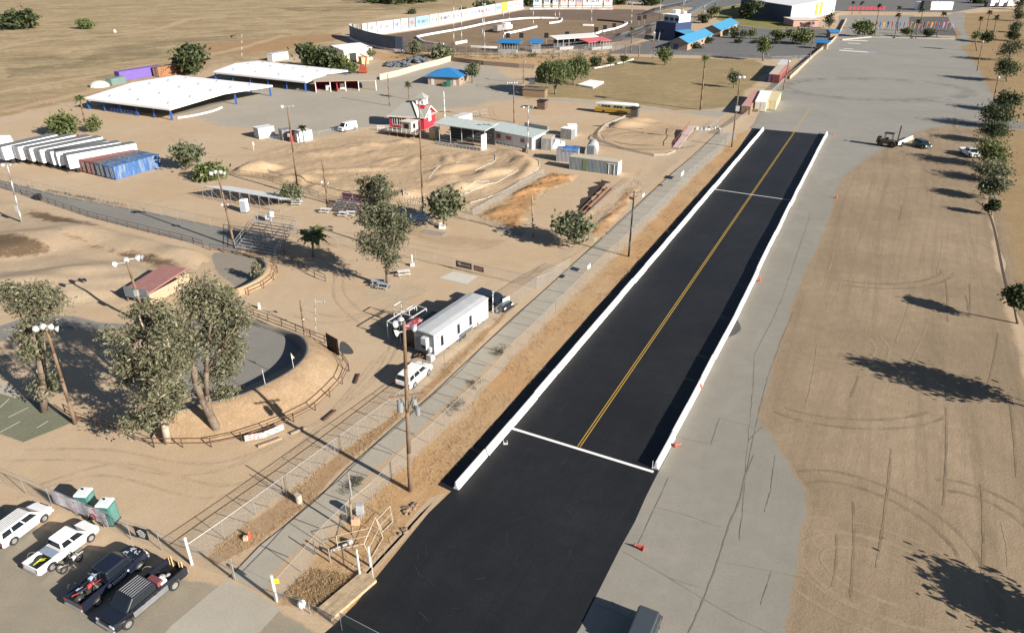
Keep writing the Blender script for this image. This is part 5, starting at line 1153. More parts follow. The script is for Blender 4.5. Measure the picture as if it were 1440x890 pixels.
# ---- red barn
loc, rot, L_ = frame((548, 179), (597, 183)); A, B, C_ = G(548, 179), G(597, 183), G(613, 174.5); D_ = (C_ - B).length
h = HT(548, 179, 162); apex = HT(605, 178.5, 149); mainr = HT(577, 177, 142) - h
rot2 = rot; t = thing('red_barn', 'red barn with grey roof, white trim and a white cupola beside the dirt track', 'building', loc, rot)
dB = (C_ - B); dx = dB.x * math.cos(-rot) - dB.y * math.sin(-rot); dy = dB.x * math.sin(-rot) + dB.y * math.cos(-rot); D_ = max(dy, 6.5)
M_barn = corrugated('barn_red_siding', (.40, .022, .045), .3, .65, axis=0, strength=.25); M_broof = mat('grey_shingle', (.27, .265, .235), .85, var=.12, scale=3)
mb = MB(); mb.box((L_ / 2, D_ / 2, 0), (L_, D_, h)); mb.build('wall', M_barn, t)
rh = apex - h; g = MB(); g.hexa([(L_ - .25, 0, h), (L_, 0, h), (L_, D_, h), (L_ - .25, D_, h), (L_ - .25, D_ / 2 - .02, h + rh - .02), (L_, D_ / 2 - .02, h + rh - .02), (L_, D_ / 2 + .02, h + rh - .02), (L_ - .25, D_ / 2 + .02, h + rh - .02)]); g.build('gable', M_barn, t)
mb = MB(); o = .35; hx = L_ * .36; th = .14; zo = h - .1
e = [(-o, -o, zo), (L_ + o, -o, zo), (L_ + o, D_ + o, zo), (-o, D_ + o, zo)]; r0, r1 = (hx, D_ / 2, h + mainr), (L_ * .56, D_ / 2, h + mainr)
dn = lambda p: (p[0], p[1], p[2] - th)
vs = e + [r0, r1]; vs2 = [dn(p) for p in vs]
mb.add(vs + vs2, [(0, 1, 5, 4), (1, 2, 5), (2, 3, 4, 5), (3, 0, 4), (7, 6, 10, 11), (8, 7, 11), (9, 8, 11, 10), (6, 9, 10), (0, 6, 7, 1), (1, 7, 8, 2), (2, 8, 9, 3), (3, 9, 6, 0)])
g0, g1, ga, gb = (L_ * .5, D_ / 2, h + rh + .12), (L_ + o + .05, D_ / 2, h + rh + .12), (L_ + o + .05, -o * .6, h + .02), (L_ + o + .05, D_ + o * .6, h + .02)
for e_ in (ga, gb): mb.hexa([(L_ * .5, e_[1], e_[2] - .1), (*e_[:2], e_[2] - .1), (*g1[:2], g1[2] - .1), (*g0[:2], g0[2] - .1), (L_ * .5, e_[1], e_[2]), e_, g1, g0])
r1 = g1; e = [e[0], ga, gb, e[3]]; mb.build('roof', M_broof, t)
f = MB(); 
for a, b in ((e[1], r1), (r1, e[2]), (e[0], e[1])): f.bar(Vector(a) + Vector((.04, -.04, -.1)), Vector(b) + Vector((.04, -.04, -.1)), .12, .3)
f.bar(Vector((L_ * .88, -o + .1, zo + .2)), Vector((L_ * .57, D_ / 2 - .2, h + mainr + .1)), .9, .12); f.build('trim', mat('cream_trim', (.66, .63, .55), .6), t)  # gable and eave trim, plus one wide pale strip up the roof slope
window(t, L_, D_ * .5, 1.6, 1.7, 2.6, 'right', fm=WHITE, m=mat('white_shutter', (.6, .6, .6), .6)); window(t, L_ * .16, 0, .8, 1.3, 2.0, 'front', fm=WHITE); window(t, L_ * .30, 0, .8, 1.3, 2.0, 'front', fm=WHITE)
mb = MB(); cx, cy = L_ * .80, D_ / 2; cz = h + rh - .9; mb.box((cx, cy, cz), (2.4, 2.4, 1.3)); cu = mb.build('cupola', M_barn, t)
mb = MB(); mb.box((cx, cy, cz + 1.3), (2.5, 2.5, .16))
for a, b in ((-1, -1), (1, -1), (1, 1), (-1, 1)): mb.box((cx + a * 1.0, cy + b * 1.0, cz + 1.46), (.25, .25, 1.5))
mb.box((cx, cy, cz + 1.46), (1.8, 1.8, .7)); mb.build('cupola_frame', WHITE, cu)
mb = MB(); mb.box((cx, cy, cz + 2.96), (3.1, 3.1, 1.25), tx=.05, ty=.05); mb.build('cupola_roof', M_broof, cu)
# little lookout booth with deck
loc, rot, L_ = frame((566, 191), (580, 193)); t = thing('lookout_booth', 'small beige lookout booth on a raised deck before the red barn', 'booth', loc, rot)
M_beige = mat('beige_wall', (.52, .47, .38), .75)
mb = MB(); mb.box((L_ * .5, 1.2, 1.3), (L_, 3.0, 2.3)); mb.build('wall', M_beige, t); mb = MB(); mb.box((L_ * .5, 1.2, 3.604), (L_ + .4, 3.4, .14)); mb.build('roof', mat('pale_booth_roof', (.55, .52, .45), .7), t)
for k in (.4, .62): window(t, L_ * k + .1, -.3, 2.0, .75, 1.2, 'front', fm=DARK)
window(t, L_, 1.0, 2.0, 1.0, 1.2, 'right', fm=DARK)
mb = MB(); mb.box((0.2, .6, 1.06), (L_ + 7, 4.6, .2)); mb.build('deck', WOOD2, t)
for x in (-3, -.5, 2, 4.5): mb = MB(); mb.box((x, -1.4, 0), (.2, .2, 1.06)); mb.build('post', WOOD2, t)
mb = MB()
for z in (1.75, 2.25): mb.bar((-3.2, -1.65, z), (L_ + 3.6, -1.65, z), .08)
for x in np.linspace(-3.2, L_ + 3.6, 8): mb.bar((x, -1.65, 1.26), (x, -1.65, 2.25), .08)
mb.build('deck_railing', WHITE, t)
railing((531, 184), (548, 184), 'white deck railing left of the red barn', 1.4, WHITE, 8)
# covered bleacher and long shed of the pits
def covered_stand():
    loc, rot, L_ = frame((612, 203), (676, 213)); t = thing('covered_bleacher', 'covered bleacher with a pale roof and white end wall beside the dirt track', 'bleacher', loc, rot); D_ = 6.5
    h1, h2 = 4.4, 5.0; mb = MB(); mb.hexa([(-1.5, 1.6, h1), (L_ + .4, 1.6, h1), (L_ + .4, D_ + 1, h2), (-1.5, D_ + 1, h2), (-1.5, 1.6, h1 + .16), (L_ + .4, 1.6, h1 + .16), (L_ + .4, D_ + 1, h2 + .16), (-1.5, D_ + 1, h2 + .16)]); mb.build('roof', mat('pale_green_roof', (.42, .47, .45), .6, var=.1), t)
    for k in range(6):
        mb = MB(); mb.box((L_ / 2, .5 + k * .95, .4 + k * .42), (L_ - .8, .55, .07)); mb.build('seat', mat('dull_plank', (.10, .10, .105), .6), t)
    mb = MB(); mb.box((L_ / 2, D_, 0), (L_, .15, 4.0)); mb.build('back_wall', mat('dark_board', (.06, .06, .065), .8), t)
    mb = MB(); mb.box((L_, 1.4, .1), (.2, 2.2, 3.6)); mb.build('end_wall', mat('pale_end_wall', (.62, .62, .60), .7), t)
    for k in range(5): x = L_ * k / 4; mb = MB(); mb.box((x, 1.9, 0), (.1, .1, 4.5)); mb.build('post', LGREY, t)
    mb = MB(); mb.bar((0, -.1, .75), (L_, -.1, .75), .10, .24); mb.bar((0, -.1, .3), (L_, -.1, .3), .08)
    for k in range(14): mb.bar((L_ * k / 13, -.1, 0), (L_ * k / 13, -.1, .8), .08)
    mb.build('front_rail', LGREY, t)
covered_stand()
t, L_ = shed((684, 198), (748, 211), 5.5, 2.9, 'long white shed with a pale roof at the right end of the covered bleacher', corrugated('white_panel_wall', (.62, .62, .61), 1.1, axis=0, strength=.3), mat('pale_green_roof', (.42, .47, .45), .6), 'long_shed', 'shed', pitch=.6, over=.5)
mb = MB(); mb.box((L_ - 3.2, 5.9, 3.3), (7, .2, 1.2)); mb.build('parapet', GREY, t)
mb = MB()
for x, w in ((L_ * .50, 1.6), (L_ * .28, 1.2), (L_ * .80, 1.2)): mb.box((x, -.04, 1.3), (w, .05, .9))
mb.build('banner', mat('red_banner', (.35, .12, .12), .7, var=.4, scale=3), t)
mb = MB()
for z in (.5, 1.0): mb.bar((-1, -1.8, z), (L_ - 1, -1.8, z), .09)
for k in range(14): mb.bar((-1 + L_ * k / 13, -1.8, 0), (-1 + L_ * k / 13, -1.8, 1.05), .09)
mb.build('front_rail', LGREY, t)
mb = MB(); mb.box((0, 0, 0), (4.5, 2.8, .12)); mb.box((0, 0, .12), (3.8, 2.2, .06)); o = mb.build('scale_platform', LGREY); o.location = G(706, 214); o.rotation_euler = (0, 0, -.3); tag(o, 'low pale platform on the ground between the covered bleacher and the grey pole', 'platform')
shed((604, 196), (612, 197), 2.5, 2.6, 'tan plywood box at the left end of the covered bleacher', mat('plywood', (.42, .31, .18), .8), LGREY, 'plywood_box', 'box', over=.05)
shed((645, 176), (664, 170), 2.6, 1.9, 'white box building in the pit behind the covered bleacher', mat('bright_white_wall', (.76, .76, .75), .6), LGREY, 'white_box', 'box', over=.04)
for i, (u, v, l) in enumerate(((628, 172, 'dark parked machine beside the white flagpole'), (634, 171, 'second dark machine right of the white flagpole'), (640, 172, 'third dark machine left of the white box'))):
    t = thing('quad_bike', l, 'quad bike', G(u, v), random.uniform(0, 3), 'dark machines behind the covered bleacher'); mb = MB(); mb.box((0, 0, .35), (1.6, .6, .45), tx=.7); mb.box((-.2, 0, .8), (.7, .4, .18)); mb.bar((.45, -.4, 1.15), (.45, .4, 1.15), .06); mb.bar((.3, 0, .7), (.45, 0, 1.15), .06); mb.build('body', BLACK, t, bevel=.04)
    for sx in (-.55, .55):
        for sy in (-.45, .45): mb = MB(); mb.cyl((sx, sy - .12, .3), (sx, sy + .12, .3), .3, .3, 12); mb.build('wheel', RUBBER, t)
railing((660, 168), (685, 163), 'silver barrier panels behind the covered bleacher', 1.8, GALV, 10)
# ---- office trailer
loc, rot, L_ = frame((612, 506), (690, 449)); L_ = 11.6
t = thing('office_trailer', 'long white and grey office trailer parked beside the wire fence', 'trailer', loc, rot)
W_, z0, h = 3.0, .55, 2.75; M_tw = corrugated('trailer_white', (.70, .71, .72), .4, .5, axis=0, strength=.12, var=.03, dirt=(.5, .47, .43))
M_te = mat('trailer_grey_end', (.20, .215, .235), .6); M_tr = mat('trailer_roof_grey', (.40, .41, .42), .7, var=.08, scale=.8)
mb = MB(); mb.box((L_ / 2, W_ / 2, z0), (L_, W_, h)); mb.build('wall', M_tw, t)
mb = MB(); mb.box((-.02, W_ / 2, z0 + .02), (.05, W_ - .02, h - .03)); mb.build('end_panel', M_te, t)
mb = MB(); pr = [(-.08, h + z0 + .003), (W_ + .08, h + z0 + .003), (W_ + .08, h + z0 + .06), (W_ * .75, h + z0 + .2), (W_ * .25, h + z0 + .2), (-.08, h + z0 + .06)]
vs = [(-.1, y, z) for y, z in pr] + [(L_ + .1, y, z) for y, z in pr]; mb.add(vs, [tuple(range(6)), tuple(range(11, 5, -1))] + [(i, (i + 1) % 6, 6 + (i + 1) % 6, 6 + i) for i in range(6)]); mb.build('roof', M_tr, t)
for x in (1.5, 4.9, 7.5): 
    f = MB(); f.box((x, -.03, z0 + .75), (.55, .08, 1.35)); w = f.build('window', mat('dark_frame', (.09, .09, .09), .5), t); g = MB(); g.box((x, -.055, z0 + .82), (.42, .05, 1.2)); g.build('pane', GLASS, w)
for x in (8.4, 10.4): mb = MB(); mb.box((x, -.03, z0 + .1), (.95, .08, 2.1)); mb.build('door', WHITE, t)
mb = MB(); mb.box((7.1, -.035, z0 + .05), (4.3, .05, .42)); mb.build('skirt_panel', mat('dark_skirt', (.05, .05, .055), .7), t)
for x in (.7, 11.1): mb = MB(); mb.box((x, -.05, z0 + 2.2), (.16, .1, .2)); mb.build('wall_lamp', DARK, t)
for y, hz in ((1.15, 1.5), ): mb = MB(); mb.box((-.32, y, z0 + .85), (.6, .8, hz)); ac = mb.build('air_conditioner', LGREY, t, bevel=.03); g = MB(); g.box((-.63, y, z0 + .95), (.03, .66, .5)); g.build('grille', DARK, ac)
mb = MB(); mb.box((-.25, .5, z0 + .5), (.4, .3, .6)); mb.build('meter_box', LGREY, t)
mb = MB()
for x in (.5, 3, 6, 9, 11): mb.box((x, .5, 0), (.3, .4, z0)); mb.box((x, W_ - .5, 0), (.3, .4, z0))
mb.build('pier', DARK, t)
for x in (5.2, 6.2): mb = MB(); mb.cyl((x, .05, .38), (x, .35, .38), .38, .38, 14); mb.build('wheel', RUBBER, t)
mb = MB(); mb.bar((0, .9, .5), (-1.3, 1.5, .5), .12); mb.bar((0, 2.1, .5), (-1.3, 1.5, .5), .12); mb.build('tow_bar', RAILB, t)
mb = MB(); mb.box((0, 0, 0), (.85, .7, .75)); mb.box((0, 0, .75), (.9, .75, .05)); o = mb.build('heat_pump', LGREY, bevel=.02); o.location = G(606, 506); o.rotation_euler = (0, 0, rot); tag(o, 'small pale cooling unit standing at the near end of the office trailer', 'air unit')
# dark cargo trailer beside it
loc2 = loc + Vector((-math.sin(rot) * 3.3, math.cos(rot) * 3.3, 0)) + Vector((math.cos(rot), math.sin(rot), 0)) * .6
t = thing('cargo_trailer', 'black enclosed trailer squeezed in the shade behind the office trailer', 'trailer', loc2, rot); mb = MB(); mb.box((2.8, 1.1, .5), (5.6, 2.1, 2.1)); mb.build('body', mat('black_trailer', (.015, .015, .017), .4), t, bevel=.05)
for x in (2.4, 3.3):
    for y in (-.02, 2.0): mb = MB(); mb.cyl((x, y, .35), (x, y + .22, .35), .35, .35, 14); mb.build('wheel', RUBBER, t)
mb = MB(); mb.bar((0, 1.1, .5), (-1.2, 1.1, .5), .12); mb.build('tow_bar', DARK, t)
p = loc2 + Vector((math.cos(rot) * .3 - math.sin(rot) * .6, math.sin(rot) * .3 + math.cos(rot) * .6, 2.6)); t = thing('tarp', 'crumpled red and white tarp heaped on the black trailer', 'tarp', p, rot)
mb = MB(); rng = np.random.default_rng(3)
for j in range(6):
    for i in range(8): mb.v.append((i * .45 - .6, j * .42 - .6, .12 + .38 * abs(math.sin(i * .9 + j)) * (0 if i in (0, 7) or j in (0, 5) else 1) + .1 * rng.random()))
for j in range(5):
    for i in range(7): mb.f.append([j * 8 + i, j * 8 + i + 1, (j + 1) * 8 + i + 1, (j + 1) * 8 + i]); mb.mi.append(0)
tm, nt, bb, _ = new_mat('red_tarp'); nt.links.new(ramp(nt, noise(nt, N(nt, 'ShaderNodeTexCoord').outputs['Object'], .8, 3), [(.35, (.34, .03, .045)), (.55, (.40, .05, .07)), (.6, (.6, .52, .5)), (.68, (.3, .03, .05))]), bb.inputs['Base Color']); bb.inputs['Roughness'].default_value = .6
mb.build('cloth', tm, t, smooth=True)
# steel rack frame
loc3 = loc2 + Vector((-math.sin(rot) * 2.8, math.cos(rot) * 2.8, 0)) + Vector((math.cos(rot), math.sin(rot), 0)) * 1.2
t = thing('ladder_rack_trailer', 'dark trailer with a pale pipe rack left of the office trailer', 'trailer', loc3, rot); mb = MB(); mb.box((2.2, 1, .45), (4.4, 2, 1.5)); mb.build('body', mat('black_trailer', (.015, .015, .017), .4), t, bevel=.05)
mb = MB()
for y in (0, 2): mb.bar((-.8, y, 2.5), (4.6, y, 2.5), .09)
for x in (-.8, 1.9, 4.6):
    mb.bar((x, 0, 2.5), (x, 2, 2.5), .09)
    for y in (0, 2): mb.bar((x, y, .6 if x > 0 else 0), (x, y, 2.5), .09)
mb.build('rack', LGREY, t)
for y in (-.05, 1.85): mb = MB(); mb.cyl((2.2, y, .35), (2.2, y + .2, .35), .35, .35, 14); mb.build('wheel', RUBBER, t)
# overhead gate frame whose shadow falls on the yard
t = thing('pipe_arch', 'tall open pipe frame standing behind the office trailer', 'frame', G(577, 462), rot); mb = MB()
for a, b in (((0, 0, 0), (0, 0, 2.6)), ((0, 2.6, 0), (0, 2.6, 2.6)), ((0, 0, 2.6), (0, 2.6, 2.6)), ((0, 0, 2.0), (0, 2.6, 2.0)), ((0, 0, 2.6), (1.5, 0, 2.6)), ((0, 2.6, 2.6), (1.5, 2.6, 2.6)), ((1.5, 0, 2.6), (1.5, 2.6, 2.6)), ((1.5, 0, 0), (1.5, 0, 2.6)), ((1.5, 2.6, 0), (1.5, 2.6, 2.6))): mb.bar(a, b, .09)
mb.build('frame', LGREY, t)
# ---- containers and trailers
def container(near_r, dirpx, wpx, label, m, W_=2.44, h=2.6, L_=None, group=None, name='shipping_container', doors=True, dm=None):
    A, B = G(*near_r), G(*dirpx); r = ang(A, B); L_ = L_ or (B - A).length; t = thing(name, label, 'container', A, r, group)
    mb = MB(); mb.box((L_ / 2, W_ / 2, .15), (L_, W_, h - .15)); mb.build('body', m, t)
    f = MB()
    for x in (.06, L_ - .06):
        for y in (.05, W_ - .05): f.box((x, y, .05), (.16, .16, h))
    for y in (.03, W_ - .03): f.box((L_ / 2, y, .03), (L_ - .2, .12, .16)); f.box((L_ / 2, y, h - .08), (L_ - .2, .1, .11))
    f.build('corner_frame', dm or m, t)
    if doors:
        for y in (W_ * .27, W_ * .73):
            d = MB(); d.box((-.03, y, .22), (.06, W_ * .42, h - .42)); dd = d.build('door', dm or m, t)
            b = MB()
            for k in (-.22, .22): b.cyl((-.08, y + k, .3), (-.08, y + k, h - .3), .03, .03, 6)
            b.build('lock_bar', GALV, dd)
    return t
C_red = corrugated('red_container', (.20, .045, .04), .28, .6, dirt=(.13, .06, .045)); C_blue = corrugated('blue_container', (.035, .11, .30), .28, .6, dirt=(.22, .26, .28)); C_dblue = corrugated('dark_blue_container', (.05, .085, .13), .28, .6, dirt=(.19, .22, .22)); C_grey = corrugated('grey_container', (.17, .185, .20), .28, .6, dirt=(.30, .27, .22))
P_, Q_ = G(111.5, 241), G(163.6, 253.6); dv = G(227.4, 234.7) - Q_
def gpx(p):
    d = p.y * CP + CAMH * SP; return (720 + F_ * p.x / d, 445 - F_ * (p.y * SP - CAMH * CP) / d)
Wc = (Q_ - P_).length / 4 * .97
for i, (l, m) in enumerate((('outer faded blue container with rust streaks on its long side', C_blue), ('dark blue container between the faded blue one and the red pair', C_dblue), ('red container beside the dark blue one', C_red), ('red container next to the white trailers', C_red))):
    A = Q_.lerp(P_, i / 4); container(gpx(A), gpx(A + dv), None, l, m, W_=Wc, h=2.75, group='shipping containers beside the trailers')
M_trl = mat('trailer_side_white', (.78, .78, .78), .5, var=.03); M_trr = mat('trailer_roof', (.14, .148, .155), .75, var=.12, scale=.6); M_trd = mat('trailer_rear_shade', (.33, .38, .43), .55, var=.1, scale=2)  # blue grey of the rear doors has the ends' shade painted in
def semi(nr, ft, label, W_=2.55, drx=None):
    """nr: near right bottom corner of the box (z=1.05); ft: far right top corner (z=4)"""
    A, B = G(*nr, 1.05), G(*ft, 4.0); r = ang(A, B); L_ = math.hypot(B.x - A.x, B.y - A.y); t = thing('box_trailer', label, 'trailer', (A.x, A.y, 0), r, 'white semi trailers parked side by side')
    mb = MB(); mb.box((L_ / 2, W_ / 2, 1.05), (L_, W_, 2.9)); mb.build('box', M_trl, t)
    mb = MB(); mb.box((L_ / 2, W_ / 2, 3.954), (L_ + .02, W_ + .02, .06)); mb.build('roof', M_trr, t)
    for y in (W_ * .26, W_ * .74):
        d = MB(); d.box((-.03, y, 1.15), (.06, W_ * .45, 2.7)); dd = d.build('door', M_trd, t); b = MB()
        for k in (-.15, .2): b.cyl((-.08, y + k, 1.2), (-.08, y + k, 3.8), .03, .03, 6)
        b.build('lock_bar', GALV, dd)
    if drx: mb = MB(); mb.box((-.075, W_ * .5, 1.8), (.03, .9, .7)); mb.build('notice', DARK, t)
    for x in (1.6, 2.9):
        for y in (.3, W_ - .3): mb = MB(); mb.cyl((x, y - .28, .5), (x, y + .28, .5), .5, .5, 12); mb.build('wheel', RUBBER, t)
    mb = MB(); mb.box((2.2, W_ / 2, .55), (3, 1.2, .5)); mb.box((L_ - 2.5, W_ / 2, 0), (.25, 1.8, 1.05)); mb.build('landing_gear', DARK, t)
    mb = MB(); mb.box((-.02, W_ / 2, .5), (.12, W_ - .3, .16)); mb.build('bumper', DARK, t)
zz = lambda x, y: (x / 5.5625, 170 + y / 5.5625)
for nr, ft, l, dr in (((552, 378), (1062, 175), 'white trailer next to the red container, its long side in the sun', 0), ((468, 354), (942, 168), 'grey roofed trailer second from the red container', 0), ((425, 348), (852, 157), 'grey roofed trailer third from the red container, close to its neighbour', 0),
                       ((342, 333), (802, 126), 'long white trailer in the middle of the row', 0), ((260, 320), (716, 118), 'white trailer with a dark notice on its rear door', 1), ((172, 309), (590, 110), 'wide gapped white trailer second from the left', 0), ((46, 310), (446, 108), 'leftmost white trailer, cut by the photo edge', 0)):
    semi(zz(*nr), zz(*ft), l, drx=dr)
mb = MB(); mb.box((0, 0, 0), (5, 2.4, 2.0), tx=.9, ty=.8); o = mb.build('camper_shell', WHITE, bevel=.2); o.location = G(2, 203); tag(o, 'small white camper at the left edge behind the trailers', 'camper')
container((158, 121), (182, 116), None, 'dull green open skip behind the nearer canopy', corrugated('green_skip', (.12, .19, .17), .4), h=2.2, L_=6, group='boxes at the field edge', doors=False)
container((170, 115), (212, 108), None, 'long purple trailer behind the nearer canopy', mat('purple', (.13, .085, .30), .6), h=3.2, L_=17, W_=2.8, group='boxes at the field edge', doors=False)
container((224, 109), (252, 104), None, 'rusty orange container with a dark open side behind the canopy', corrugated('rust_container', (.30, .14, .06), .3, dirt=(.12, .06, .04)), h=3.3, L_=12, W_=3, group='boxes at the field edge')
mb = MB(); mb.ball((0, 0, 0), 3.2, 12, 8, sz=.6); o = mb.build('tarp_heap', mat('pale_tarp', (.55, .52, .45), .8, var=.2)); o.location = G(140, 122); tag(o, 'pale tarp covered heap left of the green skip', 'heap')
for a, b, l, W_, h, m in (((365, 196), (387, 192), 'pale grey storage box left of the wooden light pole', 2.6, 2.6, mat('pale_box', (.52, .52, .54), .6)), ((398, 198), (412, 196), 'dark grey storage box behind the wooden light pole', 2.6, 2.5, C_grey), ((419, 201), (440, 197), 'white storage box beside the small palm', 2.6, 2.5, corrugated('white_box', (.6, .6, .58), .3))):
    container(a, b, None, l, m, W_=W_, h=h, group='storage boxes by the dirt track')
mb = MB(); mb.box((0, 0, 0), (1.2, 1.2, 2.5)); mb.box((0, 0, 2.5), (1.3, 1.3, .1)); o = mb.build('red_booth', REDW); o.location = G(412, 199); tag(o, 'narrow dark red booth between the grey and white storage boxes', 'booth')
def cont2(a, b, depth, h, label, m, roof=None, doors=(), grp='containers around the small oval'):
    t, L_ = shed(a, b, depth, h, label, m, roof or m, 'shipping_container', 'container', over=.03, doors=doors, group=grp); return t, L_
t, L_ = cont2((800, 238), (868, 247), 2.5, 2.7, 'long blue grey container with a green stripe right of the dirt track', corrugated('blue_grey_container', (.13, .17, .205), .3, dirt=(.22, .21, .17)), mat('dusty_container_roof', (.42, .37, .29), .8, var=.12))
mb = MB(); mb.box((L_ * .33, -.02, .2), (1.0, .06, 2.3)); mb.build('green_stripe', mat('dull_green', (.15, .20, .10), .8), t)
mb = MB()
for x in (L_ * .82, L_ * .93): mb.box((x, -.04, .1), (.1, .08, 2.3))
mb.box((L_ * .875, -.04, 2.3), (2, .08, .1)); mb.build('door_frame', WHITE, t)
mb = MB(); mb.box((L_ + .02, 1.25, .1), (.06, 2.4, 2.5)); mb.build('end_panel', WHITE, t)
t, L_ = cont2((782, 227), (812, 229), 2.6, 2.7, 'grey container with a blue tarp on top', corrugated('lilac_grey', (.22, .215, .23), .3))
mb = MB(); rng = np.random.default_rng(9)
for j in range(4):
    for i in range(8): mb.v.append((L_ * (.3 + .1 * i), -.15 + j * .95, 2.85 + .25 * rng.random() - (.5 if j == 0 else 0)))
for j in range(3):
    for i in range(7): mb.f.append([j * 8 + i, j * 8 + i + 1, (j + 1) * 8 + i + 1, (j + 1) * 8 + i]); mb.mi.append(0)
o = mb.build('tarp', mat('blue_tarp', (.04, .15, .42), .5), smooth=True); o.location = t.location; o.rotation_euler = t.rotation_euler; tag(o, 'crumpled blue tarp over the grey container', 'tarp')
cont2((761, 211), (775, 212), 4, 2.7, 'grey container with a dark ribbed front beside the long white shed', C_grey, mat('dusty_container_roof', (.42, .37, .29), .8))
mb = MB(); mb.box((0, 0, 0), (3.4, 1.8, 1.2), tx=.8); mb.box((-.4, .2, 1.2), (1.6, 1.2, .7), tx=.7); mb.box((.9, -.1, 1.2), (1.0, 1.0, .4)); o = mb.build('covered_pile', mat('pale_blue_cover', (.55, .62, .68), .7, var=.25, scale=1)); o.location = G(786, 208); tag(o, 'pale blue covered pile behind the tarp topped container', 'pile')
cont2((788, 195), (803, 197), 2.4, 2.5, 'nearer of the two white storage boxes, with a grey ribbed front', C_grey, WHITE); cont2((798, 192), (811, 192), 2.4, 2.6, 'farther of the two white storage boxes', WHITE, WHITE)
# arched shed
loc, rot, L_ = frame((822, 217), (839, 218)); t = thing('arched_shed', 'grey arched tin shed with two dark doors at the small oval', 'shed', loc, rot); n = 12; h = 2.7; pr = [(L_ / 2 - L_ / 2 * math.cos(math.pi * i / n), .9 * math.sin(math.pi * i / n) ** .8 * h) for i in range(n + 1)]
mb = MB(); mb.prism(pr, 0, 5); mb.build('shell', corrugated('tin', (.34, .35, .36), .3, .5, axis=1), t)
for k in (.36, .64): mb = MB(); mb.box((L_ * k, -.03, .05), (L_ * .25, .07, 2.0)); mb.build('door', mat('slate_door', (.10, .12, .14), .6), t)
# tan sheds under the tree, small hut, kiosk
shed((735, 136), (766, 138), 3.2, 2.3, 'low brown timber building under the weeping trees', mat('brown_wall', (.20, .14, .085), .85), mat('dark_brown_roof', (.15, .115, .085), .85), 'timber_building', 'building', pitch=.3)
shed((755, 154), (766, 155), 2.4, 2.4, 'small brown hut at the road before the grey pole', mat('brown_hut', (.13, .085, .06), .85), DARK, 'hut', 'hut')
mb = MB(); mb.box((0, 0, 0), (1.8, 1.4, 1.5)); o = mb.build('cooling_unit', WHITE, bevel=.05); o.location = (G(748, 131).x, G(748, 131).y, 2.75); 
tag(o, 'white rooftop unit on the low brown timber building', 'air unit')
shed((886, 166), (896, 167), 1.6, 2.8, 'dark slatted kiosk at the right end of the school bus', mat('dark_slats', (.10, .085, .075), .8), DARK, 'kiosk', 'kiosk')
sheet('concrete_slab', [(812, 120), (830, 113.5), (849, 116), (834, 124)], .25, WHITE)
mb = MB(); q = pline([(812, 121), (834, 125), (849, 117), (830, 114.5)]); 
mb.prism([(p.x, p.y) for p in q], .0, .55, 0, 'xy'); tag(mb.build('white_platform', WHITE), 'low white platform on the dry lawn', 'platform')
# containers left of the big lot
def along(a, b, W_, h, label, m, roof, nm='shipping_container', cat='container'):
    A, B = G(*a), G(*b); r = ang(A, B); L_ = (B - A).length; t = thing(nm, label, cat, A, r, 'containers left of the big lot'); mb = MB(); mb.box((L_ / 2, W_ / 2, .1), (L_, W_, h)); mb.build('body', m, t)
    mb = MB(); mb.box((L_ / 2, W_ / 2, h + .104), (L_ + .06, W_ + .06, .06)); mb.build('roof', roof, t); d = MB()
    for y in (W_ * .27, W_ * .73): d.box((-.03, y, .2), (.06, W_ * .4, h - .3))
    d.build('door', m, t); return t
along((1090, 117), (1102, 103), 2.5, 2.7, 'purple container with a grey roof in the pair at the lot edge', corrugated('purple_container', (.12, .075, .16), .3), mat('dusty_container_roof', (.42, .37, .29), .8)); along((1095, 117.5), (1110, 103), 2.5, 2.6, 'red container of the pair at the lot edge', C_red, mat('pink_roof', (.42, .22, .19), .8))
along((1100, 103), (1107, 95), 2.5, 2.6, 'grey roofed container behind the pair at the lot edge', C_grey, LGREY)
along((1054, 162), (1070, 139), 2.6, 2.2, 'long red roofed container with an open front near the strip start', mat('brown_wall', (.20, .14, .085), .85), mat('pink_roof', (.42, .22, .19), .8)); along((1066, 158), (1082, 138), 4.2, .6, 'low plank loading ramp behind the red roofed container', WOOD2, WOOD2, 'loading_ramp', 'ramp')
along((1076, 158), (1083, 141), 3.2, 2.6, 'cream container beside the strip start', mat('cream_paint', (.58, .54, .44), .7), WHITE); along((1090, 156), (1097, 142), 3.2, 2.5, 'pale yellow open box nearest the big lot', mat('pale_yellow', (.56, .47, .28), .7), mat('pale_yellow', (.56, .47, .28), .7))
shed((1147, 69), (1162, 70), 4, 2.6, 'nearer ticket hut with a blue roof by the big lot', M_brick, M_blueroof, 'ticket_hut', 'hut', rise=1.0, over=.7); shed((1167, 54), (1178, 54), 5, 2.6, 'farther ticket hut with a blue roof by the big lot', M_brick, M_blueroof, 'ticket_hut', 'hut', rise=1.0, over=.7)
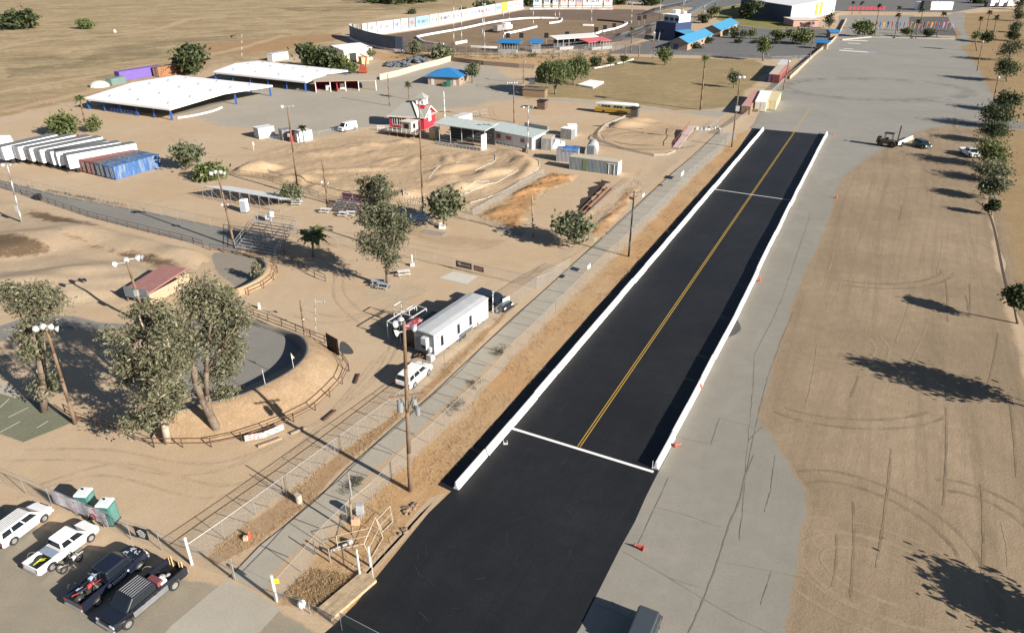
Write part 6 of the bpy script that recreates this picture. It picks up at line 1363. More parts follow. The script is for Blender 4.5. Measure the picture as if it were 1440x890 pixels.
# far buildings
A, B, C_ = G(1040, 20), G(1110, 33), G(1172, 19); t = thing('hall', 'large far hall with a shaded dark blue wall and a white wall with yellow stripes', 'building', B); a, c = A - B, C_ - B; h = 9.0; e = a + c
def slab(p, q, nm, m, z0=0, z1=h, w=.4): mb = MB(); d = (q - p).normalized() * .0; mb.bar(p + Vector((0, 0, (z0 + z1) / 2)), q + Vector((0, 0, (z0 + z1) / 2)), w, z1 - z0); return mb.build(nm, m, t)
slab(Vector((0, 0, 0)), a, 'side_wall', mat('navy_shade_wall', (.035, .05, .085), .6)); slab(Vector((0, 0, 0)), c, 'front_wall', mat('white_wall', (.55, .57, .60), .6)); slab(a, e, 'back_wall', WHITE); slab(c, e, 'end_wall', WHITE)  # navy of the side wall includes the shade on that side
mb = MB(); mb.hexa([Vector((0, 0, h + .01)), c + Vector((0, 0, h + .01)), e + Vector((0, 0, h + .01)), a + Vector((0, 0, h + .01)), Vector((0, 0, h + .3)), c + Vector((0, 0, h + .3)), e + Vector((0, 0, h + .3)), a + Vector((0, 0, h + .3))]); mb.build('roof', mat('pale_hall_roof', (.6, .6, .59), .6), t)
o_ = Vector((c.y, -c.x, 0)).normalized() * .35
for k in (.52, .62): slab(c * k + o_, c * (k + .05) + o_, 'stripe', mat('mustard', (.45, .30, .03), .6), 1, 8.5, .3)
shed((1115, 38), (1150, 38), 16, 3.4, 'low pink building with a cream roof before the white hall', mat('pink_wall', (.46, .26, .22), .75), mat('cream_flat_roof', (.58, .53, .45), .8), 'low_building', 'building', over=.5, windows=((.3, 1.2, 1.4, 1.2, 'front'), (.6, 1.2, 1.4, 1.2, 'front'), (.8, 1.2, 1.4, 1.2, 'front')))
mb = MB(); mb.box((0, 0, 0), (24, 4, 5)); o = mb.build('white_trailer', WHITE); o.location = G(1312, 14); tag(o, 'long white trailer on the far road', 'trailer'); mb = MB(); mb.box((0, 0, 0), (5, 4, 6)); mb.box((2.0, 0, 0), (2, 3.6, 3)); o = mb.build('truck_cab', DARK); o.location = G(1300, 15); tag(o, 'dark truck cab at the left end of the far white trailer', 'truck')
# red sign letters (far, unreadable) as upright slabs
t = thing('red_banner_row', 'row of red banner panels by the far road', 'banner', G(1195, 16))
for i in range(9): mb = MB(); mb.box((i * 2.8, 0, .6), (2.2, .2, 2.2)); mb.build('panel', mat('sign_red', (.33, .03, .05), .6), t)
# flags
FC = [(.5, .05, .03), (.03, .08, .3), (.5, .22, .02), (.02, .05, .2), (.42, .03, .04), (.05, .07, .22), (.02, .2, .3), (.06, .1, .4), (.35, .06, .05), (.30, .2, .03), (.5, .2, .22), (.4, .05, .04), (.02, .02, .02), (.55, .12, .03), (.5, .25, .02), (.45, .03, .03), (.2, .1, .35), (.5, .12, .4), (.5, .2, .04), (.15, .15, .4)]
FN = ['red', 'navy', 'orange', 'dark navy', 'crimson', 'deep blue', 'teal', 'bright blue', 'brick red', 'mustard', 'pink', 'scarlet', 'black', 'vermilion', 'amber', 'dark red', 'purple', 'magenta', 'copper', 'slate blue']
for i, (c, n_) in enumerate(zip(FC, FN)):
    u = 1229 + i * 5.6; v = 43 + (i % 3) * .3; p = G(u, v); t = thing('flag', '%s flag on a pole in the long row of flags' % n_, 'flag', p, 0, 'flags along the edge of the plaza')
    mb = MB(); mb.cyl((0, 0, 0), (0, 0, 4.6), .06, .05, 6); mb.build('flagpole', LGREY, t); mb = MB(); mb.add([(0, 0, 1.2), (.6, .1, 1.5), (.35, -.1, 1.4), (0, 0, 4.5), (.95, .2, 4.0), (.5, -.15, 4.3)], [(0, 2, 5, 3), (2, 1, 4, 5)]); mb.build('cloth', mat('flag_%d' % i, c, .7), t, fix=False)
mb = MB(); q = pline([(1184, 57), (1225, 53), (1300, 55), (1345, 56), (1372, 60)])
for a, b in zip(q, q[1:]): mb.bar(a + Vector((0, 0, .25)), b + Vector((0, 0, .25)), .4, .5)
tag(mb.build('low_wall', mat('kerb_grey', (.36, .33, .29), .85)), 'low kerb wall along the far side of the big lot', 'wall')
mb = MB(); q = pline([(1110, 112), (1128, 95), (1148, 76), (1170, 60), (1180, 48), (1190, 28)])
for a, b in zip(q, q[1:]): mb.bar(a + Vector((0, 0, .6)), b + Vector((0, 0, .6)), .3, 1.2)
tag(mb.build('low_wall', mat('tan_wall', (.38, .30, .22), .85)), 'low tan wall left of the big lot', 'wall')
mb = MB(); q = pline([(534, 113), (560, 107), (590, 98), (615, 92), (634, 86)])
for a, b in zip(q, q[1:]): mb.bar(a + Vector((0, 0, 1.0)), b + Vector((0, 0, 1.0)), .3, 2.0)
tag(mb.build('block_wall', mat('pale_tan_block', (.44, .36, .27), .85)), 'pale tan block wall beside the tyre yard', 'wall')
mb = MB(); q = pline([(634, 86), (680, 92), (730, 96), (752, 97)])
for a, b in zip(q, q[1:]): mb.bar(a + Vector((0, 0, .8)), b + Vector((0, 0, .8)), .3, 1.6)
tag(mb.build('block_wall', mat('brown_block', (.24, .18, .14), .85)), 'brown wall along the back of the middle lot', 'wall')
# ================================================================ speedway
sheet('speedway_track', [(493, 56), (510, 54), (552, 48), (588, 43), (633, 35), (670, 27), (734, 15), (760, 12.5), (850, 13), (905, 14), (932, 20), (940, 30), (925, 44), (880, 58), (800, 67), (700, 75), (620, 74), (560, 73), (520, 67)], .016, M_clay, rim=.5, step=6)
sheet('speedway_infield', [(588, 54), (650, 42), (740, 28), (790, 28), (860, 30), (882, 34), (870, 41), (840, 48), (780, 58), (700, 68), (660, 67.5), (624, 64), (596, 60)], .024, M_infield, rim=.8, step=6)
sheet('bank', [(500, 66), (545, 75), (620, 77), (700, 80), (860, 76), (860, 83), (760, 96), (634, 86), (590, 92), (540, 92), (530, 84)], .020, M_rust, rim=2, step=5, jit=.4)
sheet('tyre_yard', [(505, 98), (530, 86), (600, 86), (634, 86), (590, 98), (540, 112), (520, 116)], .022, M_tan2, rim=1.5, step=5)
def low_wall(px, label, h=.9, m=WHITE, w=.4, smooth=6, grp='low white walls of the speedway'):
    q = smoothline(pline(px), smooth); mb = MB()
    for a, b in zip(q, q[1:]): mb.bar(a + Vector((0, 0, h / 2)), b + Vector((0, 0, h / 2)), w, h)
    tag(mb.build('low_wall', m), label, 'wall', grp)
low_wall([(624, 64), (604, 62), (595, 60), (588, 55), (592, 52), (650, 41.5), (693, 32.5), (740, 27), (785, 27), (790, 29), (786, 32), (772, 34)], 'long white wall round the left end and far side of the infield')
low_wall([(662, 67), (680, 68), (699, 68.5)], 'short white wall left of the blue roofed pit stand'); low_wall([(709, 49), (730, 45), (755, 39)], 'white wall in front of the infield truck')
low_wall([(788, 58), (815, 53), (840, 48), (845, 46), (870, 40), (882, 34), (878, 33)], 'white wall round the right end of the infield'); low_wall([(820, 36.5), (834, 37)], 'short white block with a light pole', .8, w=2); low_wall([(640, 63), (656, 60)], 'short white wall at the foot of the left pair of poles', 1.1, w=.8)
low_wall([(840, 29.5), (860, 31), (878, 33)], 'dark tyre wall at the right end of the infield', .9, DARK)
BC = [((.428, .428, .416), .25), ((.405, .411, .416), .3), ((.428, .422, .416), .25), ((.382, .388, .382), .45), ((.416, .411, .393), .25), ((.22, .26, .28), .3), ((.22, .36, .5), .3), ((.7, .6, .36), .5), ((.382, .382, .393), .4), ((.433, .433, .428), .25), ((.428, .428, .422), .25), ((.35, .48, .58), .3), ((.51, .408, .408), .5), ((.374, .422, .49), .4), ((.416, .416, .428), .25), ((.3, .38, .55), .4), ((.62, .45, .05), .25), ((.416, .416, .416), .3), ((.405, .399, .393), .25), ((.527, .408, .357), .4), ((.428, .422, .416), .25)]
BN = ['plain white', 'white dotted', 'cream', 'lettered pale', 'off white', 'dark grey', 'light blue', 'mustard and cream', 'blue lettered', 'wide white', 'white', 'powder blue', 'pinkish', 'pale blue', 'clean white', 'slate blue', 'bright yellow', 'pale grey', 'ivory', 'tan', 'last white']
def board(a, b, z0, h, c, k, i, label, posts=True, grp='advertising boards of the speedway'):
    A, B = G(*a), G(*b); d = B - A; L_ = d.length; t = thing('billboard', label, 'billboard', A, ang(A, B), grp)
    key = 'board_%d' % i; m, nt, bb, _ = new_mat(key); oc = N(nt, 'ShaderNodeTexCoord').outputs['Object']; s = N(nt, 'ShaderNodeSeparateXYZ'); nt.links.new(oc, s.inputs[0])
    # blocks of lettering in a middle band
    x = noise(nt, mapping(nt, oc, (1.1, 1, .45)), 1.2, 2, .5); zc = mth(nt, 'ABSOLUTE', mth(nt, 'SUBTRACT', s.outputs[2], z0 + h * .5)); band = mth(nt, 'LESS_THAN', zc, h * .17); xm = mth(nt, 'LESS_THAN', mth(nt, 'ABSOLUTE', mth(nt, 'SUBTRACT', s.outputs[0], L_ / 2)), L_ * .38)
    f = mth(nt, 'MULTIPLY', mth(nt, 'MULTIPLY', mth(nt, 'GREATER_THAN', x, .5), band), xm); ink = ((.05, .06, .12), (.35, .03, .04), (.03, .03, .03), (.06, .14, .4))[i % 4]
    nt.links.new(mixc(nt, mth(nt, 'MULTIPLY', f, min(1, k * 2.2)), c, ink), bb.inputs['Base Color']); bb.inputs['Roughness'].default_value = .6
    mb = MB(); mb.box((L_ / 2, 0, z0), (L_ - .25, .2, h)); mb.build('panel', m, t)
    for x in (.12, L_ - .12): mb = MB(); mb.box((x, .25, 0), (.22, .22, z0 + h)); mb.build('post', DARK, t)
    mb = MB(); mb.box((L_ / 2, -.3, 0), (L_, .5, .9)); mb.build('base_wall', mat('red_white_base', (.58, .45, .42), .7, var=.35, scale=.25), t)
XS = [510, 518, 531, 554, 564.5, 575, 585, 605, 617, 636, 653, 661, 671, 681, 689, 696.5, 705, 713, 720, 726, 731, 736]
WALL = [(505, 53), (552, 46), (588, 41), (633, 33), (670, 25.5), (734, 13), (740, 12)]
def wy(x):
    for (x0, y0), (x1, y1) in zip(WALL, WALL[1:]):
        if x0 <= x <= x1: return y0 + (y1 - y0) * (x - x0) / (x1 - x0)
    return WALL[-1][1]
for i in range(21):
    c, k = BC[i]; board((XS[i], wy(XS[i])), (XS[i + 1] - .4, wy(XS[i + 1] - .4)), .9, 5.2, c, k, i, '%s advertising board in the long far wall of the speedway' % BN[i])
far = [(750, 762, (.42, .56, .68), 'sky blue'), (764.5, 774, (.46, .46, .40), 'olive patterned'), (777, 785, (.70, .70, .72), 'white'), (788, 798, (.68, .67, .62), 'cream'), (800, 809, (.70, .69, .66), 'pale'), (810, 818.5, (.55, .36, .30), 'reddish'), (819.5, 847, (.66, .64, .6), 'long lettered'), (849, 861, (.58, .58, .58), 'grey')]
for i, (x0, x1, c, n_) in enumerate(far): board((x0, 10.5), (x1, 10.5), 1.4, 6.0, c, .4 + .1 * (n_ == 'long lettered'), 30 + i, '%s banner standing alone behind the far turn of the speedway' % n_)
curve = [(567, 73), (556, 72.2), (545, 70.5), (533, 68), (520, 65), (508, 61), (498, 57.5), (493, 54.5), (493, 52), (498, 52.4), (505, 53)]
for i in range(len(curve) - 1):
    a, b = curve[i], curve[i + 1]; board(b, a, .5, 5.6, (.055, .075, .115) if i < 7 else (.74, .74, .72), .0, 50 + i, ['nearest dark panel of the curved speedway fence', 'second dark panel of the curved speedway fence', 'third dark panel, beside the straggly bush', 'dark panel in the middle of the curve', 'dark panel left of the middle of the curve', 'narrow dark panel before the left tip', 'dark panel at the left tip of the curve', 'first white panel inside the left tip', 'second white panel inside the left tip', 'curved white panel next to the straight wall'][i])  # near panels dark: shade on their backs painted into the colour
low_wall([(745, 14), (800, 13.6), (862, 14.2)], 'broken red and white kerb wall under the far banners', 1.0, mat('red_white_base', (.58, .45, .42), .7))
# infield truck
t = thing('box_truck', 'box truck with grey box and white cabin in the speedway infield', 'truck', G(699, 47), ang(G(699, 47), G(722, 42))); L_ = 14
mb = MB(); mb.box((5, 1.3, .8), (9, 2.6, 2.9)); mb.build('cargo_box', mat('box_grey', (.26, .23, .22), .6), t); mb = MB(); mb.box((12.4, 1.3, .7), (5, 2.6, 3.4)); mb.box((16, 1.3, .7), (2.2, 2.6, 2.0)); mb.build('cab', WHITE, t, bevel=.1)
for x in (1.5, 3, 10.5, 15): mb = MB(); mb.cyl((x, -.05, .5), (x, .35, .5), .5, .5, 12); mb.build('wheel', RUBBER, t)
# stands
M_seat = mat('silver_plank', (.36, .37, .38), .45, .4, var=.1); M_frame = mat('stand_frame', (.30, .31, .32), .5, .4)
def bleacher(a, b, depth, rows, rise, label, m=M_seat, group=None, left=True, rails=True, low=.4, name='bleacher', seats=3, foot=True, ar=None):
    """a-b: the front edge on the ground; rows climb to the left of a->b"""
    A, B = (G(*a), G(*b)) if not isinstance(a, Vector) else (a, b); L_ = (B - A).length; t = thing(name, label, 'bleacher', A, ang(A, B), group); dp = depth / rows; dz = rise / rows
    for k in range(rows):
        y, z = k * dp + dp * .3, low + k * dz; mb = MB(); mb.box((L_ / 2, y, z), (L_, dp * (.42 if foot else .55), .06)); mb.build('seat', m, t)
        if foot and k: mb = MB(); mb.box((L_ / 2, y - dp * .48, z - dz * .9), (L_, dp * .42, .05)); mb.build('footboard', m, t)
    n = max(3, int(L_ / 2.2)); mb = MB()
    for i in range(n + 1):
        x = L_ * i / n; mb.bar((x, 0, low * .6), (x, depth, low * .6 + rise), .07); mb.bar((x, depth, 0), (x, depth, low + rise), .07); mb.bar((x, depth * .5, 0), (x, depth * .5, low + rise * .5), .06); mb.bar((x, .1, 0), (x, .1, low), .06); mb.bar((x, .1, .05), (x, depth, .05), .05)
        if i < n: mb.bar((x, depth, .2), (x + L_ / n, depth, low + rise * .8), .045)
    mb.build('frame', M_frame, t)
    if rails:
        for x in (-.05, L_ + .05):
            mb = MB()
            for o in (.55, 1.1): mb.bar((x, 0, low + o), (x, depth, low + rise + o), .07)
            for i in range(5): s = i / 4; mb.bar((x, depth * s, low + rise * s - .2), (x, depth * s, low + rise * s + 1.1), .06)
            mb.build('side_rail', GALV, t)
        mb = MB()
        for o in (.5, 1.0): mb.bar((0, depth + .05, low + rise + o), (L_, depth + .05, low + rise + o), .06)
        for i in range(n + 1): x = L_ * i / n; mb.bar((x, depth + .05, low + rise - .1), (x, depth + .05, low + rise + 1.0), .05)
        mb.build('back_rail', GALV, t)
    return t
A, B = G(332, 351), G(387, 361); C_ = G(372, 311, 3.0); d = (B - A).normalized(); e = C_ - A; dep = abs(d.x * e.y - d.y * e.x)
bleacher((332, 351), (387, 361), min(dep, 9), 11, 3.0, 'silver bleachers facing us with white side rails by the asphalt path', foot=False)
A, B = G(391, 279.5, 2.6), G(283, 261.5, 2.6); A.z = B.z = 0; nr = Vector((-(B - A).y, (B - A).x, 0)).normalized() * 6.5
bleacher(A - nr, B - nr, 6.5, 9, 1.9, 'long grey bleachers seen from behind beside the dirt track', mat('pale_plank', (.5, .5, .49), .6), rails=False, low=.7)
# speedway stands
def tall_stand(f0, f1, depth, rise, label, rows=8, low=1.4, m=None):
    A, B = G(*f0), G(*f1); t = bleacher(B, A, depth, rows, rise, label, m or mat('blue_grey_seats', (.23, .275, .31), .5), 'speedway grandstands', rails=False, low=low, foot=True); return t
tall_stand((846, 64), (915, 40), 10, 4.5, 'sloping speedway grandstand left of the blue booth'); tall_stand((938, 33), (985, 10), 14, 5.5, 'speedway grandstand beyond the blue booth', 9); tall_stand((900, 22), (960, 8), 10, 4, 'far speedway bleachers behind the turn', 7)
# blue booth tower
t = thing('control_tower', 'blue and white control tower between the speedway grandstands', 'tower', G(921, 55), ang(G(921, 55), G(945, 58))); mb = MB(); mb.box((6, 6, 0), (12, 12, 8)); mb.build('wall', mat('navy_tower', (.02, .035, .09), .6), t)
mb = MB(); mb.box((7, 7, 8.0), (9, 9, 3.2)); mb.build('upper_room', mat('blue_white_panel', (.40, .48, .58), .5, var=.3, scale=.4), t); mb = MB(); mb.box((6.5, 6.5, 11.204), (10, 10, .3)); mb.box((4, 9, 11.5), (3, 3, 1.6)); mb.box((9, 9, 11.5), (2, 2, 1.2)); mb.build('roof', WHITE, t)
mb = MB(); mb.hexa([(12, 0, 4.6), (18, 0, 3.6), (18, 10, 3.6), (12, 10, 4.6), (12, 0, 4.8), (18, 0, 3.8), (18, 10, 3.8), (12, 10, 4.8)]); mb.build('awning', M_blueroof2, t)
for y in (1, 9): mb = MB(); mb.box((17.5, y, 0), (.4, .4, 3.6)); mb.build('post', WHITE, t)
mb = MB(); mb.bar((0, 0, 4.5), (5, -7, 0), .4); mb.bar((3, 0, 4.5), (8, -7, 0), .4); mb.build('stair', GALV, t)
for k in range(3): mb = MB(); mb.box((3 + 3.2 * k + 1, 2.46, 8.7), (2.4, .1, 1.5)); mb.build('window', GLASS, t)
# pit stands along the near straight
def roofed_stand(a, b, roof, label, h=3.6, depth=5, bl=False):
    A, B = G(*a), G(*b); L_ = (B - A).length; t = thing('roofed_stand', label, 'stand', A, ang(A, B), 'roofed stands on the near straight of the speedway'); mb = MB(); mb.hexa([(-1, -.6, h), (L_ + 1, -.6, h), (L_ + 1, depth, h + .9), (-1, depth, h + .9), (-1, -.6, h + .2), (L_ + 1, -.6, h + .2), (L_ + 1, depth, h + 1.1), (-1, depth, h + 1.1)]); mb.build('roof', roof, t)
    mb = MB(); mb.box((L_ / 2, depth * .6, .2), (L_, .2, h * .85)); mb.build('wall', mat('dark_board', (.06, .06, .065), .8), t)
    for i in range(8): mb = MB(); mb.box((L_ * i / 7, 0, 0), (.22, .22, h)); mb.build('post', GREY, t)
    mb = MB(); mb.box((L_ / 2, -1.2, 0), (L_, 1.6, 1.2)); mb.build('counter', mat('grey_rail', (.30, .30, .30), .7), t)
roofed_stand((702, 73), (728, 74), M_blueroof, 'roofed stand with the long blue roof'); roofed_stand((748, 73), (760, 73), M_blueroof, 'small roofed stand with a blue roof, right of the long one'); roofed_stand((784, 70), (838, 66), mat('pale_roof_edge', (.55, .54, .52), .6), 'wide stand with a pale roof edge and grey base', 4.2, 6)
roofed_stand((828, 71), (856, 68), mat('faded_red_awning', (.45, .11, .12), .7), 'stand with a faded red awning', 3.2, 6)
for i, (u, v, l) in enumerate(((714, 56, 'dark floodlight box pole left of the long blue roof'), (733, 56, 'dark floodlight box pole right of the long blue roof'), (768, 56, 'dark floodlight box pole before the pale roof'), (797, 54, 'dark floodlight box pole above the pale roof'), (838, 47, 'dark flag box by the right infield wall'), (850, 44, 'second dark flag box by the right infield wall'), (863, 41, 'third dark flag box by the right infield wall'), (898, 30, 'dark board pole near the turn'), (906, 28, 'second dark board pole near the turn'))):
    t = thing('board_pole', l, 'pole', G(u, v + 6), 0, 'dark board poles along the near straight'); mb = MB(); mb.cyl((0, 0, 0), (0, 0, 3), .12, .1, 6); mb.build('shaft', GREY, t); mb = MB(); mb.box((0, 0, 2.6), (2.0, .4, 2.2)); mb.build('board', BLACK, t)
# tyre piles by the warehouse
rng = np.random.default_rng(11); tb = MB(); n_ = 10
for i in range(n_): tb.cyl((0, 0, 0), (0, 0, .24), .38, .38, 10)
def tyre_mesh():
    mb = MB(); n = 14; ra, rb_ = .32, .13
    for i in range(n):
        a = 2 * math.pi * i / n
        for j in range(6): b = 2 * math.pi * j / 6; mb.v.append(((ra + rb_ * math.cos(b)) * math.cos(a), (ra + rb_ * math.cos(b)) * math.sin(a), .13 + rb_ * math.sin(b)))
    for i in range(n):
        for j in range(6): mb.f.append([i * 6 + j, ((i + 1) % n) * 6 + j, ((i + 1) % n) * 6 + (j + 1) % 6, i * 6 + (j + 1) % 6]); mb.mi.append(0)
    return mb
first = None
for i in range(60):
    u, v = (rng.uniform(545, 575), rng.uniform(90, 95)) if i < 34 else (rng.uniform(575, 600), rng.uniform(84, 90)); p = G(u, v)
    if first is None: first = tyre_mesh().build('tyre', mat('dusty_tyre', (.09, .105, .125), .7), smooth=True); o = first
    else: o = first.copy(); COL.objects.link(o)
    o.location = p + Vector((0, 0, .1 + .5 * rng.random())); o.rotation_euler = (rng.normal() * .35, rng.normal() * .35, 0); o.scale = (3, 3, 2.4); tag(o, 'large old tyre in the heap beside the cream warehouse', 'tyre', 'tyres heaped beside the cream warehouse')
t = thing('excavator', 'rusty red digger arm standing at the end of the tyre yard wall', 'digger', G(511, 103)); mb = MB(); mb.box((0, 0, .3), (3.2, 2.2, 1.4), tx=.8); mb.box((-.3, 0, 1.7), (1.6, 1.4, 1.3), tx=.8); mb.build('body', mat('rust_red', (.28, .06, .03), .7), t, bevel=.05); mb = MB(); mb.bar((.8, 0, 1.5), (1.6, 0, 5.5), .45); mb.bar((1.6, 0, 5.5), (-.8, 0, 6.8), .4); mb.build('arm', mat('rust_red', (.28, .06, .03), .7), t)
shed((509, 91), (519, 90), 3, 2.6, 'tan plywood hut before the cream warehouse', mat('plywood', (.42, .31, .18), .8), mat('plywood', (.42, .31, .18), .8), 'hut', 'hut')
# ================================================================ vehicles
def wheel(parent, x, y, r, w=.25, n=18):
    mb = MB(); s = 1 if y > 0 else -1; y0 = y - s * w; mb.cyl((x, y0, r), (x, y, r), r, r, n); o = mb.build('wheel', RUBBER, parent, bevel=.03)
    g = MB(); g.cyl((x, y - s * .06, r), (x, y + s * .012, r), r * .62, r * .58, n); g.cyl((x, y, r), (x, y + s * .03, r), r * .18, r * .15, 8)
    g.build('rim', RIM, o)
def paint(name, c, rough=.32): 
    if name in MATS: return MATS[name]
    m = mat(name, c, rough, .0, var=.03, spec=.5, coat=.6); return m
def arch(xc, r, zb, n=8): return [(xc + r * math.cos(math.pi - math.pi * i / n), zb + r * math.sin(math.pi - math.pi * i / n)) for i in range(n + 1)]
def vehicle(kind, rear, front, side, label, c, name=None, cat=None, wb=None, roofm=None, stripe=None, rack=False, lift=0., group=None, at=None, heading=None, hoodm=None, sill=None):
    """rear/front: where the near wheels touch the ground (photo pixels); side: which side of the vehicle faces us"""
    W_ = {'pickup': 1.98, 'suv': 1.9, 'van': 2.0}[kind]; wb = wb or {'pickup': 3.75, 'suv': 2.8, 'van': 3.4}[kind]; R_ = {'pickup': .41, 'suv': .37, 'van': .36}[kind]
    if at is None:
        A, B = G(*rear), G(*front); r = ang(A, B); k = (B - A).length / wb; k = min(1.15, max(.88, k)); off = (W_ / 2) * k * (1 if side == 'R' else -1); c0 = (A + B) / 2 + Vector((-math.sin(r), math.cos(r), 0)) * off
    else: c0, r, k = at, heading, 1.0
    t = thing(name or {'pickup': 'pickup_truck', 'suv': 'suv', 'van': 'van'}[kind], label, cat or {'pickup': 'pickup truck', 'suv': 'car', 'van': 'van'}[kind], c0, r, group); t.scale = (k, k, k)
    hx = wb / 2; w = W_ / 2; fo, ro = {'pickup': (.95, 1.2), 'suv': (.9, .95), 'van': (.8, 1.0)}[kind]; xf, xr = hx + fo, -hx - ro; ar = R_ + .07; zb = (.42 if kind == 'pickup' else .32) + lift * .5
    body = paint(c[0], c[1]); gm = GLASS
    belt = {'pickup': 1.18, 'suv': 1.04, 'van': 1.2}[kind] + lift; hood = belt - .03; roof = {'pickup': 1.93, 'suv': 1.7, 'van': 2.15}[kind] + lift
    def taper(mb):                                                   # noses and tails narrow in plan, flanks lean in at the top
        for i, (x, y, z) in enumerate(mb.v):
            e = max(0, (x - hx) / (xf - hx), (-hx - x) / (-hx - xr) * (.7 if kind != 'pickup' else 0)); mb.v[i] = (x, y * (1 - .15 * e * e) * (.965 if z > belt - .1 else 1), z)
    bottom = [(xr, zb + .12)] + [(xr + .15, zb)] + arch(-hx, ar, zb) + arch(hx, ar, zb) + [(xf - .15, zb), (xf, zb + .15)]
    wx = hx - .05 if kind != 'van' else hx + .05                  # foot of the windscreen
    if kind == 'pickup':
        cr = -hx + 1.15                                            # back of the cab
        top = [(xf, hood - .28), (xf - .08, hood - .06), (xf - .35, hood), (wx, belt + .03), (cr, belt + .03)]
        prof = [(cr, zb)] + arch(hx, ar, zb) + [(xf - .15, zb), (xf, zb + .15)] + top
        mb = MB(); mb.prism(prof, -w, w); taper(mb); mb.build('body', body, t, bevel=.11, seg=3)
        bedl = [(xr, zb + .12), (xr + .15, zb)] + arch(-hx, ar, zb) + [(cr - .02, zb), (cr - .02, belt), (xr, belt)]
        bd = MB(); bd.prism(bedl, -w, -w + .13); bd.prism(bedl, w - .13, w); bd.box((xr + .05, 0, zb + .12), (.1, W_ - .27, belt - zb - .12)); bd.box((cr - .07, 0, .7), (.08, W_ - .27, belt - .7)); b_ = bd.build('bed', body, t, bevel=.025)
        fl = MB(); fl.box(((xr + cr) / 2, 0, .62 + lift), (cr - xr - .25, W_ - .28, .06)); fl.build('bed_floor', mat('bed_liner', (.05, .048, .045), .8, var=.3), b_)
        cx0, cx1, tx0, tx1 = cr + .02, wx + .02, cr + .12, wx - .75
    else:
        rr_ = {'suv': .35, 'van': .12}[kind]
        top = [(xf, hood - .26), (xf - .06, hood - .08), (xf - .3, hood - .02), (wx + .02, belt + .03), (xr + .03, belt + .03), (xr, belt - .25)]
        mb = MB(); mb.prism(bottom + top, -w, w); taper(mb); mb.build('body', body, t, bevel=.08, seg=3); cx0, cx1, tx0, tx1 = xr + .06, wx + .02, xr + rr_, wx - (.72 if kind == 'suv' else .55)
        if kind == 'van': cx1, tx1 = wx + .1, wx - .6
    iw = w - .06; tw = w - (.2 if kind != 'van' else .12); z0, z1 = belt + .02, roof
    mb = MB(); mb.hexa([(cx0, -iw, z0), (cx1, -iw, z0), (cx1, iw, z0), (cx0, iw, z0), (tx0, -tw, z1), (tx1, -tw, z1), (tx1, tw, z1), (tx0, tw, z1)]); mb.build('cab' if kind == 'pickup' else 'roof', roofm or body, t, bevel=.12, seg=3)
    def pane(nm, u0, u1, v0=.12, v1=.84, face='side'):
        g = MB()
        if face == 'side':
            for s in (-1, 1):
                g = MB()
                def p(u, v): x = (cx0 + (cx1 - cx0) * u) * (1 - v) + (tx0 + (tx1 - tx0) * u) * v; y = s * (iw + (tw - iw) * v + .012); return (x, y, z0 + (z1 - z0) * v)
                q = [p(u0, v0), p(u1, v0), p(u1, v1), p(u0, v1)]; g.hexa([(x, y - s * .03, z) for x, y, z in q] + q); g.build(nm, gm, t)
        else:
            f = face == 'front'; xa, xb = (cx1, tx1) if f else (cx0, tx0); s = 1 if f else -1
            def p(u, v): y = (iw + (tw - iw) * v) * u; return (xa + (xb - xa) * v + s * .016, y, z0 + (z1 - z0) * v)
            q = [p(-.88, v0), p(.88, v0), p(.88, v1), p(-.88, v1)]; g.hexa([(x - s * .03, y, z) for x, y, z in q] + q); g.build(nm, gm, t)
    pane('windscreen', 0, 0, .06, .92, 'front'); pane('rear_window', 0, 0, .15, .85, 'rear') if kind != 'van' else None
    if kind == 'pickup': pane('side_window', .08, .42); pane('side_window', .47, .9)
    elif kind == 'suv': pane('side_window', .04, .28); pane('side_window', .31, .59); pane('side_window', .62, .93)
    else: pane('side_window', .78, .95)
    for x in (-hx, hx):
        for s in (-1, 1): wheel(t, x, s * (w + .01), R_, .26)
    mb = MB(); mb.box(((xr + xf) / 2, 0, zb + .02), (xf - xr - .5, W_ - .5, .3)); mb.build('chassis', BLACK, t)
    for s in (-1, 1):
        mb = MB(); mb.box((xf - .03, s * (w - .3), hood - .33), (.08, .4, .18)); mb.build('headlight', mat('headlight', (.6, .62, .64), .15), t)
        mb = MB(); mb.box((xr + .01, s * (w - .1), belt - .38), (.06, .17, .32)); mb.build('tail_light', mat('tail_light', (.25, .012, .015), .3), t)
        mb = MB(); mb.box((cx1 - .35, s * (w + .09), belt + .02), (.12, .2, .2)); mb.build('mirror', body if kind != 'van' else BLACK, t, bevel=.03)
        mb = MB()
        for x in ((cx0 + cx1) / 2 - .05, ) + ((cx0 + .3,) if kind == 'pickup' else ()): mb.box((x, s * (w + .012), belt - .2), (.18, .03, .04))
        mb.build('door_handle', DARK, t)
    mb = MB(); mb.box((xf + .02, 0, zb + .05), (.14, W_ - .1, .22)); mb.build('front_bumper', GALV if kind == 'pickup' else body, t, bevel=.04)
    mb = MB(); mb.box((xr - .04, 0, zb + .1), (.14, W_ - .12, .2)); mb.build('rear_bumper', GALV if kind == 'pickup' else BLACK, t, bevel=.04)
    mb = MB(); mb.box((xf + .005, 0, hood - .34), (.05, W_ * .5, .26)); mb.build('grille', DARK, t)
    if kind == 'pickup' or rack:
        rb_ = MB(); n = 7
        for i in range(n): y = -tw * .8 + 1.6 * tw * i / (n - 1); rb_.bar((tx0 + .1, y, z1 + .015), (tx1 - .08, y, z1 + .015), .03 if not rack else .05, .03)
        rb_.build('roof_ribs', roofm or body if not rack else GALV, t)
    if stripe: mb = MB(); mb.box((0.1, -w - .008, belt - .55 - .0), (1.7, .02, .42)); mb.build('door_lettering', stripe, t)
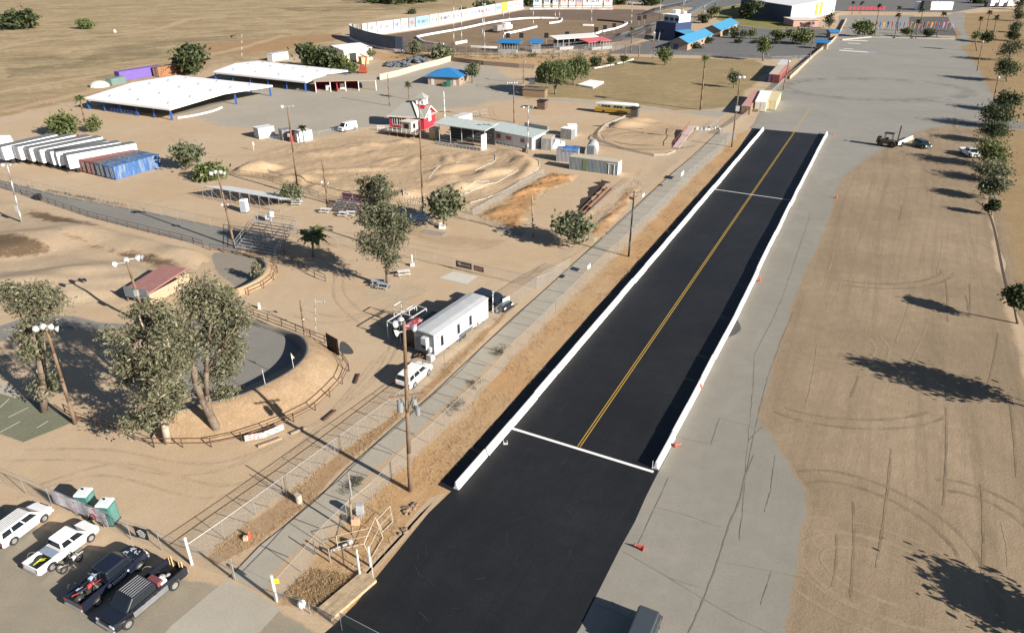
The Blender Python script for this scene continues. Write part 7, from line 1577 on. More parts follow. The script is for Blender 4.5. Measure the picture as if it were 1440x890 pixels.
    if sill:
        for s in (-1, 1): mb = MB(); mb.box((0, s * (w + .008), zb + .08), (wb - 2 * ar - .05, .03, .5)); mb.build('lower_trim', sill, t)
    return t, dict(xf=xf, xr=xr, belt=belt, w=w, hx=hx, k=k, floor=.68 + lift, cr=cx0)
Zz = lambda x, y: (x / 3.9556, 665 + y / 3.9556)
LOTG = 'vehicles parked along the front fence'
t1, i1 = vehicle('suv', Zz(88, 396), Zz(255, 270), 'R', 'long white SUV with silver roof bars, cut by the left edge of the photo', ('white_car_paint', (.74, .74, .73)), group=LOTG, rack=True)
t2, i2 = vehicle('pickup', Zz(300, 541), Zz(514, 380), 'R', 'white crew cab pickup with a dark open bed and yellow straps in it', ('white_car_paint', (.74, .74, .73)), group=LOTG)
mb = MB(); mb.box((i2['cr'] - .55, 0, i2['belt'] + .005), (.75, 1.72, .05)); mb.build('bed_cover', mat('blue_grey_panel', (.22, .27, .34), .4), t2)
t3, i3 = vehicle('pickup', Zz(556, 736), Zz(786, 541), 'R', 'lifted navy pickup carrying two dirt bikes, with white lettering on its door', ('navy_car_paint', (.009, .013, .026)), group=LOTG, lift=.1)
t4, i4 = vehicle('pickup', Zz(980, 648), Zz(724, 864), 'L', 'black and grey pickup facing us with silver roof ribs and bags in its bed', ('charcoal_car_paint', (.011, .014, .022)), group=LOTG, rack=True, sill=mat('silver_trim', (.2, .2, .21), .4, .3))
# door lettering of the navy pickup
def text(parent, s, loc, size, m, rot=(math.pi / 2, 0, 0), name='lettering', ext=.004):
    cu = bpy.data.curves.new(name, 'FONT'); cu.body = s; cu.size = size; cu.align_x = 'CENTER'; cu.align_y = 'CENTER'; cu.extrude = ext
    o = bpy.data.objects.new(name, cu); COL.objects.link(o); bpy.context.view_layer.update()
    me = bpy.data.meshes.new_from_object(o.evaluated_get(bpy.context.evaluated_depsgraph_get())); bpy.data.objects.remove(o); o = bpy.data.objects.new(name, me); COL.objects.link(o)
    me.materials.clear(); me.materials.append(m); o.location = loc; o.rotation_euler = rot; o.parent = parent; return o
mb = MB(); y = -i3['w'] - .012
mb.cyl((-.75, y, .95), (-.75, y - .012, .95), .17, .17, 12)
for k in range(9): mb.box((-.45 + k * .17, y - .004, .86 + .02 * (k % 2)), (.12, .012, .17))
for k in range(7): mb.box((-.40 + k * .17, y - .004, .72), (.10, .012, .07))
mb.build('door_lettering', WHITE, t3)
# bug guard specks on the bonnet
mb = MB(); rng = np.random.default_rng(2)
for k in range(14): x, y = i3['xf'] - .35 - rng.random() * .7, rng.normal() * .35; mb.bar((x, y, i3['belt'] + .02), (x + rng.normal() * .18, y + rng.normal() * .18, i3['belt'] + .022), .07, .02)
mb.build('bonnet_graphic', mat('pale_graphic', (.45, .47, .5), .5), t3)
# dirt bikes
def bike(label, col, loc, rot, lean=.0, grp='dirt bikes'):
    t = thing('dirt_bike', label, 'dirt bike', loc, rot, grp); t.rotation_euler = (lean, 0, rot); cm = mat(*col)
    for x in (-.68, .70):
        mb = MB(); n = 20
        for i in range(n):
            a = 2 * math.pi * i / n
            for j in range(6): b = 2 * math.pi * j / 6; mb.v.append((x + (.30 + .055 * math.cos(b)) * math.cos(a), .055 * math.sin(b), .355 + (.30 + .055 * math.cos(b)) * math.sin(a)))
        for i in range(n):
            for j in range(6): mb.f.append([i * 6 + j, ((i + 1) % n) * 6 + j, ((i + 1) % n) * 6 + (j + 1) % 6, i * 6 + (j + 1) % 6]); mb.mi.append(0)
        w = mb.build('wheel', RUBBER, t, smooth=True); mb = MB()
        for k in range(6): a = k * math.pi / 6; mb.bar((x - .29 * math.cos(a), 0, .355 - .29 * math.sin(a)), (x + .29 * math.cos(a), 0, .355 + .29 * math.sin(a)), .012)
        mb.cyl((x, -.06, .355), (x, .06, .355), .06, .06, 8); mb.build('hub', RIM, w)
    mb = MB(); mb.box((.02, 0, .36), (.36, .24, .34), tx=.8); mb.cyl((.08, 0, .62), (.16, 0, .82), .09, .07, 8); mb.build('engine', DARK, t)
    mb = MB()
    for y in (-.07, .07): mb.cyl((.72, y, .355), (.44, y, 1.05), .03, .025, 6)
    mb.bar((.44, -.38, 1.12), (.44, .38, 1.12), .03); mb.build('fork', RIM, t)
    mb = MB(); mb.bar((.42, 0, .95), (-.1, 0, .78), .07); mb.bar((.4, 0, .9), (.2, 0, .4), .07); mb.bar((-.1, 0, .78), (-.12, 0, .36), .06); mb.bar((-.12, 0, .4), (-.68, .06, .355), .06); mb.build('frame', DARK, t)
    mb = MB(); mb.hexa([(-.75, -.09, .90), (.2, -.11, .80), (.2, .11, .80), (-.75, .09, .90), (-.78, -.08, .98), (.22, -.10, .92), (.22, .10, .92), (-.78, .08, .98)]); mb.build('seat', BLACK, t, bevel=.03)
    mb = MB(); mb.hexa([(.1, -.14, .68), (.42, -.10, .78), (.42, .10, .78), (.1, .14, .68), (.12, -.12, .98), (.40, -.08, 1.02), (.40, .08, 1.02), (.12, .12, .98)]); mb.build('tank', cm, t, bevel=.03)
    mb = MB(); mb.hexa([(.42, -.07, .80), (1.12, -.04, .74), (1.12, .04, .74), (.42, .07, .80), (.42, -.07, .83), (1.12, -.04, .77), (1.12, .04, .77), (.42, .07, .83)]); mb.hexa([(-1.05, -.06, .96), (-.55, -.10, .86), (-.55, .10, .86), (-1.05, .06, .96), (-1.05, -.06, .99), (-.55, -.10, .90), (-.55, .10, .90), (-1.05, .06, .99)]); mb.box((.56, 0, .86), (.05, .18, .24)); mb.build('fender', cm, t)
    return t
V_ = lambda tr, x, y, z: tr.location + Vector((math.cos(tr.rotation_euler.z) * x - math.sin(tr.rotation_euler.z) * y, math.sin(tr.rotation_euler.z) * x + math.cos(tr.rotation_euler.z) * y, z)) if False else Vector((tr.location.x + (math.cos(tr.rotation_euler.z) * x - math.sin(tr.rotation_euler.z) * y) * tr.scale.x, tr.location.y + (math.sin(tr.rotation_euler.z) * x + math.cos(tr.rotation_euler.z) * y) * tr.scale.x, z * tr.scale.x))
bike('dirt bike standing on the ground beside the white crew cab pickup', ('bike_silver', (.5, .5, .54), .35), G(102, 797), t2.rotation_euler.z + .05, .14)
bike('yellow green dirt bike leaning on the fence under the banner', ('bike_lime', (.42, .55, .04), .4), G(129, 737), t2.rotation_euler.z + 1.2, .12)
z3 = i3['floor']
bike('blue and white dirt bike tied in the bed of the navy pickup', ('bike_blue', (.30, .40, .55), .35), V_(t3, -1.5, .3, z3), t3.rotation_euler.z + .12, .1); bike('red and white dirt bike at the back of the navy pickup bed', ('bike_red', (.45, .04, .04), .4), V_(t3, -2.0, -.35, z3), t3.rotation_euler.z - .15, -.12)
mb = MB(); rng = np.random.default_rng(6); q = [Vector((rng.normal() * .32, rng.normal() * .22, .04 + .12 * rng.random())) for _ in range(12)]; tube(mb, smoothline(q, 4), .03, 5); o = mb.build('ratchet_strap', mat('lime_strap', (.55, .60, .05), .6)); o.location = V_(t2, -2.0, 0, i2['floor']); tag(o, 'tangled lime yellow straps in the bed of the white pickup', 'straps')
mb = MB(); mb.box((0, 0, 0), (.5, 1.2, .55)); o = mb.build('tool_box', mat('dull_maroon', (.16, .05, .06), .6), bevel=.04); o.location = V_(t4, i4['cr'] - .35, .25, i4['floor']); o.rotation_euler.z = t4.rotation_euler.z; o.location.z += .35; tag(o, 'maroon cover box behind the cab of the black pickup', 'box')
mb = MB(); mb.box((0, 0, 0), (.55, .7, .7)); o = mb.build('white_box', WHITE, bevel=.05); o.location = V_(t4, i4['cr'] - .6, -.5 + 1.0, i4['floor']); o.rotation_euler.z = t4.rotation_euler.z; tag(o, 'white box in the front of the black pickup bed', 'box')
mb = MB(); mb.ball((0, 0, .25), .3, 10, 6, sz=.7); mb.ball((.4, .2, .2), .22, 8, 5); mb.bar((-.3, .3, .2), (.5, -.3, .35), .05); o = mb.build('gear_bag', GREY); o.location = V_(t4, -1.7, 0, i4['floor']); tag(o, 'grey bag and gear lying in the black pickup bed', 'bag')
for s in (-.5, .5):
    t = thing('bike_stand', 'orange and white frame leaning at the %s of the black pickup tailgate' % ('left' if s > 0 else 'right'), 'stand', V_(t4, i4['xr'] + .15, s * 1.1, i4['floor']), t4.rotation_euler.z); mb = MB(); mb.bar((0, -.18, 0), (0, -.18, 1.0), .07); mb.bar((0, .18, 0), (0, .18, 1.0), .07); mb.bar((0, -.18, 1.0), (0, .18, 1.0), .07); mb.bar((0, -.18, .5), (0, .18, .5), .06); mb.build('frame', mat('orange_cream', (.62, .42, .22), .6), t)
vehicle('suv', (583.8, 545.5), (603.5, 527.5), 'R', 'white SUV parked behind the tall power pole', ('white_car_paint', (.74, .74, .73)))
d_ = ang(G(672, 424), G(706, 432))
vehicle('suv', None, None, 'R', 'dark SUV parked across the far end of the office trailer', ('black_car_paint', (.012, .016, .024)), at=G(692, 432), heading=ang(G(672, 424), G(712, 437)))[0].scale = (1.22,) * 3
vehicle('pickup', None, None, 'R', 'black pickup mostly hidden behind the office trailer', ('black_car_paint', (.012, .016, .024)), at=Vector((G(648, 440).x, G(648, 440).y, 0)), heading=ang(G(612, 506), G(690, 449)))
vehicle('van', (499.5, 182.5), (485.5, 186), 'L', 'white van parked left of the red barn', ('white_car_paint', (.74, .74, .73)), wb=3.4)
c0 = G(905, 891.5); vehicle('suv', None, None, 'R', 'dark grey car at the bottom edge of the photo on the concrete apron', ('slate_car_paint', (.05, .06, .07)), at=c0 - Vector((math.cos(STRIP), math.sin(STRIP), 0)) * 1.0, heading=STRIP + math.pi)
vehicle('suv', (1299, 205), (1300, 210.5), 'L', 'dark green SUV parked right of the loose white barrier', ('dark_green_paint', (.018, .04, .038)), at=G(1296, 207), heading=math.radians(-80))
vehicle('pickup', (0, 0), (0, 0), 'L', 'white pickup facing us beside the right tree row', ('white_car_paint', (.74, .74, .73)), at=G(1362, 219), heading=math.radians(-92))
for i, u in enumerate((1394, 1406, 1418)):
    A = G(u, 10.5); t = thing('delivery_truck', 'white delivery truck, %s of the three at the top right corner' % ('leftmost', 'middle', 'rightmost')[i], 'truck', A, .1, 'white trucks at the far right'); mb = MB(); mb.box((2, 0, 1), (8.5, 3, 4)); mb.build('cargo_box', WHITE, t); mb = MB(); mb.box((-3.6, 0, .6), (2.6, 2.8, 2.6), tx=.7); mb.build('cab', DARK, t)
    for x in (-3.4, 1, 4): mb = MB(); mb.cyl((x, -1.5, .5), (x, -1.2, .5), .5, .5, 10); mb.build('wheel', RUBBER, t)
# school bus
loc, rot, L_ = frame((836, 158.5), (899, 164)); L_ = 12.2
t = thing('school_bus', 'old yellow school bus with a white roof beside the road', 'bus', loc, rot); yel = mat('bus_yellow', (.48, .28, .03), .5, dirt=(.30, .22, .09)); W_ = 2.5
mb = MB(); mb.box((L_ / 2, W_ / 2, .45), (L_, W_, 1.25)); mb.build('body', yel, t, bevel=.08); mb = MB(); mb.box((L_ / 2, W_ / 2, 1.702), (L_ - .04, W_ - .06, .85)); mb.build('window_band', mat('bus_cream', (.50, .46, .30), .6), t)
mb = MB(); mb.prism([(0, 2.552), (L_, 2.552), (L_, 2.75), (L_ - .4, 2.98), (.4, 2.98), (0, 2.75)], 0, W_); mb.build('roof', WHITE, t, bevel=.12)
for k in range(11): x = 1.5 + k * .88; f = MB(); f.box((x, .015, 1.8), (.70, .08, .62)); f.build('window', mat('bus_glass', (.02, .03, .025), .15) if k % 4 else mat('pale_glass', (.25, .3, .25), .3), t)
for x in (2.6, 9.2):
    for y in (.28, W_ + .02): mb = MB(); mb.cyl((x, y - .3, .48), (x, y, .48), .48, .48, 14); mb.build('wheel', RUBBER, t)
mb = MB(); mb.box((-.02, W_ / 2, 1.75), (.06, 2.0, .75)); mb.build('windscreen', GLASS, t); mb = MB(); mb.box((-.06, W_ / 2, .45), (.15, W_, .25)); mb.box((L_ + .06, W_ / 2, .45), (.15, W_, .25)); mb.build('bumper', BLACK, t)
mb = MB(); mb.box((L_ / 2, -.005, 1.15), (L_ - .4, .03, .07)); mb.box((L_ / 2, -.005, .8), (L_ - .4, .03, .06)); mb.build('side_stripe', BLACK, t)
# forklift
r = ang(G(1236, 204), G(1258, 207)); t = thing('forklift', 'dark rough terrain forklift lifting the loose white barrier', 'forklift', G(1247, 206), r); yb = mat('dull_forklift', (.085, .065, .045), .7, var=.25)
mb = MB(); mb.box((-.3, 0, .7), (3.6, 1.8, .9), tx=.95); mb.box((-2.0, 0, .8), (1.0, 1.8, 1.3), tx=.8); mb.build('body', yb, t, bevel=.06); mb = MB()
for x in (-.9, .9):
    for y in (-.8, .8): mb.bar((x, y, 1.5), (x * .9, y, 3.1), .10)
mb.box((0, 0, 3.1), (2.1, 1.8, .12)); mb.build('cab_frame', DARK, t); mb = MB(); mb.box((-.3, 0, 1.6), (.6, .6, .5)); mb.build('seat', BLACK, t)
mb = MB()
for y in (-.45, .45): mb.bar((2.0, y, .3), (2.1, y, 5.2), .18)
for z in (1.2, 2.6, 4.0, 5.1): mb.bar((2.05, -.45, z), (2.05, .45, z), .14)
mb.build('mast', yb, t); mb = MB()
for y in (-.4, .4): mb.bar((2.1, y, .5), (3.4, y, .5), .14)
mb.box((2.2, 0, .5), (.15, 1.5, .9)); mb.build('fork', DARK, t)
for x, rr in ((1.2, .75), (-1.5, .62)):
    for s in (-1, 1): mb = MB(); mb.cyl((x, s * .7, rr), (x, s * 1.15, rr), rr, rr, 16); w_ = mb.build('wheel', RUBBER, t); mb = MB(); mb.cyl((x, s * 1.14, rr), (x, s * 1.17, rr), rr * .5, rr * .5, 12); mb.build('rim', yb, w_)
# ================================================================ small things
# portable toilets by the front fence
def toilet(c, l, m, roofm, rot, s=1., grp=None):
    t = thing('portable_toilet', l, 'portable toilet', c, rot, grp); t.scale = (s,) * 3; mb = MB(); mb.box((0, 0, .08), (1.15, 1.15, 2.0), tx=.96, ty=.96); mb.build('cabin', m, t, bevel=.03); mb = MB(); mb.box((0, 0, 2.084), (1.2, 1.2, .22), tx=.82, ty=.9); rf = mb.build('roof', roofm, t, bevel=.05); mb = MB(); mb.cyl((-.1, .2, 2.28), (-.1, .2, 2.42), .09, .09, 8); mb.build('vent', BLACK, rf)
    mb = MB(); mb.box((.58, 0, .2), (.05, .75, 1.75)); mb.build('door', mat('toilet_door', (.08, .20, .18), .5) if grp else m, t); mb = MB(); mb.box((0, 0, 0), (1.2, 1.2, .08)); mb.build('base', BLACK, t)
TEAL = mat('teal_plastic', (.05, .155, .14), .5); GR2 = mat('white_plastic_roof', (.62, .66, .66), .5)
fr = ang(G(110, 726), G(195, 763))
toilet(G(126, 718.5), 'teal portable toilet with a white roof, left of the pair behind the banner', TEAL, GR2, fr + .35, 1.0, 'portable toilets behind the front fence'); toilet(G(156, 733), 'teal portable toilet with a white roof, right of the pair behind the banner', TEAL, GR2, fr + .35, 1.0, 'portable toilets behind the front fence')
toilet(G(345, 298), 'grey portable toilet behind the long bleachers', mat('grey_plastic', (.36, .39, .44), .5), GR2, -.2, 1.05)
# banner on the fence
bm_, nt, bb, _ = new_mat('banner_print'); oc = N(nt, 'ShaderNodeTexCoord').outputs['Object']
n1 = noise(nt, mapping(nt, oc, (1.6, 1, 1.6)), 1.0, 3, .6, .6); x_ = N(nt, 'ShaderNodeSeparateXYZ'); nt.links.new(oc, x_.inputs[0])
base_c = mixc(nt, ramp(nt, noise(nt, oc, .5, 3), [(.4, 0.), (.6, 1.)]), (.58, .56, .57), (.46, .45, .50))
red = mth(nt, 'MULTIPLY', ramp(nt, n1, [(.52, 0.), (.58, 1.)]), ramp(nt, mth(nt, 'MULTIPLY', x_.outputs[0], .12), [(.42, .25), (.6, .95)]))
nt.links.new(mixc(nt, mth(nt, 'MULTIPLY', ramp(nt, noise(nt, oc, 3.2, 3), [(.6, 0.), (.66, .7)]), 1.0), mixc(nt, red, base_c, (.42, .06, .10)), (.14, .12, .16)), bb.inputs['Base Color'])
A, B = G(80, 712), G(157, 746); r = ang(A, B); L_ = (B - A).length
t = thing('fence_banner', 'long white banner with red and dark print hung on the front wire fence', 'banner', A + Vector((math.sin(r), -math.cos(r), 0)) * .08, r); mb = MB(); n = 16
for i in range(n + 1): 
    for z in (.55, 2.05): mb.v.append((L_ * i / n, -.03 * math.sin(i * 1.3), z + .03 * math.sin(i)))
for i in range(n): mb.f.append([2 * i, 2 * i + 2, 2 * i + 3, 2 * i + 1]); mb.mi.append(0)
o = mb.build('cloth', bm_, t); s_ = o.modifiers.new('thick', 'SOLIDIFY'); s_.thickness = .012
def sign(a, b, z0, h, label, back, txt, ts=.5, tm=None, sub=None, name='sign', cat='sign'):
    A, B = G(*a), G(*b); r = ang(A, B); L_ = (B - A).length; t = thing(name, label, cat, A + Vector((math.sin(r), -math.cos(r), 0)) * .10, r); mb = MB(); mb.box((L_ / 2, 0, z0), (L_, .03, h)); mb.build('board', back, t)
    for s, x, z, sz, m in txt: text(t, s, (L_ * x, -.022, z0 + h * z), sz, m)
    return t
t = sign((197, 764), (215, 770), .9, 1.2, 'black square banner with white marks on the front fence', mat('black_banner', (.02, .022, .024), .6), ())
mb = MB(); rng = np.random.default_rng(4); L_ = (G(215, 770) - G(197, 764)).length
for k in range(5): mb.cyl((L_ * (.3 + .1 * k), -.02, 1.8 - .08 * abs(k - 2)), (L_ * (.3 + .1 * k), -.03, 1.8 - .08 * abs(k - 2)), .09, .09, 10)
for zz_, w_ in ((1.5, .7), (1.3, .55), (1.12, .4)): 
    for k in range(6): mb.box((L_ * (.5 - w_ / 2 + w_ * (k + .5) / 6), -.022, zz_ - .05), (L_ * w_ / 8, .014, .12))
mb.build('print', LGREY, t)
sign((642, 379), (664, 384), .55, 1.0, 'dark banner with white lettering on the yard fence', mat('dark_brown_banner', (.028, .02, .02), .6), (('TS', .2, .55, .55, WHITE), ('PERFORMANCE', .55, .5, .30, mat('pink_letter', (.55, .35, .35), .6))))
sign((666, 384), (681, 388), .55, .85, 'small red banner with pale lettering beside the dark one', mat('red_brown_banner', (.20, .07, .05), .6), (('RACING', .5, .5, .34, mat('pink_letter', (.55, .35, .35), .6)),))
sign((706, 437), (716, 432), .5, 1.3, 'pale blue notice board on the fence at the end of the trailer', mat('pale_blue_board', (.55, .66, .74), .5), ())
sign((825, 386), (829, 382), .8, .6, 'small white sign on the wire fence by the sidewalk', WHITE, ()); sign((902, 284), (905, 281), .9, .5, 'tiny white sign on the far sidewalk fence', WHITE, ()); sign((956, 255), (960, 251), .9, .8, 'white sign on the fence far along the sidewalk', WHITE, ())
# cones
def cone(c, l, lying=False, rot=0, h=.75, grp='traffic cones on the concrete apron'):
    t = thing('traffic_cone', l, 'cone', c, rot, grp); om = mat('cone_orange', (.55, .07, .035), .5)
    parts = [('cone', om, lambda m: (m.cyl((0, 0, .04), (0, 0, h), .19, .04, 14))), ('stripe', WHITE, lambda m: (m.cyl((0, 0, h * .45), (0, 0, h * .68), .122, .087, 14), m.cyl((0, 0, h * .78), (0, 0, h * .88), .075, .058, 14))), ('base', om, lambda m: m.box((0, 0, 0), (.42, .42, .05)))]
    for n_, m_, f in parts: mb = MB(); f(mb); mb.build(n_, m_, t)
    if lying: t.rotation_euler = (0, math.radians(82), rot); t.location.z = .2
    return t
cone(G(905, 773), 'fallen traffic cone lying on the apron in the foreground', True, math.radians(160), .9); cone(G(948, 628), 'traffic cone on the apron just outside the end of the right wall', True, math.radians(10)); cone(G(985, 546), 'traffic cone against the right wall, second up from its end'); cone(G(1068, 396), 'traffic cone outside the right wall near its middle'); cone(G(1176, 279), 'small cone at the edge of the apron, before the brown field'); cone(G(1172, 191), 'traffic cone at the far end of the right wall')
cone(G(351, 756), 'orange and white traffic cone in the weeds by the wire fence', grp='traffic cones near the gate')
mb = MB(); mb.box((0, 0, 0), (.35, .3, .4)); o = mb.build('crate', mat('pale_brick', (.5, .38, .28), .8)); o.location = G(346, 759); tag(o, 'pale block beside the cone in the weeds', 'block')
# timing stakes at the strip
def post(a, vt, l, m, r=.05, name='post', cat='post'):
    mb = MB(); h = HT(a[0], a[1], vt); mb.cyl((0, 0, 0), (0, 0, h), r, r * .9, 8); mb.ball((0, 0, h), r * 1.1, 8, 4); o = mb.build(name, m, smooth=False); o.location = G(*a); tag(o, l, cat); return o
post((917, 659), 648, 'small wire marker at the near end of the right wall', LGREY, .03)
mb = MB(); mb.box((0, 0, 0), (.45, .3, .06)); mb.bar((-.18, 0, .05), (-.22, 0, .5), .04); mb.bar((.18, 0, .05), (.15, 0, .45), .04); o = mb.build('timing_stand', LGREY); o.location = G(711, 624); tag(o, 'small pale timing stand on the asphalt by the left wall', 'stand')
# gate corner: posts, pipe frames, pole in the corner pen
post((270, 793), 757, 'thick pale gate post at the corner of the sandy walk', mat('pale_post', (.55, .55, .53), .6), .12); post((331, 814), 786, 'thin grey gate post at the left of the sidewalk mouth', GALV, .06)
t = thing('marker_post', 'thick pale post with a yellow sign at the right of the sidewalk mouth', 'post', G(389, 845)); h = HT(389, 845, 809); mb = MB(); mb.cyl((0, 0, 0), (0, 0, h), .12, .12, 10); mb.build('shaft', mat('pale_post', (.55, .55, .53), .6), t); mb = MB(); mb.box((.32, -.06, h - .75), (.42, .03, .5)); mb.build('sign_plate', mat('yellow_plate', (.65, .55, .03), .5), t)
def pframe(pts, l, r=.024, z=None):
    """a flat pipe frame through four photo points given with heights"""
    P_ = [G(u, v, z_) for u, v, z_ in pts]; o0 = Vector((P_[0].x, P_[0].y, 0)); t = thing('leaning_gate', l, 'gate frame', o0, 0, 'loose pipe gate frames in the corner pen'); mb = MB(); Q = [p - o0 for p in P_]; n = len(Q)
    for i in range(n): mb.cyl(Q[i], Q[(i + 1) % n], r, r, 6)
    mb.cyl((Q[0] + Q[3]) / 2, (Q[1] + Q[2]) / 2, r * .8, r * .8, 6)
    mb.build('frame', mat('cream_pipe', (.46, .43, .36), .6), t); me = MB(); me.add([tuple(q) for q in Q], [(0, 1, 2, 3)])
K = lambda x, y: (420 + x / 5.9333, 680 + y / 5.9333)
pframe([(*K(330, 550), .3), (*K(545, 500), .3), (*K(605, 365), 1.7), (*K(312, 435), 1.5)], 'tan pipe frame leaning across the left of the corner pen'); pframe([(*K(600, 630), .1), (*K(705, 450), .1), (*K(640, 280), 1.9), (*K(545, 495), 1.6)], 'tan pipe frame standing in the middle of the corner pen'); pframe([(*K(700, 400), .1), (*K(785, 315), .1), (*K(762, 185), 1.7), (*K(655, 300), 1.6)], 'tan pipe frame at the right of the corner pen')
for a, vt, l, m, r in (((K(512, 770)), 680 + 555 / 5.93, 'white bollard post in the corner pen, left of the pair', LGREY, .09), ((K(600, 690)), 680 + 530 / 5.93, 'leaning white bollard post in the corner pen, right of the pair', LGREY, .09), ((K(380, 680)), 680 + 530 / 5.93, 'grey post in the corner pen', GALV, .06), ((K(265, 655)), 680 + 545 / 5.93, 'short grey post in the corner pen', GALV, .06), ((K(622, 785)), 680 + 615 / 5.93, 'thin pipe post at the edge of the fresh asphalt', mat('cream_pipe', (.62, .58, .48), .6), .04), ((K(140, 590)), 680 + 480 / 5.93, 'rusty short post at the corner pen fence', RAILB, .05)): post(a, vt, l, m, r)
pole(K(447, 415), (K(415, 20)[0], K(415, 20)[1] - 20), 'thin dark pole with white conduit in the corner pen', .08, WOOD2, name='utility_pole', boxes=[(2.6, .12, .12, 1.8, .15, -.05)])
mb = MB(); mb.box((0, 0, .5), (.6, .4, 1.1)); mb.bar((0, 0, 0), (0, 0, .5), .1); o = mb.build('meter_cabinet', mat('cabinet_grey', (.38, .40, .42), .5, .2)); o.location = G(*K(522, 290)); tag(o, 'grey meter cabinet in the corner pen', 'cabinet')
mb = MB(); mb.box((0, 0, 0), (.7, .4, .7)); o = mb.build('pump_box', mat('pale_terracotta', (.52, .33, .22), .8)); o.location = G(*K(478, 335)); tag(o, 'terracotta coloured box beside the pole in the corner pen', 'box')
mb = MB(); mb.cyl((0, 0, .05), (1.5, .8, .2), .12, .12, 8); mb.ball((1.6, .9, .25), .3, 8, 5); mb.cyl((-.6, .4, .1), (.3, -.5, .6), .09, .09, 8); o = mb.build('pipe_valve', GREY); o.location = G(*K(250, 570)); tag(o, 'grey pipe fitting lying among the corner pen posts', 'pipe')
mb = MB(); A, B = G(520, 812), G(456, 867); d = (B - A)
for k in range(5): o_ = Vector((-d.y, d.x, 0)).normalized() * (.32 * (k - 2)); mb.bar(A + o_ + Vector((0, 0, .16 + .02 * (k % 2))), B + o_ + Vector((0, 0, .16 + .03 * ((k + 1) % 2))), .3, .3)
tag(mb.build('timber_ramp', mat('cracked_timber', (.36, .27, .17), .9, var=.25, scale=2)), 'cracked timber block ramp at the corner of the fresh asphalt', 'ramp')
for i, (u, v) in enumerate(((571, 717), (569, 747), (578, 712))):
    mb = MB(); rng = np.random.default_rng(20 + i)
    for k in range(11): p = rng.normal(size=3) * .22; mb.ball((p[0], p[1], .06), .12 + .1 * rng.random(), 6, 4, sz=.7)
    o = mb.build('rubble_pile', mat('broken_stone', (.20, .14, .10), .9, var=.4)); o.location = G(u, v); tag(o, ['broken stones on the verge, the upper dark heap', 'broken stones on the verge, the lower heap', 'pale stones beside the upper heap'][i], 'rubble')
mb = MB(); mb.ball((0, 0, .35), .32, 10, 6); mb.cyl((0, 0, 0), (0, 0, .3), .2, .25, 8); o = mb.build('white_bag', WHITE); o.location = G(425, 853); tag(o, 'white bag hanging at the low sagging fence', 'bag')
mb = MB(); mb.cyl((0, 0, 0), (0, 0, .9), .3, .3, 14); mb.cyl((0, 0, .9), (0, 0, .95), .33, .33, 14); o = mb.build('trash_can', mat('dusty_drum', (.38, .33, .26), .8)); o.location = G(421, 706); tag(o, 'dusty drum in the weeds beside the sidewalk', 'drum')
post((404, 700), 671, 'dark stake with a lamp in the weeds beside the sidewalk', RAILB, .04)
# flags on the berm
for b, vt, l in (((413, 517), 496, 'small flag with a pale cloth on the berm rim, right one'), ((373, 540), 520, 'small flag pole on the berm rim, left one')):
    t = thing('berm_flag', l, 'flag', G(b[0], b[1], 2.1) , 0); h = 1.9; mb = MB(); mb.cyl((0, 0, -.1), (-.05, 0, h), .035, .03, 6); mb.build('flagpole', LGREY, t)
    if b[0] > 400: mb = MB(); mb.add([(-.05, 0, h), (.1, .05, h - .75), (.32, -.03, h - .55), (-.02, 0, h - .8)], [(0, 3, 1, 2)]); mb.build('cloth', mat('cream_flag', (.62, .58, .30), .7), t, fix=False)
# black board on the rail
A, B = G(461, 491), G(474, 494); t = thing('black_board', 'tall black ribbed board standing at the berm rail', 'board', A, ang(A, B) - .35); L_ = 2.4; mb = MB(); mb.box((L_ / 2, 0, .1), (L_, .08, 2.2))
for k in range(7): mb.box((L_ * (k + .5) / 7, -.05, .12), (.06, .06, 2.16))
mb.build('panel', BLACK, t); mb = MB(); mb.box((.2, .04, 0), (.1, .1, 2.3)); mb.box((L_ - .2, .04, 0), (.1, .1, 2.3)); mb.build('post', DARK, t)
sheet('gravel_patch', [(478, 484), (482, 480), (490, 485), (497, 494), (494, 498), (480, 496)], .02, mat('dark_gravel', (.06, .06, .06), .95, var=.4, scale=6), smooth=3)
# start hut on the left track
loc, rot, L_ = frame((213, 440), (262, 410)); t = thing('start_ramp', 'wooden start ramp with a faded red deck among the trees', 'ramp', G(213, 432), ang(G(213, 432), G(256, 408))); L_ = 7.5; mb = MB(); mb.hexa([(0, 0, 1.9), (L_, 0, 2.5), (L_, 4.2, 2.5), (0, 4.2, 1.9), (0, 0, 2.1), (L_, 0, 2.7), (L_, 4.2, 2.7), (0, 4.2, 2.1)]); mb.build('deck', mat('faded_red_deck', (.27, .13, .115), .8, var=.15), t)
mb = MB()
for x in (.1, L_ * .5, L_ - .1):
    for y in (.1, 4.1): mb.box((x, y, 0), (.15, .15, 1.85))
mb.build('post', WOOD, t); mb = MB(); mb.box((-.06, 2.1, 1.0), (.08, 4.2, 1.6)); mb.build('end_board', mat('slate_board', (.16, .18, .19), .7), t); mb = MB(); mb.box((L_ / 2, -.05, .3), (L_, .06, 1.6)); mb.build('side_board', mat('tan_board', (.36, .27, .18), .8), t)
railing((247, 383), (262, 391), 'small grey railing at the top of the start ramp', 1.2, GREY, 5)
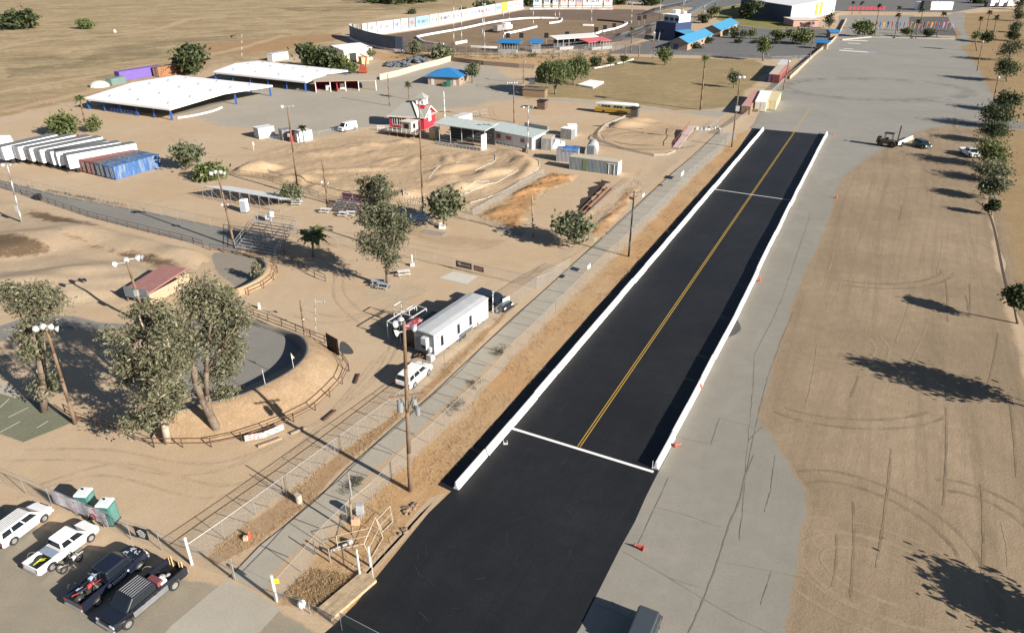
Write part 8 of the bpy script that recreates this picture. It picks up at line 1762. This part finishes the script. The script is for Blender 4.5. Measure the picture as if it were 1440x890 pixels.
# picnic tables and benches
def table(c, rot, l, m=WHITE):
    t = thing('picnic_table', l, 'picnic table', c, rot, 'picnic tables in the dirt yard'); mb = MB(); mb.box((0, 0, .72), (1.9, .8, .06)); mb.build('tabletop', m, t)
    for s in (-.75, .75): mb = MB(); mb.box((0, s, .43), (1.9, .28, .05)); mb.build('bench', m, t)
    for x in (-.7, .7): mb = MB(); mb.bar((x, -.8, 0), (x, -.2, .7), .07); mb.bar((x, .8, 0), (x, .2, .7), .07); mb.bar((x, -.8, .4), (x, .8, .4), .06); mb.build('leg', GREY, t)
WT = mat('worn_white', (.58, .56, .53), .7); SL = mat('silver_table', (.40, .41, .42), .5, .3)
table(G(458, 299), -.2, 'white picnic table left of the red trackside stand', WT); table(G(484, 304), -.25, 'white picnic table before the red trackside stand', WT); table(G(494, 303), -.2, 'second white picnic table before the red trackside stand', WT); table(G(418, 288), 0, 'white table with red things beside the small bush', WT); table(G(532, 401), -.1, 'silver picnic table left of the eucalyptus trunk', SL); table(G(540, 405), -.3, 'silver bench table in front of the eucalyptus trunk', SL); table(G(568, 387), .3, 'pale table in the dirt yard right of the eucalyptus', WT)
t = bleacher((464, 298), (510, 305), 4.2, 5, 1.8, 'small dark bleacher with a red backboard beside the dirt track', mat('dark_plank', (.12, .11, .12), .6), rails=False)
mb = MB(); L_ = (G(510, 305) - G(464, 298)).length; mb.box((L_ / 2, 4.3, 1.0), (L_, .08, 1.4)); mb.build('backboard', mat('maroon_board', (.14, .03, .045), .7), t); mb = MB(); mb.bar((0, 4.24, 2.5), (L_, 4.24, 2.5), .08); mb.build('top_rail', LGREY, t)
mb = MB(); mb.box((0, 0, 0), (.5, .5, 1.1)); mb.box((0, 0, 1.1), (.2, .2, .6)); o = mb.build('red_cabinet', mat('bright_red', (.5, .06, .03), .6)); o.location = G(509, 300); tag(o, 'narrow orange red cabinet at the end of the red trackside stand', 'cabinet')
mb = MB(); mb.cyl((0, 0, .9), (.1, .25, 1.9), .55, .5, 14); mb.bar((0, 0, 0), (0, 0, 1), .1); mb.box((-.7, 0, .5), (.6, .3, .8)); o = mb.build('satellite_dish', mat('dish_grey', (.42, .46, .5), .5)); o.location = G(382, 312); tag(o, 'grey dish on a stand at the top of the silver bleachers', 'dish')
mb = MB(); mb.box((0, 0, 0), (3.4, 2.6, .5), tx=.75, ty=.75); mb.box((.3, .2, .5), (1.6, 1.2, .3), tx=.6); o = mb.build('tarp_pile', mat('grey_tarp', (.35, .38, .41), .7, var=.25)); o.location = G(590, 307); tag(o, 'grey tarp covered pile at the foot of the tall plain pole', 'pile')
mb = MB(); mb.box((0, 0, 0), (1.1, .8, .5)); mb.box((-.3, .6, 0), (.5, .4, .8)); o = mb.build('planter_box', WT); o.location = G(622, 321); tag(o, 'pale block at the foot of the small grey green tree', 'block')
t = thing('signpost', 'white post with a small base in the dirt yard', 'post', G(580, 374)); h = HT(580, 374, 358); mb = MB(); mb.cyl((0, 0, 0), (0, 0, h), .08, .07, 8); mb.build('shaft', WHITE, t); mb = MB(); mb.box((0, 0, 0), (.6, .5, .5)); mb.build('base', LGREY, t)
mb = MB(); mb.box((0, 0, 0), (.35, .35, .9), tx=.5, ty=.5); o = mb.build('fire_hydrant', LGREY); o.location = G(365, 434); tag(o, 'small pale cylinder block on the dirt beside the berm rail', 'block')
t = thing('crosswalk_sign', 'small white sign post at the left end of the dirt track', 'post', G(357, 212)); mb = MB(); mb.cyl((0, 0, 0), (0, 0, 2.2), .06, .06, 6); mb.build('shaft', LGREY, t); mb = MB(); mb.box((.15, 0, 1.2), (.3, .05, .8)); mb.build('plate', WHITE, t)
# flat planks by the dirt track
for i, (a, b, l) in enumerate((((700, 322), (735, 330), 'row of grey planks laid on the dirt before the weedy pit'), ((595, 325), (625, 330), 'grey boards lying left of the grey planks'))):
    A, B = G(*a), G(*b); t = thing('plank_row', l, 'planks', A, ang(A, B)); mb = MB(); L_ = (B - A).length; n = 6
    for k in range(n): mb.box((L_ * (k + .5) / n, 0, .02), (L_ / n * .9, 1.6, .05))
    mb.build('plank', mat('grey_plank', (.24, .21, .185), .8, var=.2), t)
for i, (a, b) in enumerate((((814, 300), (852, 262)), ((818, 303), (858, 264)), ((822, 306), (864, 266)))):
    mb = MB(); A, B = G(*a), G(*b); mb.bar(A + Vector((0, 0, .3)), B + Vector((0, 0, .3)), .10); tag(mb.build('rusty_pipe', mat('rust_pipe', (.25, .10, .06), .8)), ('rusty pipe nearest the dark ditch', 'middle rusty pipe beside the dark ditch', 'rusty pipe nearest the short fence')[i], 'pipe')
# boarding step of the small oval
t = thing('drivers_stand', 'red and white narrow ramp stand at the right of the small oval', 'stand', G(955, 210), ang(G(955, 210), G(977, 187))); mb = MB(); L_ = (G(977, 187) - G(955, 210)).length; mb.hexa([(0, 0, .2), (L_, 0, 1.6), (L_, 1.6, 1.6), (0, 1.6, .2), (0, 0, .35), (L_, 0, 1.75), (L_, 1.6, 1.75), (0, 1.6, .35)]); mb.build('deck', mat('pinkish_deck', (.45, .35, .32), .7), t); mb = MB()
for k in range(7): x = L_ * k / 6; mb.bar((x, 1.65, 0), (x, 1.65, .3 + 1.4 * k / 6 + 1.0), .08)
mb.bar((0, 1.65, 1.3), (L_, 1.65, 2.7), .08); mb.build('handrail', mat('dull_red', (.3, .06, .06), .7), t)
mb = MB()
for k in range(14): mb.box((k * .5, random.uniform(-.5, .5), 0), (random.uniform(.5, 1.2), random.uniform(.3, .9), .2 + .7 * random.random()), random.uniform(0, 3), tx=.7, ty=.7)
o = mb.build('junk_pile', mat('pale_junk', (.36, .35, .34), .7, var=.5)); o.location = G(978, 183); o.rotation_euler.z = .2; tag(o, 'pale heap of scrap beside the narrow ramp stand', 'pile')
mb = MB(); mb.box((0, 0, 0), (.9, .6, .9)); mb.box((.25, 0, .9), (.3, .6, .5)); o = mb.build('equipment_cart', DARK); o.location = G(737, 214); tag(o, 'dark cart beside the grey light pole', 'cart')
mb = MB(); mb.box((0, 0, 0), (1.1, .7, .06)); o = mb.build('drain_cover', BLACK); o.location = G(790, 389); o.location.z = .016; o.rotation_euler.z = STRIP; tag(o, 'black drain cover on the sidewalk', 'drain cover')
mb = MB(); mb.box((0, 0, 0), (.9, .6, .06)); o = mb.build('drain_cover', BLACK); o.location = G(929, 261); o.location.z = .016; tag(o, 'small black drain cover far along the sidewalk', 'drain cover')
for i, (u, v, l) in enumerate(((1087, 141, 'black bin beside the pale yellow open box'), (55, 281, 'dark bin on the long brown rail'))):
    mb = MB(); mb.box((0, 0, 0), (.8, .8, 1.0), tx=1.1, ty=1.1); mb.box((0, 0, 1.0), (.9, .9, .12)); o = mb.build('trash_bin', DARK); o.location = G(u, v); tag(o, l, 'bin')
t = thing('beam_frame', 'tall dark wooden gate frame at the foot of the speedway booth', 'frame', G(879, 84), ang(G(879, 84), G(898, 83))); L_ = (G(898, 83) - G(879, 84)).length; mb = MB(); mb.box((0, 0, 0), (.4, .4, 5.4)); mb.box((L_, 0, 0), (.4, .4, 5.4)); mb.build('post', WOOD, t); mb = MB(); mb.box((L_ / 2, 0, 5.4), (L_ + 1, .4, .4)); mb.build('beam', WOOD, t)
mb = MB(); q = pline([(835, 97), (860, 92), (885, 86), (890, 84)])
for a, b in zip(q, q[1:]): mb.bar(a + Vector((0, 0, .2)), b + Vector((0, 0, .2)), .8, .4)
tag(mb.build('kerb', mat('kerb_pale', (.55, .53, .48), .8)), 'pale kerb behind the ball shaped trees', 'kerb')
mb = MB(); q = pline([(1408, 330), (1412, 350), (1416, 372), (1418, 410)])
mk = MB(); ribbon(mk, smoothline(pline([(1372, 282), (1388, 296), (1397, 318), (1404, 350), (1411, 385), (1416, 406)]), 6), .35, .02); o = mk.build('ditch_line', mat('dark_earth', (.06, .045, .03), .95), fix=False); o['kind'] = 'structure'
mb = MB(); mb.box((0, 0, 0), (1.2, .3, 1.2)); mb.bar((0, 0, 1.2), (0, 0, 1.6), .2); o = mb.build('notice_board', WHITE); o.location = G(162, 46); tag(o, 'small white hut sign on the field path', 'sign')
# wires between the main power poles
# ================================================================ camera, light, sky
cam = bpy.data.cameras.new('camera'); co = bpy.data.objects.new('camera', cam); COL.objects.link(co); S.camera = co
cam.sensor_width = 36; cam.lens = 36 * F_ / 1440; cam.clip_start = .5; cam.clip_end = 20000
co.location = (0, 0, CAMH); co.rotation_euler = (math.pi / 2 - PIT, 0, 0)
w = bpy.data.worlds.new('World'); S.world = w; w.use_nodes = True; nt = w.node_tree
sky = nt.nodes.new('ShaderNodeTexSky'); sky.sky_type = 'NISHITA'; sky.sun_disc = False
saz = SUN_DIR + math.pi                                             # direction to the sun, from +x
sky.sun_elevation = SUN_EL; sky.sun_rotation = math.pi / 2 - saz; sky.air_density = .7; sky.dust_density = .3
nt.links.new(sky.outputs[0], nt.nodes['Background'].inputs[0]); nt.nodes['Background'].inputs[1].default_value = .05
sl = bpy.data.lights.new('sun', 'SUN'); sl.energy = 5.0; sl.angle = math.radians(.5); sl.color = (1, .93, .83)
so = bpy.data.objects.new('sun', sl); COL.objects.link(so)
d = Vector((math.cos(saz) * math.cos(SUN_EL), math.sin(saz) * math.cos(SUN_EL), math.sin(SUN_EL)))
so.rotation_euler = d.to_track_quat('Z', 'Y').to_euler(); so.location = d * 300
S.view_settings.view_transform = 'Standard'; S.view_settings.look = 'None'; S.view_settings.gamma = 1; S.view_settings.exposure = 1.12
S.render.engine = 'CYCLES'; S.cycles.transparent_max_bounces = 24; S.cycles.max_bounces = 5; S.cycles.diffuse_bounces = 2; S.cycles.use_denoising = True
